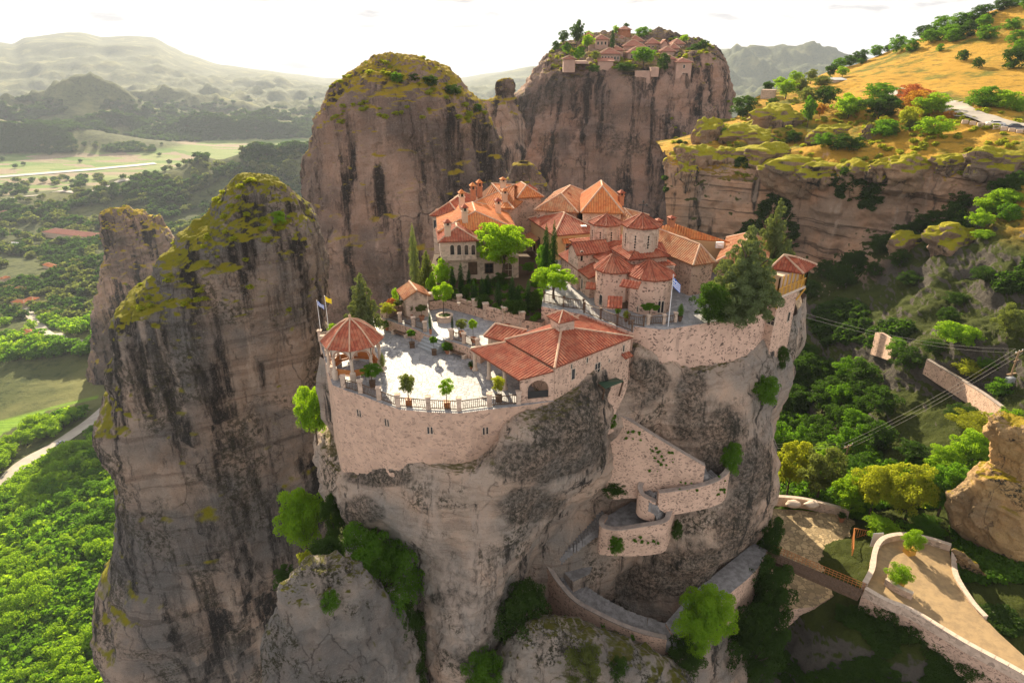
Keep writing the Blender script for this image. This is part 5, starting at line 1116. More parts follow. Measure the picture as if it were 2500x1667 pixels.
def leafmesh(name, pts, size, up=.0, asp=1.6):
    """pts: (centre, outward)"""
    V = []; Fc = []
    for c, o_ in pts:
        nn = (o_ * .9 + Vector((random.gauss(0, .6), random.gauss(0, .6), random.gauss(0, .6) + up))).normalized()
        a = nn.orthogonal().normalized(); a = (a * cos(0.0) + nn.cross(a) * 0).normalized()
        th = random.uniform(0, 2 * pi); b = nn.cross(a); e1 = a * cos(th) + b * sin(th); e2 = nn.cross(e1)
        s = size * random.uniform(.6, 1.3); k = len(V)
        V += [c - e1 * s * asp * .5, c - e2 * s * .5 + nn * s * .12, c + e1 * s * asp * .5, c + e2 * s * .5 + nn * s * .12]; Fc.append((k, k + 1, k + 2, k + 3))
    return mesh(name, V, Fc)
def crown_pts(kind, nl, seed):
    R_ = random.Random(seed); random.seed(seed); out = []
    def rdir():
        while 1:
            v = Vector((R_.uniform(-1, 1), R_.uniform(-1, 1), R_.uniform(-1, 1)))
            if .05 < v.length < 1: return v.normalized()
    cl = []
    if kind in ('broad', 'ball', 'bush', 'wide'):
        z0, z1 = {'broad': (.20, 1), 'wide': (.30, 1), 'ball': (.42, 1), 'bush': (-.05, 1)}[kind]; cz = (z0 + z1) / 2; hz2 = (z1 - z0) / 2
        nc = {'broad': 72, 'wide': 66, 'ball': 44, 'bush': 80}[kind]; cr_r = {'broad': .115, 'wide': .11, 'ball': .11, 'bush': .11}[kind]
        for i in range(nc):
            d = rdir(); rr = R_.uniform(.4, .98) if kind != 'ball' else R_.uniform(.6, .8)
            q = Vector((d.x * .5 * rr, d.y * .5 * rr, cz + d.z * hz2 * rr))
            if kind == 'bush' and q.z < .12: q.z = .12 + abs(q.z) * .3
            if kind != 'ball': q += Vector((noise.noise(Vector((seed, i, 1.))), noise.noise(Vector((seed, i, 5.))), 0)) * .08
            cl.append((q, Vector((cr_r, cr_r, cr_r * hz2 * 1.7)) * R_.uniform(.7, 1.25)))
        cl.append((Vector((0, 0, cz)), Vector((.26, .26, hz2 * .55))))
    elif kind == 'cypress':
        for i in range(26):
            z = i / 25; r = .42 * sin(pi * min(1, (z * .92 + .10))) ** .6 * (1 - z * .35); a = i * 2.4
            cl.append((Vector((cos(a) * r * .35, sin(a) * r * .35, .04 + z * .92)), Vector((r * .75 + .06, r * .75 + .06, .07))))
    elif kind in ('cedar', 'conifer'):
        lv = 17
        for i in range(lv):
            z = .06 + .92 * i / (lv - 1); R0 = (.5 * (1 - z) ** .7 + .035) if kind == 'conifer' else .5 * (1 - max(0, z - .35) / .68) ** .75 * (.75 + .25 * min(1, z / .25))
            m_ = max(2, int(9 * R0 / .4))
            for k in range(m_):
                a = 2 * pi * (k + R_.random() * .6) / m_ + i; rr = R0 * R_.uniform(.55, .95)
                cl.append((Vector((cos(a) * rr, sin(a) * rr, z - rr * .05)), Vector((.085, .085, .05)) * R_.uniform(.8, 1.5) * (R0 + .35)))
            cl.append((Vector((0, 0, z)), Vector((R0 * .5, R0 * .5, .05))))
    wt = [c[1].x * c[1].y + c[1].x * c[1].z for c in cl]; tot = sum(wt)
    for (c, r), w in zip(cl, wt):
        for _ in range(max(3, int(nl * w / tot))):
            d = rdir(); 
            if d.z < -.2 and R_.random() < .6: d.z = -d.z
            k = 1 - abs(R_.gauss(0, .22)); p = c + Vector((d.x * r.x, d.y * r.y, d.z * r.z)) * k
            if noise.noise(p * 9 + Vector((seed, 0, 0))) < -.34: continue
            out.append((p, d))
    return out
PROTO = {}
def proto(kind, nl, size, seed, leaf, trunk=True, bark='bark'):
    root = bpy.data.objects.new(kind + '_tree', None)
    random.seed(seed); me = leafmesh('crown', crown_pts(kind, nl, seed), size); me.materials.append(MAT[leaf])
    c = bpy.data.objects.new('crown', me); c.parent = root; objs = [c]
    if trunk:
        mb = MB(); R_ = random.Random(seed + 5); top = {'broad': .6, 'wide': .55, 'ball': .6, 'bush': .4, 'cypress': .8, 'cedar': .85, 'conifer': .9}[kind]
        pts = [Vector((0, 0, -.03)), Vector((R_.uniform(-.02, .02), R_.uniform(-.02, .02), top * .4)), Vector((R_.uniform(-.04, .04), R_.uniform(-.04, .04), top))]
        mb.tube(pts, [.035, .024, .012] if kind != 'ball' else [.022, .018, .012], 6)
        if kind in ('broad', 'wide', 'bush', 'cedar'):
            for i in range(6):
                a = i * 1.05 + R_.random(); b0 = pts[1].lerp(pts[2], R_.uniform(0, .7)); mb.tube([b0, b0 + Vector((cos(a) * .16, sin(a) * .16, .10)), b0 + Vector((cos(a) * .3, sin(a) * .3, .22))], [.014, .010, .005], 4)
        tm = mesh('trunk', mb.V, mb.F); tm.materials.append(MAT[bark]); t = bpy.data.objects.new('trunk', tm); t.parent = root; objs.append(t)
    return (root, objs)
def P_(kind, lod, var=0):
    k = (kind, lod, var)
    if k not in PROTO:
        nl, sz = {'xl': (42000, .0145), 'hi': (17000, .021), 'mid': (6500, .032), 'lo': (2000, .055), 'far': (160, .17), 'lo2': (460, .105)}[lod]
        if kind in ('cypress',): nl = int(nl * .8); sz *= .8
        if kind in ('cedar', 'conifer'): nl = int(nl * 1.9); sz *= .9
        PROTO[k] = proto(kind, nl, sz, 11 + var * 17 + len(kind) * 3, 'leaf_green')
    return PROTO[k]
NAMES = {'broad': 'broadleaf_tree', 'wide': 'broadleaf_tree', 'ball': 'ball_tree', 'bush': 'bush', 'cypress': 'cypress', 'cedar': 'cedar', 'conifer': 'conifer'}
def tree_at(p, w, h, kind, leaf, label, cat=None, group=None, lod='mid', var=None, rot=None, name=None, trunk=True, bark=None):
    var = random.randrange(3) if var is None else var
    root, objs = P_(kind, lod, var); r = bpy.data.objects.new(name or NAMES[kind], None); COL.objects.link(r)
    r.location = p; r.scale = (w, w, h); r.rotation_euler = (0, 0, random.uniform(0, 6.28) if rot is None else rot); r.empty_display_size = .1
    tag(r, label, cat or {'bush': 'bush', 'cypress': 'cypress'}.get(kind, 'tree'), group)
    for o in objs:
        if o.name.startswith('trunk') and (not trunk or kind == 'bush' and lod in ('mid', 'lo')): continue
        c = o.copy(); c.parent = r; COL.objects.link(c)
        if o.name.startswith('crown'):
            c.material_slots[0].link = 'OBJECT'; c.material_slots[0].material = MAT[leaf]
            if kind == 'bush': c.name = 'foliage'
        elif bark: c.material_slots[0].link = 'OBJECT'; c.material_slots[0].material = MAT[bark]
    return r
def T(x0, y0, x1, y1, kind, leaf, label, Y=None, z=None, lod=None, names=None, sink=.05, **k):
    cx = (x0 + x1) / 2
    if z is not None: p = atZ(cx, y1, z)
    elif Y is not None: p = atY(cx, y1, Y)
    else:
        p = None; yy = y1
        while p is None and yy < y1 + 80: p = on(cx, yy, names); yy += 2.5
        if p is None: print('no surf', x0, y0, label); return None
    rel = p - Vector((0, 0, CAMZ)); dep = rel.y * CP - rel.z * SP_; ang = PITCH + atan((((y0 + y1) / 2) - 833.5) / F)
    w = (x1 - x0) / F * dep * 1.14; hh = (y1 - y0) / F * dep / max(.5, cos(ang)) * 1.08
    hh = max(hh - w * .35 * sin(ang), hh * .45)
    sz = (x1 - x0 + y1 - y0) / 2
    lod = lod or ('xl' if sz > 150 else 'hi' if sz > 75 else 'mid' if sz > 30 else 'lo')
    p = p + Vector((0, w * .25, -hh * sink)) if names is not None or (Y is None and z is None) else p
    return tree_at(p, w, hh * (1 + sink), kind, leaf, label, lod=lod, **k)
def TL(rows, ox, oy, sc, kind0='broad', names=None):
    for r in rows:
        x0, y0, x1, y1, kind, leaf, label = r[:7]; kw = r[7] if len(r) > 7 else {}
        T(ox + x0 / sc, oy + y0 / sc, ox + x1 / sc, oy + y1 / sc, kind, leaf, label, names=names, **kw)
G1 = {'group': 'bushes along the grassy ridge'}; G2 = {'group': 'trees on the rocky spur'}; G3 = {'group': 'dark shrubs under the cliff'}
rl = 'dark green bush on the grassy ridge line'
ridge = [(1005, 310, 1100, 385), (1030, 375, 1080, 410), (1110, 288, 1200, 355), (1200, 290, 1245, 335), (1240, 240, 1340, 340), (1335, 255, 1430, 330), (1405, 170, 1510, 245), (1450, 200, 1580, 275), (1560, 165, 1690, 245), (1690, 140, 1810, 240), (1520, 110, 1640, 190), (1640, 90, 1760, 180), (1765, 40, 1905, 130), (1800, 100, 1905, 180), (1805, 170, 1940, 255), (1905, 0, 2000, 70), (1980, -10, 2091, 45), (1600, 190, 1720, 270), (1470, 175, 1560, 230), (1700, 95, 1800, 165), (880, 355, 950, 420), (940, 350, 1020, 415), (2091, -20, 2200, 60)]
TL([r + ('bush', 'leaf_green' if i % 3 else 'leaf_dark', rl, G1) for i, r in enumerate(ridge)], 1700, 0, 2.614, names=HN)
TL([(1980, 125, 2080, 195, 'bush', 'leaf_green', 'round bush alone high on the golden slope'), (1535, 285, 1580, 330, 'bush', 'leaf_green', 'tiny lone bush in the middle of the golden slope'),
    (1670, 325, 1755, 390, 'bush', 'leaf_dark', 'dark lone bush casting a shadow on the golden slope'), (1770, 375, 1835, 440, 'bush', 'leaf_dark', 'small round bush lowest on the golden slope'),
    (2005, 200, 2110, 290, 'bush', 'leaf_green', 'uppermost of three stacked bushes at the right edge of the slope'), (2020, 260, 2120, 350, 'bush', 'leaf_green', 'middle of three stacked bushes at the right edge of the slope'), (1975, 310, 2110, 445, 'bush', 'leaf_dark', 'lowest and largest of three stacked bushes at the right edge'),
    (825, 420, 900, 500, 'broad', 'leaf_dark', 'dark tree beside the grey roadside shed'), (900, 435, 975, 500, 'broad', 'leaf_bright', 'small bright tree in front of the grey shed')], 1700, 0, 2.614, names=HN)
sp = [(425, 515, 500, 580, 'broad', 'leaf_dark', 'dark umbrella shaped tree beside the stone viewpoint wall'), (500, 500, 580, 570, 'broad', 'leaf_bright', 'small bright tree right of the umbrella shaped tree'), (600, 440, 680, 520, 'broad', 'leaf_bright', 'light tree rising above the spur against the blue hills'),
    (520, 520, 640, 640, 'broad', 'leaf_bright', 'yellow green tree on the left of the spur'), (610, 510, 720, 620, 'broad', 'leaf_olive', 'olive tinted tree on the crest of the spur'), (700, 450, 770, 540, 'broad', 'leaf_olive', 'tall pale tree left of the car park'), (745, 490, 870, 570, 'broad', 'leaf_olive', 'pale feathery tree hiding the car park edge'),
    (660, 570, 760, 690, 'broad', 'leaf_olive', 'pale tree hanging over the spur shadow'), (670, 640, 760, 820, 'broad', 'leaf_green', 'long green tree drooping down the spur rock'), (760, 560, 900, 700, 'broad', 'leaf_dark', 'dark thicket below the parked cars'), (890, 620, 1080, 780, 'broad', 'leaf_bright', 'big bright green tree in the middle of the spur'),
    (1090, 540, 1300, 660, 'broad', 'leaf_green', 'wide green tree under the parking wall'), (1080, 620, 1320, 780, 'broad', 'leaf_dark', 'dark green thicket beneath the parking wall'), (1310, 550, 1490, 690, 'broad', 'leaf_red', 'reddish tree beside the road bend'), (1350, 590, 1530, 760, 'broad', 'leaf_orange', 'orange yellow tree in front of the reddish tree'),
    (1410, 610, 1610, 770, 'broad', 'leaf_bright', 'bright green tree right of the orange tree'), (1440, 755, 1660, 870, 'bush', 'leaf_bright', 'broad yellow green bush below the road'), (1580, 710, 1650, 770, 'bush', 'leaf_orange', 'small orange bush at the road edge'), (1145, 765, 1340, 880, 'bush', 'leaf_green', 'green bush on the brown ledge'),
    (1160, 750, 1220, 820, 'broad', 'leaf_yellow', 'small pale yellow tree on the brown ledge'), (755, 670, 830, 750, 'broad', 'leaf_orange', 'small rusty tree on the spur slope'), (225, 620, 385, 750, 'bush', 'leaf_dark', 'large dark bush at the left tip of the spur'), (455, 630, 525, 685, 'bush', 'leaf_dark', 'small dark bush on the mossy hump'),
    (375, 865, 540, 940, 'bush', 'leaf_green', 'low green bush near the cliff rim'), (120, 820, 215, 910, 'bush', 'leaf_green', 'green bush on the leftmost mossy rocks'), (575, 840, 680, 920, 'bush', 'leaf_dark', 'dark round bush on the mossy rim'), (760, 855, 890, 940, 'bush', 'leaf_green', 'green bush in front of the mossy boulder'),
    (865, 865, 1090, 970, 'bush', 'leaf_dark', 'wide dark bush spreading on the bare ledge'), (1765, 560, 1940, 690, 'bush', 'leaf_green', 'green bush on the bank above the road'), (1890, 590, 2091, 700, 'bush', 'leaf_bright', 'yellow green bush above the road right side'), (2040, 640, 2120, 720, 'bush', 'leaf_bright', 'small bright bush at the right frame edge above the road'), (1300, 690, 1420, 830, 'broad', 'leaf_yellow', 'yellowish tree leaning below the orange tree'), (1330, 760, 1440, 840, 'bush', 'leaf_olive', 'dull olive bush under the yellowish tree')]
TL(sp, 1700, 0, 2.614, names=HN)
ml = 'shrubby tree on the shaded slope at the right'
TL([(1800, 1250, 1950, 1400, 'broad', 'leaf_bright', 'lit yellow green tree on the steep right slope'), (1900, 1210, 2091, 1340, 'broad', 'leaf_bright', 'large bright tree at the right frame edge on the steep slope'), (1750, 1350, 1900, 1480, 'broad', 'leaf_bright', 'bright tree above the mossy ledge'), (1780, 1470, 1890, 1550, 'broad', 'leaf_bright', 'small bright tree below the mossy ledge'), (1950, 1300, 2080, 1420, 'bush', 'leaf_green', 'green bush beside the large bright slope tree'),
    (1660, 1340, 1720, 1400, 'bush', 'leaf_bright', 'tiny bright bush among the dark slope shrubs')], 1700, 0, 2.614, names=HN)
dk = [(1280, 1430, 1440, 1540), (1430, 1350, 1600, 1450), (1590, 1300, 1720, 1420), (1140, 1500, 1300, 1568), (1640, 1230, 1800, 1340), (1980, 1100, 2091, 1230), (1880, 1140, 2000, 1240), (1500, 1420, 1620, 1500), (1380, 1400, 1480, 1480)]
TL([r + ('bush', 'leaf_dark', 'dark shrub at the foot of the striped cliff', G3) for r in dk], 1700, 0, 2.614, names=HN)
dk = [(510, 360, 640, 470), (600, 390, 760, 540), (700, 310, 830, 400), (870, 200, 1010, 320), (980, 280, 1110, 400), (830, 370, 960, 460), (410, 480, 540, 600), (1370, 1290, 1560, 1400), (1200, 860, 1340, 960), (1350, 560, 1500, 640), (1530, 400, 1700, 500), (1300, 660, 1420, 760), (1050, 430, 1200, 520)]
TL([r + ('bush', 'leaf_dark', 'dark shrub on the rocky slope behind the tower', {'group': 'dark shrubs on the rocky slope'}) for r in dk], 1800, 500, 2.613, names=HN)
TL([(1310, 760, 1540, 950, 'broad', 'leaf_bright', 'bright tree standing alone on the dark rocky slope'), (1650, 660, 1829, 900, 'broad', 'leaf_olive', 'grey green tree at the right frame edge above the pole'), (970, 850, 1100, 960, 'bush', 'leaf_green', 'green bush beside the ruined gable wall'), (1010, 920, 1220, 1060, 'bush', 'leaf_dark', 'dull bush between the ruined walls'),
    (1420, 1000, 1610, 1130, 'broad', 'leaf_yellow', 'yellow tree behind the long sloping wall'), (1620, 1110, 1750, 1230, 'bush', 'leaf_green', 'green bush behind the end of the long sloping wall'), (235, 1370, 350, 1470, 'broad', 'leaf_bright', 'bright tree glowing in the dark gorge'), (1550, 980, 1660, 1070, 'broad', 'leaf_green', 'green tree right of the yellow tree')], 1800, 500, 2.613, names=HN)
lit = [(215, 215, 400, 520, 'broad', 'leaf_yellow', 'yellow green tree at the left of the sunlit grove'), (370, 270, 600, 560, 'broad', 'leaf_olive', 'pale olive tree beside the low yard wall'), (570, 400, 760, 640, 'broad', 'leaf_bright', 'green tree right of the pale olive tree'), (680, 340, 900, 640, 'broad', 'leaf_yellow', 'big golden green tree behind the lower yard'),
    (880, 350, 1110, 680, 'broad', 'leaf_yellow', 'broad golden tree behind the curved low wall'), (640, 200, 760, 300, 'broad', 'leaf_yellow', 'small golden tree next to the wooden pole'), (650, 250, 880, 360, 'broad', 'leaf_green', 'green tree just below the wooden pole'), (650, 360, 780, 450, 'broad', 'leaf_bright', 'small bright tree inside the grove'),
    (1080, 340, 1300, 640, 'broad', 'leaf_green', 'deep green tree left of the big boulder'), (1110, 230, 1290, 420, 'broad', 'leaf_bright', 'bright green tree above the deep green tree'), (1250, 150, 1450, 380, 'broad', 'leaf_bright', 'large bright tree behind the mossy boulder'), (1280, 50, 1560, 190, 'broad', 'leaf_yellow', 'yellowish tree under the power lines at the right'),
    (1500, 10, 1660, 130, 'broad', 'leaf_bright', 'bright tree at the right edge above the boulder'), (760, 640, 960, 760, 'bush', 'leaf_bright', 'bright bush hanging over the curved low wall'), (940, 200, 1110, 320, 'broad', 'leaf_dark', 'dark tree behind the golden trees'), (1000, 650, 1240, 750, 'bush', 'leaf_green', 'dark clipped hedge bush left of the boulder'), (450, 210, 600, 330, 'broad', 'leaf_bright', 'small bright tree left of the wooden pole')]
TL(lit, 1800, 1000, 2.351, names=HN)
# foreground bushes on the rocks
SV = 2.1875
TL([(90, 0, 245, 330, 'broad', 'leaf_bright', 'bright tree growing beside the left end of the terrace wall', dict(Y=66)), (0, 560, 235, 910, 'broad', 'leaf_bright', 'bright tree in the cleft left of the pink rock face', dict(Y=62)), (150, 780, 330, 980, 'bush', 'leaf_dark', 'dull dark bush on top of the grey boulder', dict(Y=52)), (85, 870, 175, 1060, 'bush', 'leaf_yellow', 'golden bush lit at the boulder top', dict(Y=50.5)),
    (300, 740, 715, 1200, 'bush', 'leaf_green', 'huge round green bush against the pink rock face', dict(Y=52.5)), (560, 1150, 740, 1420, 'bush', 'leaf_dark', 'dark bush below the huge round bush', dict(Y=51)), (1130, 1045, 1390, 1350, 'bush', 'leaf_dark', 'dark flowering bush left of the long stair wall', dict(Y=53)), (210, 560, 330, 830, 'bush', 'leaf_dark', 'dark ivy bush clinging to the rock edge', dict(Y=58.5)),
    (950, 1400, 1150, 1590, 'bush', 'leaf_green', 'green bush at the foot of the pale rock toe', dict(Y=49)), (1300, 1320, 1420, 1430, 'bush', 'leaf_olive', 'dry weeds at the foot of the stair wall', dict(Y=51)), (620, 1380, 760, 1600, 'bush', 'leaf_dark', 'dark bush deep in the cleft left of the rock toe', dict(Y=50)), (190, 1080, 285, 1190, 'bush', 'leaf_green', 'small green tuft on the grey boulder face', dict(Y=45.2)), (-60, 950, 60, 1060, 'bush', 'leaf_dark', 'dark shrub behind the boulder on its left', dict(Y=58))], 700, 950, SV)
SV = 2.187
TL([(840, 1095, 1130, 1480, 'broad', 'leaf_bright', 'bright green tree at the lower end of the stairs', dict(Y=53.2)), (800, 1340, 1010, 1500, 'bush', 'leaf_dark', 'dark shrub under the bright stair tree', dict(Y=52.4)), (1110, 290, 1210, 460, 'bush', 'leaf_green', 'green shrub on the rock beside the upper stair bend', dict(Y=60.2)), (840, 700, 905, 800, 'bush', 'leaf_dark', 'dark shrub right of the rounded bastion wall', dict(Y=58.6)),
    (270, 1370, 470, 1580, 'bush', 'leaf_olive', 'tuft of dry weeds under the long stair wall', dict(Y=47.5)), (510, 1450, 610, 1600, 'bush', 'leaf_dark', 'dark weeds on the pale ledge', dict(Y=47)), (1310, 700, 1420, 920, 'bush', 'ivy', 'ivy bush beside the footbridge end', dict(Y=68)), (1200, 930, 1440, 1280, 'bush', 'ivy', 'upper ivy mass hanging below the footbridge', dict(Y=64)), (1130, 1180, 1400, 1560, 'bush', 'ivy', 'lower ivy mass in the dark cleft under the footbridge', dict(Y=60)),
    (480, 490, 600, 560, 'bush', 'leaf_dark', 'small shrub at the foot of the triangular wall', dict(Y=59.6)), (485, 130, 550, 215, 'bush', 'leaf_green', 'small shrub at the top corner of the triangular wall', dict(Y=59.4)), (520, 790, 590, 880, 'bush', 'leaf_green', 'small weed tuft on the rounded bastion wall', dict(Y=56.6))], 1250, 950, SV)
TL([(80, 1090, 250, 1280, 'bush', 'leaf_green', 'green shrub growing in the hollow of the right rock', dict(Y=64.5)), (230, 900, 310, 1060, 'bush', 'leaf_dark', 'thin shrub at the foot of the corner tower', dict(Y=69))], 1800, 500, 2.613)
# monastery garden
MT = [(1165, 548, 1290, 682, 'wide', 'leaf_bright', 'broad bright green tree in front of the guest house', dict(z=2.6)), (1303, 650, 1400, 728, 'wide', 'leaf_bright', 'small spreading bright tree beside the church court fence', dict(z=3.9)), (1318, 566, 1345, 690, 'cypress', 'leaf_cypress', 'left of the twin tall cypresses beside the ochre hall', dict(z=3)), (1338, 558, 1362, 690, 'cypress', 'leaf_cypress', 'right of the twin tall cypresses beside the ochre hall', dict(z=3)),
 (1001, 568, 1030, 712, 'cypress', 'leaf_cedar', 'tall slim cypress at the left cliff edge', dict(z=.5)), (1022, 622, 1068, 712, 'conifer', 'leaf_olive', 'yellowish conifer beside the slim cypress', dict(z=1)), (1058, 640, 1105, 712, 'broad', 'leaf_bright', 'bright leafy bush at the guest house corner', dict(z=2)), (1042, 672, 1066, 722, 'bush', 'leaf_bright', 'narrow bright bush behind the stone shelter', dict(z=1.5)), (1058, 692, 1108, 772, 'ball', 'leaf_bright', 'bright ball tree in the round stone planter', dict(z=1.7)),
 (850, 678, 932, 806, 'conifer', 'leaf_cedar', 'dark conifer behind the gazebo', dict(Y=68)), (1726, 562, 1885, 776, 'cedar', 'leaf_cedar', 'huge blue green cedar at the court edge', dict(z=3.6, sink=.0)), (1815, 520, 1915, 740, 'cedar', 'leaf_cedar', 'tall dark cedar behind the huge one', dict(Y=79)), (1690, 690, 1770, 790, 'bush', 'leaf_dark', 'dark shrub at the left foot of the huge cedar', dict(z=3.9)), (1850, 640, 1925, 735, 'bush', 'leaf_dark', 'dark lower boughs of shrub beside the tower', dict(Y=73)), (1760, 750, 1800, 785, 'bush', 'leaf_cedar', 'low blue grey shrub behind the retaining wall', dict(z=3.9)),
 (1745, 700, 1765, 788, 'cypress', 'leaf_cypress', 'slim dark cypress in front of the huge cedar', dict(z=3.9)), (1310, 600, 1345, 668, 'bush', 'leaf_green', 'green shrub under the hall balcony', dict(z=3)), (1272, 640, 1306, 668, 'broad', 'leaf_green', 'small round tree right of the arched door', dict(z=2.6))]
TL(MT, 0, 0, 1.)
cyp = [(1117, 648, 1136, 722), (1138, 660, 1152, 700), (1148, 690, 1168, 740), (1168, 682, 1186, 738), (1205, 690, 1228, 748), (1238, 680, 1262, 752), (1255, 700, 1275, 760), (1280, 690, 1298, 760), (1180, 672, 1202, 722), (1098, 655, 1114, 715)]
TL([r + ('cypress', 'leaf_cypress', 'dark columnar cypress in the shady monastery garden', dict(z=2.4, group='garden cypresses', lod='mid')) for r in cyp], 0, 0, 1.)
shr = [(1160, 718, 1196, 748), (1240, 728, 1292, 768), (1292, 712, 1320, 762), (1126, 700, 1150, 730), (1200, 665, 1240, 700), (1085, 700, 1115, 735), (1225, 735, 1255, 765)]
TL([r + ('bush', 'leaf_dark', 'dark clipped shrub in the shady monastery garden', dict(z=2.4, group='garden shrubs')) for r in shr], 0, 0, 1.)
TL([(x_, y_, x_ + w_, y_ + h_, 'bush', 'leaf_dark', 'dark ivy clump hanging under the outer wall of the sandy road', dict(Y=Y_, group='ivy under the road wall')) for x_, y_, w_, h_, Y_ in ((2120, 1480, 70, 60, 59.5), (2180, 1520, 80, 65, 57.5), (2250, 1560, 80, 60, 55.5), (2320, 1600, 90, 65, 53.2), (2400, 1640, 90, 60, 51), (2060, 1480, 60, 80, 61))], 0, 0, 1.)
TL([(928, 738, 966, 765, 'bush', 'leaf_yellow', 'bed of yellow flowers on the planter wall', dict(z=2.2)), (946, 728, 968, 748, 'bush', 'leaf_red', 'small red flowering shrub behind the yellow flowers', dict(z=2.4)), (958, 705, 974, 735, 'bush', 'leaf_bright', 'slim bright shrub behind the yellow flowers', dict(z=2.4)), (916, 775, 934, 800, 'bush', 'leaf_bright', 'bright shrub right behind the gazebo roof', dict(z=.5)), (802, 790, 822, 812, 'bush', 'leaf_bright', 'bright shrub beside the flagpoles', dict(z=.5))], 0, 0, 1.)
import numpy as np
# ---------------------------------------------------------------- far monastery on the plateau
def fh(x0, ye, x1, yb, Y, label, depth=9, rise=2.2, kind='hip', tilt=0, tile='tile_far', wall='plaster_far', nwin=4, rows=1, **kw):
    X0, YE, X1, YB = 1300 + x0 / 4.704, 50 + ye / 4.704, 1300 + x1 / 4.704, 50 + yb / 4.704
    a = atY(X0, YE, Y); b = atY(X1, YE, Y + tilt); b.z = a.z; zb = atY((X0 + X1) / 2, YB, Y).z
    H = house(a, b, a.z, depth, rise, zb - 3, label, wall=wall, tile=tile, kind=kind, over=.5, world=True, rr=.2, group=None, ridge=True, **kw)
    t = H.t; L = (H.w[1] - H.w[0]).length
    for r in range(rows):
        z = a.z - 1.7 - r * 3.2
        if z < zb + .8: break
        for i in range(nwin):
            c = H.w[0] + t * L * (i + .7) / (nwin + .4); c.z = z; window(H.root, c, t, .8, 1.3, r == 0 and nwin > 4, fr=.15, bars=False, out=.1)
    return H
fh(560, 200, 735, 260, 352, 'far orange roofed house left of the tall balcony house', 10, 2.5, tile='tile_orange')
fh(715, 218, 885, 362, 338, 'tall far house with a balcony beside the black cypress', 10, 2.0, nwin=3, rows=3)
fh(945, 238, 1120, 300, 346, 'far church body below the little domed drum', 12, 2.5, nwin=4)
fh(1100, 240, 1290, 300, 344, 'far long red roof right of the domed drum', 11, 2.6)
fh(1040, 295, 1300, 350, 334, 'far refectory with arched facade in the middle of the plateau', 9, 2.6, nwin=6)
fh(1300, 268, 1480, 380, 338, 'far square house with pale wall right of the middle', 9, 2.4, nwin=3, rows=2)
fh(1095, 372, 1420, 485, 322, 'broad far house behind the big round tree', 9, 2.6, nwin=5, rows=2)
fh(770, 386, 1025, 470, 318, 'far pink house with a row of windows near the rim', 9, 2.4, nwin=6)
fh(748, 468, 945, 522, 311, 'low far arcade building right on the rim', 4, 1.2, kind='shed', nwin=6)
fh(1480, 268, 1570, 320, 332, 'small far house with a timbered gable', 7, 1.6, kind='gable', nwin=2)
fh(1600, 272, 1762, 380, 333, 'far guest wing with small windows at the right of the plateau', 10, 2.2, nwin=5, rows=2)
fh(1475, 355, 1650, 410, 322, 'far timber fronted house stepping down the rim', 7, 2.0, nwin=4)
fh(1500, 445, 1660, 490, 308, 'long far roof linking to the winch tower', 6, 1.8, nwin=0)
fh(1648, 482, 1850, 770, 303, 'tall pale winch tower standing on the far cliff', 10, 1.6, nwin=1, rows=4, tile='tile_far')
fh(1250, 215, 1420, 262, 350, 'far red roof at the back right of the drum', 10, 2.4)
fh(880, 345, 1060, 385, 328, 'narrow far roof behind the pink house', 8, 2.0, nwin=3)
fh(1560, 325, 1700, 372, 326, 'far house with chimneys below the guest wing', 8, 2.2, nwin=3)
fh(640, 268, 730, 330, 341, 'small far house left of the tall balcony house', 8, 1.8, nwin=2)
fh(345, 445, 505, 515, 312, 'small far arcaded pavilion at the left rim', 6, 1.4, nwin=5)
for x0, y0, x1, y1, Y, lb in ((1180, 582, 1345, 735, 305, 'square pale buttress wall on the far cliff'), (1367, 540, 1446, 650, 304, 'narrow pale buttress wall on the far cliff'), (505, 470, 640, 500, 311, 'low far boundary wall on the left rim')):
    a = atY(1300 + x0 / 4.704, 50 + y0 / 4.704, Y); b = atY(1300 + x1 / 4.704, 50 + y1 / 4.704, Y); mb = MB(); mb.box(((a.x + b.x) / 2, Y + 8, (a.z + b.z) / 2), (b.x - a.x, 16, a.z - b.z)); tag(mb.build('buttress_wall', 'plaster_far'), lb, 'wall')
dc = atY(1300 + 1052 / 4.704, 50 + 185 / 4.704, 352); drum('church_drum', 'little brick church drum crowning the far monastery', 'dome', (dc.x, dc.y), 3.2, dc.z - 3, dc.z + 3.0, dc.z + 4.6, wall='terracotta', tile='tile_far', over=.7, holes=0, arches=True)
FN = ['rock_pillar']
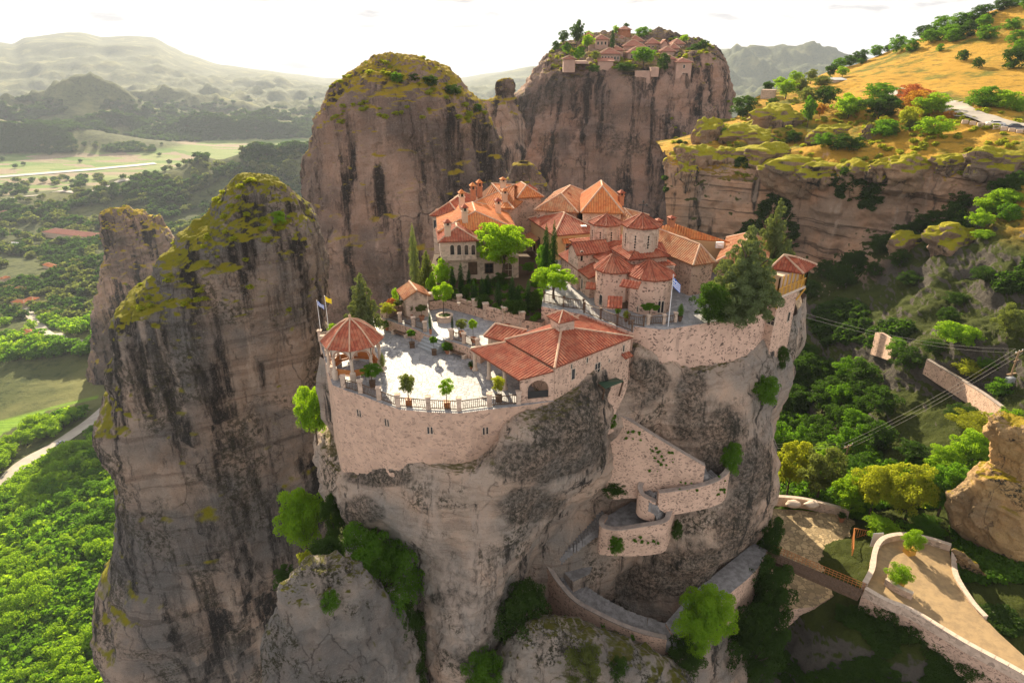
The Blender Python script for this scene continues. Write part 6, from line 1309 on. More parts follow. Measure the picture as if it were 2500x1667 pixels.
far = [(430, 70, 590, 345, 'broad', 'leaf_dark', 'tall dark tree at the left of the far plateau', 322), (305, 145, 410, 300, 'broad', 'leaf_dark', 'brownish tree left of the tall dark tree', 325), (225, 250, 310, 350, 'bush', 'leaf_dark', 'leftmost bush on the far plateau edge', 318), (878, 140, 946, 345, 'cypress', 'leaf_cypress', 'black cypress standing among the far roofs', 330),
 (920, 85, 990, 200, 'broad', 'leaf_bright', 'light tree left of the little drum', 352), (1165, 100, 1340, 235, 'bush', 'leaf_green', 'round green tree behind the far roofs', 352), (1435, 150, 1520, 205, 'broad', 'leaf_olive', 'small pale tree on the far hilltop', 355), (1610, 205, 1680, 260, 'broad', 'leaf_green', 'small green tree right of the far hilltop', 345), (1690, 185, 1785, 275, 'broad', 'leaf_bright', 'bright tree behind the far guest wing', 342),
 (1905, 245, 2010, 360, 'broad', 'leaf_dark', 'dark tree at the right end of the far plateau', 325), (1155, 340, 1395, 535, 'broad', 'leaf_green', 'large dark green tree in front of the far houses', 309), (450, 325, 610, 445, 'bush', 'leaf_green', 'green mound bush left of the far pink house', 314), (675, 365, 775, 455, 'bush', 'leaf_olive', 'olive bush beside the far pink house', 314), (560, 200, 700, 355, 'broad', 'leaf_bright', 'bright tree before the far orange roof', 332), (340, 270, 450, 385, 'bush', 'leaf_green', 'green bush under the brownish tree', 318), (590, 140, 690, 215, 'broad', 'leaf_bright', 'light tree behind the far orange roof', 358), (1440, 400, 1570, 590, 'bush', 'leaf_dark', 'dark shrub in the cleft left of the winch tower', 306), (1780, 290, 1960, 420, 'bush', 'leaf_dark', 'dark scrub on the far plateau shoulder', 325), (1340, 140, 1440, 190, 'bush', 'leaf_olive', 'dry scrub on the far hilltop', 356), (620, 520, 780, 600, 'bush', 'leaf_dark', 'dark scrub left under the far rim', 306), (950, 500, 1180, 590, 'bush', 'leaf_dark', 'long dark scrub under the far rim', 305), (1040, 45, 1110, 100, 'broad', 'leaf_dark', 'feathery tree right behind the little drum', 362)]
TL([r[:7] + (dict(Y=r[7]),) for r in far], 1300, 50, 4.704)
# shrubs on the tops of the neighbouring rocks
TL([(950, 180, 985, 205, 'bush', 'leaf_green', 'largest bush on top of the huge rounded rock'), (990, 180, 1020, 200, 'bush', 'leaf_dark', 'dark bush right of the largest bush on the rounded rock'), (1030, 188, 1070, 212, 'bush', 'leaf_dark', 'dark scrub on the right shoulder of the rounded rock'), (1085, 210, 1125, 235, 'bush', 'leaf_dark', 'low scrub near the right brink of the rounded rock'), (1150, 255, 1180, 275, 'bush', 'leaf_dark', 'scrub at the right end of the rounded rock'),
    (660, 515, 700, 550, 'bush', 'leaf_bright', 'light bush on the mossy pillar top'), (1795, 560, 1830, 580, 'bush', 'leaf_dark', 'dark bush on the cliff ledge behind the cedar')], 0, 0, 1, names=['rock_pillar', 'hillside'])

# ---------------------------------------------------------------- the woods in the valley
random.seed(5)
ROADS = [[(-60, 1240), (0, 1190), (60, 1130), (140, 1085), (200, 1045), (245, 1010), (290, 970)], [(60, 745), (75, 770), (100, 800), (150, 830), (200, 838)], [(0, 490), (90, 478), (180, 470), (260, 458), (320, 440)], [(-60, 440), (0, 433), (100, 425), (200, 417), (300, 408), (380, 400)]]
def nearroad(x, y, d):
    for k, R_ in enumerate(ROADS):
        for (a, b), (c, e) in zip(R_, R_[1:]):
            t = max(0, min(1, ((x - a) * (c - a) + (y - b) * (e - b)) / ((c - a) ** 2 + (e - b) ** 2)))
            if (x - a - t * (c - a)) ** 2 + (y - b - t * (e - b)) ** 2 < (d, d * .6, 5, 12)[k] ** 2: return True
    return False
taken = []; cnt = 0
def spaced(p, d):
    for q in taken:
        if (q[0] - p.x) ** 2 + (q[1] - p.y) ** 2 < d * d: return False
    taken.append((p.x, p.y)); return True
tries = 0
while cnt < 285 and tries < 9000:
    tries += 1; x, y = random.uniform(-60, 780), random.uniform(985, 1720)
    if nearroad(x, y, 24) or nearroad(x, y - 34, 18) or inpoly(x, y, FP) or inpoly(x, y - 36, FP): continue
    p = on(x, y, ['ground'])
    if p is None or p.y > 640: continue
    h = on(x, y)
    if (h - p).length > 12 and x > 330: continue
    if not spaced(p, 7.0): continue
    w = random.uniform(9.5, 14); g_ = noise.noise(Vector((p.x, p.y, 9)) / 45)
    tree_at(p - Vector((0, 0, 1.0)), w, w * random.uniform(.85, 1.15), 'broad', 'leaf_bright' if g_ + random.uniform(-.3, .3) > -.15 else 'leaf_green', 'round bright green tree in the dense wood left of the dark pillar', group='trees of the dense valley wood', lod='mid'); cnt += 1
print('forest', cnt, tries)
def stuffwood(name, pts, kind, lod, leaf, label=None):
    me0 = [P_(kind, lod, v)[1][0].data for v in range(3)]
    VV, n4 = [], 0
    base = []
    for m0 in me0:
        a = np.empty(len(m0.vertices) * 3, np.float32); m0.vertices.foreach_get('co', a); base.append(a.reshape(-1, 3))
    for i, (p, w, h) in enumerate(pts):
        b = base[i % 3]; t = random.uniform(0, 6.28); c, s = cos(t), sin(t)
        q = np.empty_like(b); q[:, 0] = (b[:, 0] * c - b[:, 1] * s) * w + p[0]; q[:, 1] = (b[:, 0] * s + b[:, 1] * c) * w + p[1]; q[:, 2] = b[:, 2] * h + p[2]; VV.append(q)
    V_ = np.concatenate(VV); nv = len(V_); nf = nv // 4
    me = bpy.data.meshes.new(name); me.vertices.add(nv); me.vertices.foreach_set('co', V_.ravel()); me.loops.add(nv); me.loops.foreach_set('vertex_index', np.arange(nv, dtype=np.int32))
    me.polygons.add(nf); me.polygons.foreach_set('loop_start', np.arange(0, nv, 4, dtype=np.int32)); me.polygons.foreach_set('loop_total', np.full(nf, 4, np.int32)); me.update(calc_edges=True); me.validate()
    return tag(link(name, me, None, [leaf]), label, None, None, 'stuff')
A1, A2 = [], []
for _ in range(15000):
    x, y = random.uniform(-80, 800), random.uniform(352, 1720)
    if y > 1000 and random.random() < .7: continue
    if nearroad(x, y, 20) or inpoly(x, y, FP) or (y > 900 and (nearroad(x, y - 26, 16) or inpoly(x, y - 26, FP))): continue
    p = on(x, y, ['ground'])
    if p is None: continue
    nz_ = noise.noise(Vector((p.x, p.y, 0)) / 75) + .4 * noise.noise(Vector((p.x, p.y, 4)) / 20)
    D = p.y; fl = 1600 < D < 2480
    if fl and p.z < -236 and random.random() < .955: continue
    if nz_ > (.18 if D > 500 else .45): continue
    w = random.uniform(8, 13) * (1 if D < 900 else 1.25); (A1 if nz_ + random.uniform(-.25, .25) < -.02 else A2).append((p - Vector((0, 0, 1.2)), w, w * random.uniform(.7, 1)))
print('woods', len(A1), len(A2))
for A_, lf in ((A1, 'leaf_green'), (A2, 'leaf_bright')):
    stuffwood('woodland', [a for a in A_ if a[0].y >= 620], 'broad', 'far', 'leaf_dark' if lf == 'leaf_green' else 'leaf_olive'); stuffwood('woodland', [a for a in A_ if a[0].y < 620], 'broad', 'lo2', lf)
# foothill scrub
A3 = []
for _ in range(5000):
    x, y = random.uniform(-60, 780), random.uniform(235, 372); p = on(x, y, ['ground'])
    if random.random() > (y - 235) / 70: continue
    if p is None or (p.z < -240): continue
    if noise.noise(p / 140) > .1: continue
    w = random.uniform(14, 24); A3.append((p - Vector((0, 0, 2)), w, w * .6))
stuffwood('scrubland', A3, 'bush', 'far', 'leaf_dark')
# dark gorge trees
random.seed(9); cnt = 0; taken.clear(); GP = [(1870, 890), (1950, 865), (2060, 930), (2130, 960), (2160, 1040), (2150, 1110), (2000, 1130), (1880, 1120), (1860, 1000)]
for _ in range(4000):
    x, y = random.uniform(1850, 2180), random.uniform(860, 1140)
    if not inpoly(x, y, GP): continue
    p = on(x, y, HN)
    if p is None or not spaced(p, 3.3): continue
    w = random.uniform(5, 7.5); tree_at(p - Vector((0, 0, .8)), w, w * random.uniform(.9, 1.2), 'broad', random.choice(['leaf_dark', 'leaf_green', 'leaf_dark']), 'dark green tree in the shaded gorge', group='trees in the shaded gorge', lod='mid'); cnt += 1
    if cnt > 75: break
# scrub tufts scattered over the hillside, as low cover
A4 = []; random.seed(12)
for _ in range(8000):
    x, y = random.uniform(1620, 2520), random.uniform(330, 1020)
    p = on(x, y, HN)
    if p is None: continue
    k = noise.noise(p / 14)
    lim = .30 if p.z < -2 else .48
    if k < lim: continue
    w = random.uniform(1.2, 3.2); A4.append((p - Vector((0, 0, .3)), w, w * .7))
A4 = [a for a in A4]
for _ in range(3500):
    x, y = random.uniform(1850, 2520), random.uniform(1480, 1700); p = on(x, y, HN)
    if p is None or noise.noise(p / 6) < .0: continue
    w = random.uniform(.4, 1.3); A4.append((p - Vector((0, 0, .1)), w, w * .4))
print('scrub', len(A4)); stuffwood('undergrowth', A4, 'bush', 'far', 'leaf_dark')
A5 = []
for _ in range(3000):
    x, y = random.uniform(1850, 2520), random.uniform(1130, 1420); p = on(x, y, HN)
    if p is None: continue
    if p.z > -36 and y > 1240 and x > 2120 and x < 2330: continue
    w = random.uniform(.8, 2.2); A5.append((p - Vector((0, 0, .2)), w, w * .7))
A5 = [a for a in A5 if not (inpoly(*pix(a[0]), [(1850, 1238), (2130, 1275), (2330, 1330), (2330, 1400), (2100, 1460), (1850, 1500)]))]
stuffwood('undergrowth', A5, 'bush', 'far', 'leaf_green')

# ---------------------------------------------------------------- houses in the valley
def vh(x0, y0, x1, label, D=10, h=5, tile='tile_orange', rise=2.2, wall='plaster', **kw):
    a = on(x0, y0, ['ground']); b = on(x1, y0 + (x1 - x0) * .08, ['ground']); b.z = a.z
    return house(Vector((a.x, a.y, a.z + h)), Vector((b.x, b.y, a.z + h)), a.z + h, D, rise, a.z - 3, label, wall=wall, tile=tile, over=.6, world=True, rr=.25, **kw)
for i, (x0, y0, x1, lb, kw) in enumerate(((105, 580, 238, 'very long valley building with a brown roof beyond the hazy stump', dict(D=26, h=9, rise=4, tile='tile_far')), (12, 604, 50, 'white roofed shed left of the long valley building', dict(D=14, h=5, tile='white_paint')), (104, 655, 132, 'lone red roofed house on a green rise in the valley', dict()), (8, 712, 30, 'small brown house at the left edge of the village', dict()), (32, 716, 60, 'red roofed house in the upper village row', dict()), (28, 748, 62, 'wide village house below the upper row', dict()), (60, 742, 84, 'small village house beside the road', dict()),
    (33, 835, 62, 'orange roofed house nearest the field', dict()), (62, 828, 92, 'orange roofed house in the middle of the lower group', dict()), (88, 845, 122, 'white walled house at the end of the lower group', dict(wall='white_paint')), (46, 822, 74, 'small orange roof behind the lower group of houses', dict()), (0, 525, 18, 'distant red house at the far left', dict(tile='tile_far')), (0, 690, 10, 'half hidden house at the left frame edge', dict()))):
    vh(x0, y0, x1, lb, **kw)
# shed, viewpoint wall, cars on the upper road
HNs = HN
s0 = on(2032, 205, HNs); a = atY(2030, 196, s0.y); b = atY(2072, 198, s0.y + 2); b.z = a.z
house(a, b, a.z, 5, .8, a.z - 4, 'grey roofed roadside shed at the end of the car park', wall='stone_pale', tile='lead_grey', world=True, name='shed', cat='shed', kind='shed')
def wallpix(x0, y0, x1, y1, h, label, m_='masonry_pale', th=.8, mb_name='stone_wall'):
    a, b = on(x0, y0, HN), on(x1, y1, HN); d = b - a; root = None; mb = MB(); c = (a + b) / 2; mb.box((c.x, c.y, min(a.z, b.z) + h / 2 - .5), (hv(d).length, th, h + 1.5), atan2(d.y, d.x)); tag(mb.build(mb_name, m_), label, 'wall')
wallpix(1858, 240, 1892, 238, 3.2, 'stone wall of the small viewpoint terrace', th=4)
wallpix(2190, 243, 2215, 243, 3.0, 'ochre wall stub under the road behind the red tree', 'plaster_ochre')
mb = MB()
ROADP = [(1985, 222), (2040, 216), (2100, 215), (2150, 220)]
slab('car_park', [(2000, 222), (2040, 208), (2110, 208), (2170, 222), (2180, 232), (2110, 222), (2050, 222)], 14.3, 8, ['asphalt_pale', 'stone_pale'], None, None, kind='structure')
ribbon('road', [(2170, 224), (2240, 240), (2312, 258), (2350, 276), (2400, 294), (2450, 306), (2520, 316)], 8, HN, 'asphalt_pale', .6)
simple('car_white', (.75, .76, .78), .25, spec=.6); simple('car_dark', (.03, .045, .09), .25, spec=.6); simple('car_silver', (.40, .42, .45), .25, spec=.6); simple('tyre', (.02, .02, .02), .8); simple('bridge_deck', (.12, .08, .06), .8); simple('gate_green', (.25, .42, .32), .5)
def car(p, rz, paint, label, s=1.):
    root = empty('parked_car', p, label, 'car', None); root.rotation_euler = (0, 0, 0); 
    prof = [(-2.15, .45), (-2.15, .85), (-1.95, .95), (-1.15, 1.0), (-.6, 1.42), (.75, 1.45), (1.5, 1.02), (2.1, .95), (2.2, .7), (2.2, .45)]
    def X(x, y, z): return Vector((p.x + (x * cos(rz) - y * sin(rz)) * s, p.y + (x * sin(rz) + y * cos(rz)) * s, p.z + z * s))
    mb = MB(); L = [X(x, -.85 + (.12 if z > 1.1 else 0), z) for x, z in prof]; R_ = [X(x, .85 - (.12 if z > 1.1 else 0), z) for x, z in prof]; mb.face(L); mb.face(R_[::-1])
    for i in range(len(prof)): j = (i + 1) % len(prof); mb.face([L[j], L[i], R_[i], R_[j]])
    mb.build('body', paint, root)
    for sy in (-1, 1):
        mb = MB(); q = [(-1.0, 1.03), (-.55, 1.36), (.7, 1.38), (1.3, 1.05)]; mb.face([X(x, sy * (.87 if z < 1.1 else .77), z) for x, z in q]); mb.build('window', 'glass_dark', root)
    for q in ([(-1.12, 1.03), (-.64, 1.38)], [(1.44, 1.06), (.80, 1.40)]):
        mb = MB(); (x0, z0), (x1, z1) = q; mb.face([X(x0 * 1.01, -.72, z0 + .02), X(x0 * 1.01, .72, z0 + .02), X(x1 * 1.02, .66, z1 + .02), X(x1 * 1.02, -.66, z1 + .02)]); mb.build('windscreen', 'glass_dark', root)
    for sx in (-1.35, 1.35):
        for sy in (-.82, .82): mb = MB(); mb.tube([X(sx, sy - .1, .33), X(sx, sy + .1, .33)], .33 * s, 12); mb.build('wheel', 'tyre', root)
    return root
def on_road(x, y, nm='road'):
    best = None
    for o in bpy.data.objects:
        if o.name.startswith(nm) or o.name.startswith('car_park'):
            bv = BVHTree.FromPolygons([v.co.copy() for v in o.data.vertices], [tuple(q.vertices) for q in o.data.polygons]); h = bv.ray_cast(Vector((0, 0, CAMZ)), ray(x, y).normalized())
            if h[0] and (best is None or h[3] < best[1]): best = (h[0], h[3])
    return best[0] if best else on(x, y)
for x, y, rz, pt, lb in ((2428, 308, -.35, 'car_white', 'white car driving on the upper road at the right'), (2475, 316, -.3, 'car_dark', 'dark blue car behind the white car on the upper road'), (2070, 219, .05, 'car_white', 'white car parked nearest the shrubs in the car park'), (2047, 216, .2, 'car_silver', 'silver car parked left of the white one'), (2035, 215, .2, 'car_silver', 'silver car parked furthest left beside the shed'), (148, 1082, .9, 'car_silver', 'small silver car on the pale valley road')):
    car(on_road(x, y), rz, pt, lb)
# parapet blocks on the outer road edge
for i in range(9):
    p = on(2355 + i * 19, 301 + i * 3.4, HN); mb = MB(); mb.box(p + Vector((0, 0, .3)), (1.5, .5, 1.1), -.3 + i * .01); o = tag(mb.build('parapet_block', 'stone_pale'), 'pale stone parapet block along the outer edge of the upper road', 'block', 'parapet blocks beside the upper road')

# ---------------------------------------------------------------- poles and power lines
def pole(x, yt, Y, h, label, arms=2, box=False):
    t = atY(x, yt, Y); root = empty('utility_pole', t - Vector((0, 0, h)), label, 'pole'); mb = MB(); mb.tube([t - Vector((0, 0, h)), t], [.18, .12], 8); mb.build('post', 'pole_wood', root)
    for k in range(arms): mb = MB(); z = t.z - .3 - k * 1.5; mb.box((t.x, t.y, z), (2.4 if k == 0 else 1.4, .14, .16), .5); mb.build('crossarm', 'pole_wood', root); 
    for k in (-1, 0, 1): mb = MB(); mb.lathe((t.x + k * 1.0 * cos(.5), t.y + k * 1.0 * sin(.5), t.z - .2), [(.05, 0), (.09, .1), (.09, .2), (.04, .3)], 6); mb.build('insulator', 'white_paint', root)
    if box: mb = MB(); mb.box((t.x - .3, t.y - .5, t.z - 5.2), (1.3, .8, 1.2), .3); mb.build('transformer', 'lead_grey', root); mb = MB(); mb.box((t.x, t.y, t.z - 4.2), (2.0, .3, .2), .3); mb.build('bracket', 'pole_wood', root)
    return t
simple('pole_wood', (.30, .20, .12), .9); simple('wire', (.45, .42, .36), .6)
t1 = pole(2489, 856, 96, 12, 'tall wooden pole with transformer at the right edge', 2, True); t2 = pole(2072, 1086, 96, 11, 'wooden pole rising from the grove above the yard', 1)
def wire(a, b, sag, label):
    mb = MB(); pts = [a.lerp(b, i / 16) - Vector((0, 0, sag * 4 * (i / 16) * (1 - i / 16))) for i in range(17)]; mb.tube(pts, .012, 4); tag(mb.build('power_line', 'wire'), label, 'cable', 'power lines over the gorge')
for k in (-1, 0, 1):
    o_ = Vector((k * .9, k * .2, -k * .45)); wire(t1 + o_, t2 + o_, .8, 'pale power line between the two wooden poles'); wire(t2 + o_, atY(1840, 1083 + k * 6, 108), .5, 'pale power line running from the grove pole behind the rock'); wire(t1 + o_, atY(1950, 765 + k * 5, 72), 1.2, 'thin line from the tall pole towards the corner tower') if k else None

# ---------------------------------------------------------------- flags, cross, small things on the court
def flagpole(px, py, pt, z, label, cols, fx, fw, fh_, droop, blue=False, crosstop=False):
    b = atZ(px, py, z); d = ray(px, pt); Yb = b.y; t = atY(b.x and px, pt, Yb); h = t.z - z; root = empty('flagpole', b, label, 'flagpole'); mb = MB(); mb.tube([b, b + Vector((0, 0, h))], [.05, .035], 6); mb.build('pole', 'pole_white', root)
    if crosstop: mb = MB(); mb.tube([b + Vector((-.12, 0, h + .15)), b + Vector((.12, 0, h + .15))], .02, 4); mb.tube([b + Vector((0, 0, h)), b + Vector((0, 0, h + .3))], .02, 4); mb.build('finial', 'pole_white', root)
    n1, n2 = 18, 27; mb = MB()
    def G(i, j):
        u, v = i / n1, j / n2; x = fw * u; zz = h - .1 - fh_ * v - droop * u ** 1.3 * fw
        return b + Vector((x * .85, -.25 * x + sin(u * 9 + v * 2) * .07, zz + sin(u * 7 + v) * .03))
    for i in range(n1):
        for j in range(n2):
            u, v = i / n1, j / n2
            if blue: s_ = int(j / 3) % 2; m_ = 0 if (s_ == 0) else 1; 
            if blue and u < .36 and j < 15: m_ = 0 if not (abs(u - .17) < .045 or abs(j - 7) < 2) else 1
            if not blue: m_ = 0
            mb.face([G(i, j + 1), G(i + 1, j + 1), G(i + 1, j), G(i, j)], mi=m_)
    mb.build('flag', cols, root)
simple('pole_white', (.72, .72, .74), .4); simple('flag_blue', (.03, .14, .55), .7); simple('flag_yellow', (.85, .62, .02), .7); simple('flag_white', (.80, .80, .82), .7)
flagpole(784, 815, 733, 0, 'left flagpole with a drooping blue and white striped flag', ['flag_blue', 'flag_white'], 1, .95, .5, .5, True)
flagpole(803, 808, 722, 0, 'flagpole with a yellow flag behind the gazebo', ['flag_yellow'], 1, .95, .6, .25)
flagpole(1631, 797, 676, 3.9, 'tall flagpole with a striped blue and white flag beside the church', ['flag_blue', 'flag_white'], 1, .9, .9, .75, True, True)
c = atZ(1723, 783, 4.0); mb = MB(); mb.box(c + Vector((0, 0, .95)), (.2, .16, 1.9)); mb.box(c + Vector((0, 0, 1.32)), (1.15, .156, .2)); tag(mb.build('cross', 'white_paint'), 'plain white cross standing behind the retaining wall', 'cross')
c = atZ(1832, 768, 4.0); root = empty('small_shrine', c, 'little stone shrine with twin arched openings on the retaining wall', 'shrine'); mb = MB(); mb.box(c + Vector((0, 0, .7)), (1.3, 1.1, 1.5), .35); mb.build('wall', 'plaster', root)
mb = MB(); q = [c + Vector((.95 * cos(.35 + pi / 4 + k * pi / 2) * 1.05, .95 * sin(.35 + pi / 4 + k * pi / 2), 1.5)) for k in range(4)]; roofmesh(mb, [[q[k], q[(k + 1) % 4], c + Vector((0, 0, 1.9))] for k in range(4)], .08); mb.build('roof', ['tile_red'], root)
t = Vector((cos(.35), sin(.35), 0)); nn = Vector((t.y, -t.x, 0))
for s_ in (-.25, .25): window(root, c + nn * .56 + t * s_ + Vector((0, 0, 1.0)), t, .24, .5, True, fr=.05, out=.03)
a_ = atY(1757, 598, H10.P['b'].y - .2); mb = MB(); mb.box(a_, (.95, .35, .75), 0); mb.lathe(a_ + Vector((0, -.19, 0)), [(.28, 0), (.28, .01)], 10); tag(mb.build('air_conditioner', 'white_paint'), 'white air conditioner unit under the orange roof', 'air conditioner')
# round planter and pots
c = atZ(1086, 782, 1.3); root = empty('round_planter', c, 'round stone planter ringed by a low wall on the upper terrace', 'planter'); mb = MB(); mb.lathe(c, [(.95, 0), (.95, .6), (1.0, .62), (1.0, .7), (.72, .7), (.72, .5)], 20); mb.build('ring', 'masonry_pale', root, True); mb = MB(); mb.lathe(c + Vector((0, 0, .3)), [(.74, 0), (.74, .28), (.02, .34)], 16); mb.build('soil', 'ivy', root)
def potted(x0, y0, x1, y1, z, leaf, label, kind='ball', pot='terracotta', sq=False, pr=None, group=None, ph=None):
    """whole bbox in photo pixels incl. pot"""
    b = atZ((x0 + x1) / 2, y1, z); rel = b - Vector((0, 0, CAMZ)); dep = rel.y * CP - rel.z * SP_; s = dep / F; w = (x1 - x0) * s * 1.25; H_ = (y1 - y0) * s / .92
    pr = pr or min(.32, max(.16, w * .28)); ph = ph or min(.6, H_ * .3)
    root = empty('potted_plant', b, label, 'potted plant', group); mb = MB()
    if sq: mb.box(b + Vector((0, 0, ph / 2)), (pr * 1.7, pr * 1.7, ph), .2); mb.box(b + Vector((0, 0, ph - .03)), (pr * 1.95, pr * 1.95, .08), .2)
    else: mb.lathe(b, [(pr * .65, 0), (pr, ph * .8), (pr * 1.12, ph * .82), (pr * 1.12, ph), (pr * .9, ph), (pr * .9, ph * .85)], 12)
    mb.build('pot', pot, root)
    r, objs = P_(kind, 'mid' if w < 1.2 else 'hi', random.randrange(3)); hh = H_ - ph
    for o in objs:
        c = o.copy(); c.parent = root; c.location = (0, 0, ph - (.02 if kind != 'bush' else .1)); c.scale = (w, w, hh); COL.objects.link(c); tr = o.name.startswith('trunk')
        if not tr: c.material_slots[0].link = 'OBJECT'; c.material_slots[0].material = MAT[leaf]; c.name = 'foliage'
        else: c.name = 'stem'
def PP(x0, y0, x1, y1, *a, **k): potted(750 + x0 / 3.92, 650 + y0 / 3.92, 750 + x1 / 3.92, 650 + y1 / 3.92, *a, **k)
PP(900, 1015, 1045, 1320, 0, 'leaf_olive', 'sparse pale tree in a square planter at the front rail', 'broad', 'wood_orange', True)
PP(1283, 1065, 1392, 1345, 0, 'leaf_bright', 'bright green tree in a square planter at the front rail', 'broad', 'wood_orange', True)
PP(1775, 1040, 1895, 1290, 0, 'leaf_yellow', 'yellowish tree in a dark planter near the porch', 'broad', 'wood_dark', True)
PP(550, 930, 705, 1150, 0, 'leaf_green', 'bushy green plant in a dark pot in front of the gazebo', 'broad', 'wood_dark', True)
PP(700, 825, 755, 1010, 0, 'leaf_olive', 'tall clipped plant in a pale pot right of the gazebo', 'cypress', 'stone_pale')
PP(965, 600, 1045, 775, 0, 'leaf_green', 'twin ball topiary in a dark box left of the steps', 'ball', 'wood_dark', True)
PP(1180, 663, 1252, 845, 0, 'leaf_green', 'ball topiary in a dark box right of the steps', 'ball', 'wood_dark', True)
for b_, lb in (((735, 500, 800, 612), 'low green plant in a reddish pot at the end of the left bench'), ((805, 525, 870, 615), 'first leafy pot on the left bench row'), ((862, 548, 922, 625), 'middle leafy pot on the left bench row'), ((912, 550, 985, 642), 'third leafy pot on the left bench row'), ((1045, 590, 1110, 665), 'leafy pot beside the top of the left stair post'),
    ((1298, 715, 1390, 835), 'large leafy pot left on the right bench row'), ((1388, 715, 1452, 810), 'middle leafy pot on the right bench row'), ((1460, 740, 1542, 838), 'right leafy pot with terracotta rim on the right bench row'), ((1545, 900, 1600, 980), 'small dark box plant beside the first porch column')): PP(*b_, 0, 'leaf_green' if 'dark' not in lb else 'leaf_dark', lb, 'bush')
PP(1045, 372, 1150, 520, 1.3, 'leaf_olive', 'round headed small tree in a pot near the round planter', 'ball'); PP(985, 368, 1016, 500, 1.3, 'leaf_olive', 'slender pale sapling in a pot on the upper terrace', 'broad'); PP(838, 318, 924, 480, 1.3, 'leaf_olive', 'pale ball tree beside the yellow flowers', 'ball')
PP(1428, 498, 1522, 672, 1.3, 'leaf_olive', 'thin stemmed grey tree in a pot on the upper terrace', 'broad'); PP(1552, 498, 1628, 730, 1.3, 'leaf_bright', 'tall bright yucca like plant in a pot above the rail', 'ball'); PP(1165, 448, 1198, 650, 1.3, 'leaf_cypress', 'pencil thin cypress in a pot left of the steps', 'cypress'); PP(1378, 470, 1406, 660, 1.3, 'leaf_cypress', 'pencil thin cypress in a pot right of the steps', 'cypress')
PP(1560, 353, 1630, 440, 1.3, 'leaf_green', 'green bush in a terracotta pot before the garden wall', 'bush'); PP(1706, 385, 1768, 492, 1.3, 'leaf_green', 'green bush in a terracotta pot right of the garden gap', 'bush'); PP(2150, 455, 2245, 560, 1.3, 'leaf_bright', 'bright leafy pot under the arched retaining wall', 'bush'); PP(2150, 380, 2255, 480, 1.3, 'leaf_green', 'dark leafy pot behind the bright one under the court', 'bush')
def CPt(x0, y0, x1, y1, *a, **k): potted(1400 + x0 / 3.92, 400 + y0 / 3.92, 1400 + x1 / 3.92, 400 + y1 / 3.92, *a, **k)
CPt(398, 1340, 446, 1470, 3.9, 'leaf_bright', 'yellow green conical plant left of the church door', 'bush', 'stone_pale'); CPt(476, 1398, 532, 1510, 3.9, 'leaf_yellow', 'yellow green ball plant in a barrel right of the church door', 'bush', 'wood_dark'); CPt(645, 1335, 802, 1500, 3.9, 'leaf_green', 'flat topped leafy plant on a stone pedestal by the apse', 'ball', 'masonry_pale'); CPt(985, 1335, 1050, 1505, 3.9, 'leaf_green', 'conical plant in a barrel right of the flagpole', 'cypress', 'wood_dark')
def C3(x0, y0, x1, y1, *a, **k): potted(1800 + x0 / 2.351, 1000 + y0 / 2.351, 1800 + x1 / 2.351, 1000 + y1 / 2.351, *a, **k)
C3(935, 660, 1035, 825, -31.4, 'leaf_bright', 'leafy plant in a yellow six sided tub at the end of the road', 'bush', 'wood_yellow', True, pr=.62, ph=.95); C3(855, 870, 975, 1015, -31.4, 'leaf_bright', 'round bush in a yellow wooden tub on the sandy road', 'bush', 'wood_yellow', True, pr=.62, ph=.95); C3(575, 580, 615, 640, -36.2, 'leaf_dark', 'terracotta urn at the end of the yard wall', 'bush', 'terracotta', pr=.45, ph=.8)
for x, y, lb in ((300, 540, 'left pale boulder resting on the yard wall'), (405, 545, 'right pale boulder resting on the yard wall')):
    p = atZ(1800 + x / 2.351 + 8, 1000 + y / 2.351, -34.9); V_ = []; mb = MB(); bm = bmesh.new(); bmesh.ops.create_icosphere(bm, subdivisions=3, radius=.9)
    for v in bm.verts: v.co = Vector((v.co.x * 1.25, v.co.y * .8, v.co.z * .65)) * (1 + .25 * noise.noise(v.co * 1.5 + Vector((x, 0, 0)))) + p
    me = bpy.data.meshes.new('boulder'); bm.to_mesh(me); bm.free(); tag(link('boulder', me, None, ['stone_pale'], True), lb, 'boulder')
def bench(x0, y0, x1, y1, z, label):
    a, b = atZ(x0, y0, z), atZ(x1, y1, z); d = b - a; an = atan2(d.y, d.x); c = (a + b) / 2; root = empty('stone_bench', c, label, 'bench'); mb = MB(); mb.box(c + Vector((0, 0, .42)), (d.length, .45, .08), an); mb.build('seat', 'wood_dark', root)
    for p in (a, b): mb = MB(); mb.box(p + Vector((0, 0, .22)), (.35, .5, .44), an); mb.build('leg', 'stone_pale', root)
bench(962, 815, 992, 824, 0, 'low bench with stone ends left of the steps'); bench(1100, 863, 1134, 875, 0, 'low bench with stone ends right of the steps')
for x, y, z, lb in ((1120, 745, 3.15, 'stone urn on the garden wall pillar behind the planter'), (1233, 757, 3.1, 'pale stone urn on the middle pillar of the garden wall'), (1276, 768, 3.1, 'stone urn on the right pillar of the garden wall')):
    p = atZ(x, y, z); mb = MB(); mb.lathe(p, [(.12, 0), (.08, .08), (.22, .28), (.26, .34), (.2, .34)], 10); tag(mb.build('urn', 'stone_pale', None, True), lb, 'urn')
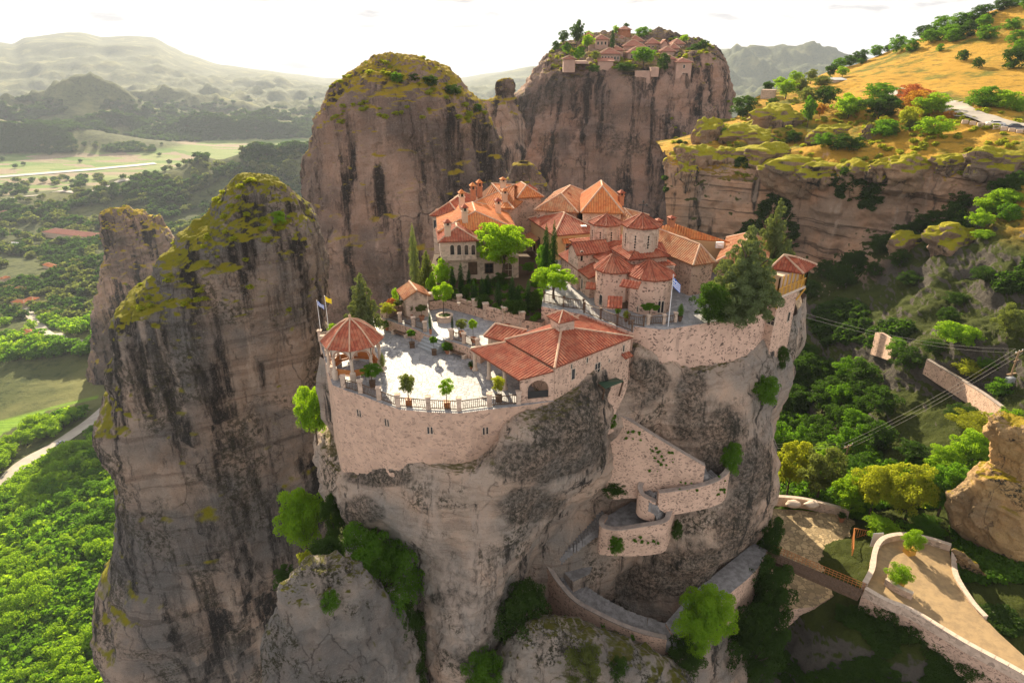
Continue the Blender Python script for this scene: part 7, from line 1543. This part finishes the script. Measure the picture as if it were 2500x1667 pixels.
# paired slit windows of the terrace wall
def wallhit(px, py):
    bv = wallhit.bv; h = bv.ray_cast(Vector((0, 0, CAMZ)), ray(px, py).normalized()); return h
to = bpy.data.objects['terrace']; wallhit.bv = BVHTree.FromPolygons([v.co.copy() for v in to.data.vertices], [tuple(q.vertices) for q in to.data.polygons])
k = 0
for px, py, lb in ((877, 1008, 'left'), (945, 1031, ''), (1050, 1050, ''), (1185, 1051, '')):
    h = wallhit(px, py); nn = h[1]; nn = -nn if nn.dot(ray(px, py)) > 0 else nn; t = Vector((-nn.y, nn.x, 0)).normalized()
    names_ = ['slit window pair highest at the left end of the terrace wall', 'second slit window pair from the left in the terrace wall', 'third slit window pair in the middle of the terrace wall', 'slit window pair nearest the dark rock bulge']
    root = empty('slit_windows', h[0], names_[k], 'window'); k += 1
    for s_ in (-.16, .16): window(root, h[0] + t * s_, t, .17, .75, True, fr=.06, out=.05, name='window', frame='masonry_pale')

# low scrub and tufts on the mossy rock tops
TU = []; random.seed(33)
for (x0, y0, x1, y1, nn_) in ((280, 440, 770, 760, 450), (770, 140, 1200, 300, 450), (1260, 95, 1750, 170, 600), (230, 500, 440, 600, 150), (1640, 240, 2500, 440, 900)):
    for _ in range(nn_):
        x, y = random.uniform(x0, x1), random.uniform(y0, y1); d_ = ray(x, y).normalized(); bst = None
        for nm_ in ('rock_pillar', 'hillside'):
            for b_ in _bvh.get(nm_, []):
                h_ = b_.ray_cast(Vector((0, 0, CAMZ)), d_)
                if h_[0] is not None and (bst is None or h_[3] < bst[3]): bst = h_
        if bst is None: continue
        nz_ = abs(bst[1].z)
        if nz_ < .62 or noise.noise(bst[0] / 9) < -.12: continue
        w = random.uniform(.35, 1.5) * (1 if bst[3] < 160 else 1.7); TU.append((bst[0] - Vector((0, 0, .15 * w)), w, w * .55))
print('tufts', len(TU)); stuffwood('scrub_tufts', TU, 'bush', 'far', 'leaf_yellow')

WW = []; random.seed(8)
for (x0, y0, x1, y1, Y, k) in ((480, 130, 550, 215, 59.6, 14), (600, 230, 690, 285, 59.2, 8), (730, 320, 860, 445, 58.9, 22), (1040, 470, 1140, 570, 58.8, 14), (510, 785, 580, 880, 56.6, 12), (640, 795, 780, 830, 56.6, 10), (880, 480, 1010, 560, 58.2, 6), (470, 1250, 500, 1280, 54.2, 3), (630, 1315, 650, 1340, 52.8, 3), (275, 1180, 355, 1280, 56.6, 12), (365, 1260, 395, 1340, 55, 8), (120, 960, 150, 1030, 59.6, 8)):
    for _ in range(k):
        p = atY(1250 + random.uniform(x0, x1) / 2.187, 950 + random.uniform(y0, y1) / 2.187, Y - .12); w = random.uniform(.15, .45); WW.append((p, w, w * .8))
stuffwood('wall_weeds', WW, 'bush', 'far', 'leaf_green')

GP_ = []; random.seed(21)
for _ in range(260):
    p = atZ(random.uniform(1060, 1330), random.uniform(640, 785), 2.4)
    if p.y > 84 or p.y < 66.5: continue
    q_ = pix(p)
    if not inpoly(q_[0], q_[1], [(1052, 733), (1122, 738), (1232, 767), (1318, 786), (1325, 700), (1290, 690), (1070, 690)]): continue
    w = random.uniform(.4, 1.1); GP_.append((p - Vector((0, 0, .1)), w, w * .8))
stuffwood('garden_plants', GP_, 'bush', 'lo2', 'leaf_green')
# ---------------------------------------------------------------- air
hz = MB(); hz.box((0, 4050, (250 - 345) / 2), (17000, 8600, 595))
m = bpy.data.materials.new('air'); m.use_nodes = True; m.node_tree.nodes.clear(); n = N(m.node_tree)
pv = n('ShaderNodeVolumePrincipled', {'Color': (.64, .72, .88, 1), 'Density': .00007, 'Anisotropy': .2})
o_ = n('ShaderNodeOutputMaterial', {'Volume': pv.outputs[0]}); MAT['air'] = m
h = hz.build('haze', 'air'); tag(h, None, None, None, 'stuff')
S.cycles.volume_bounces = 0
S.cycles.max_bounces = 6; S.cycles.diffuse_bounces = 3; S.cycles.transparent_max_bounces = 12
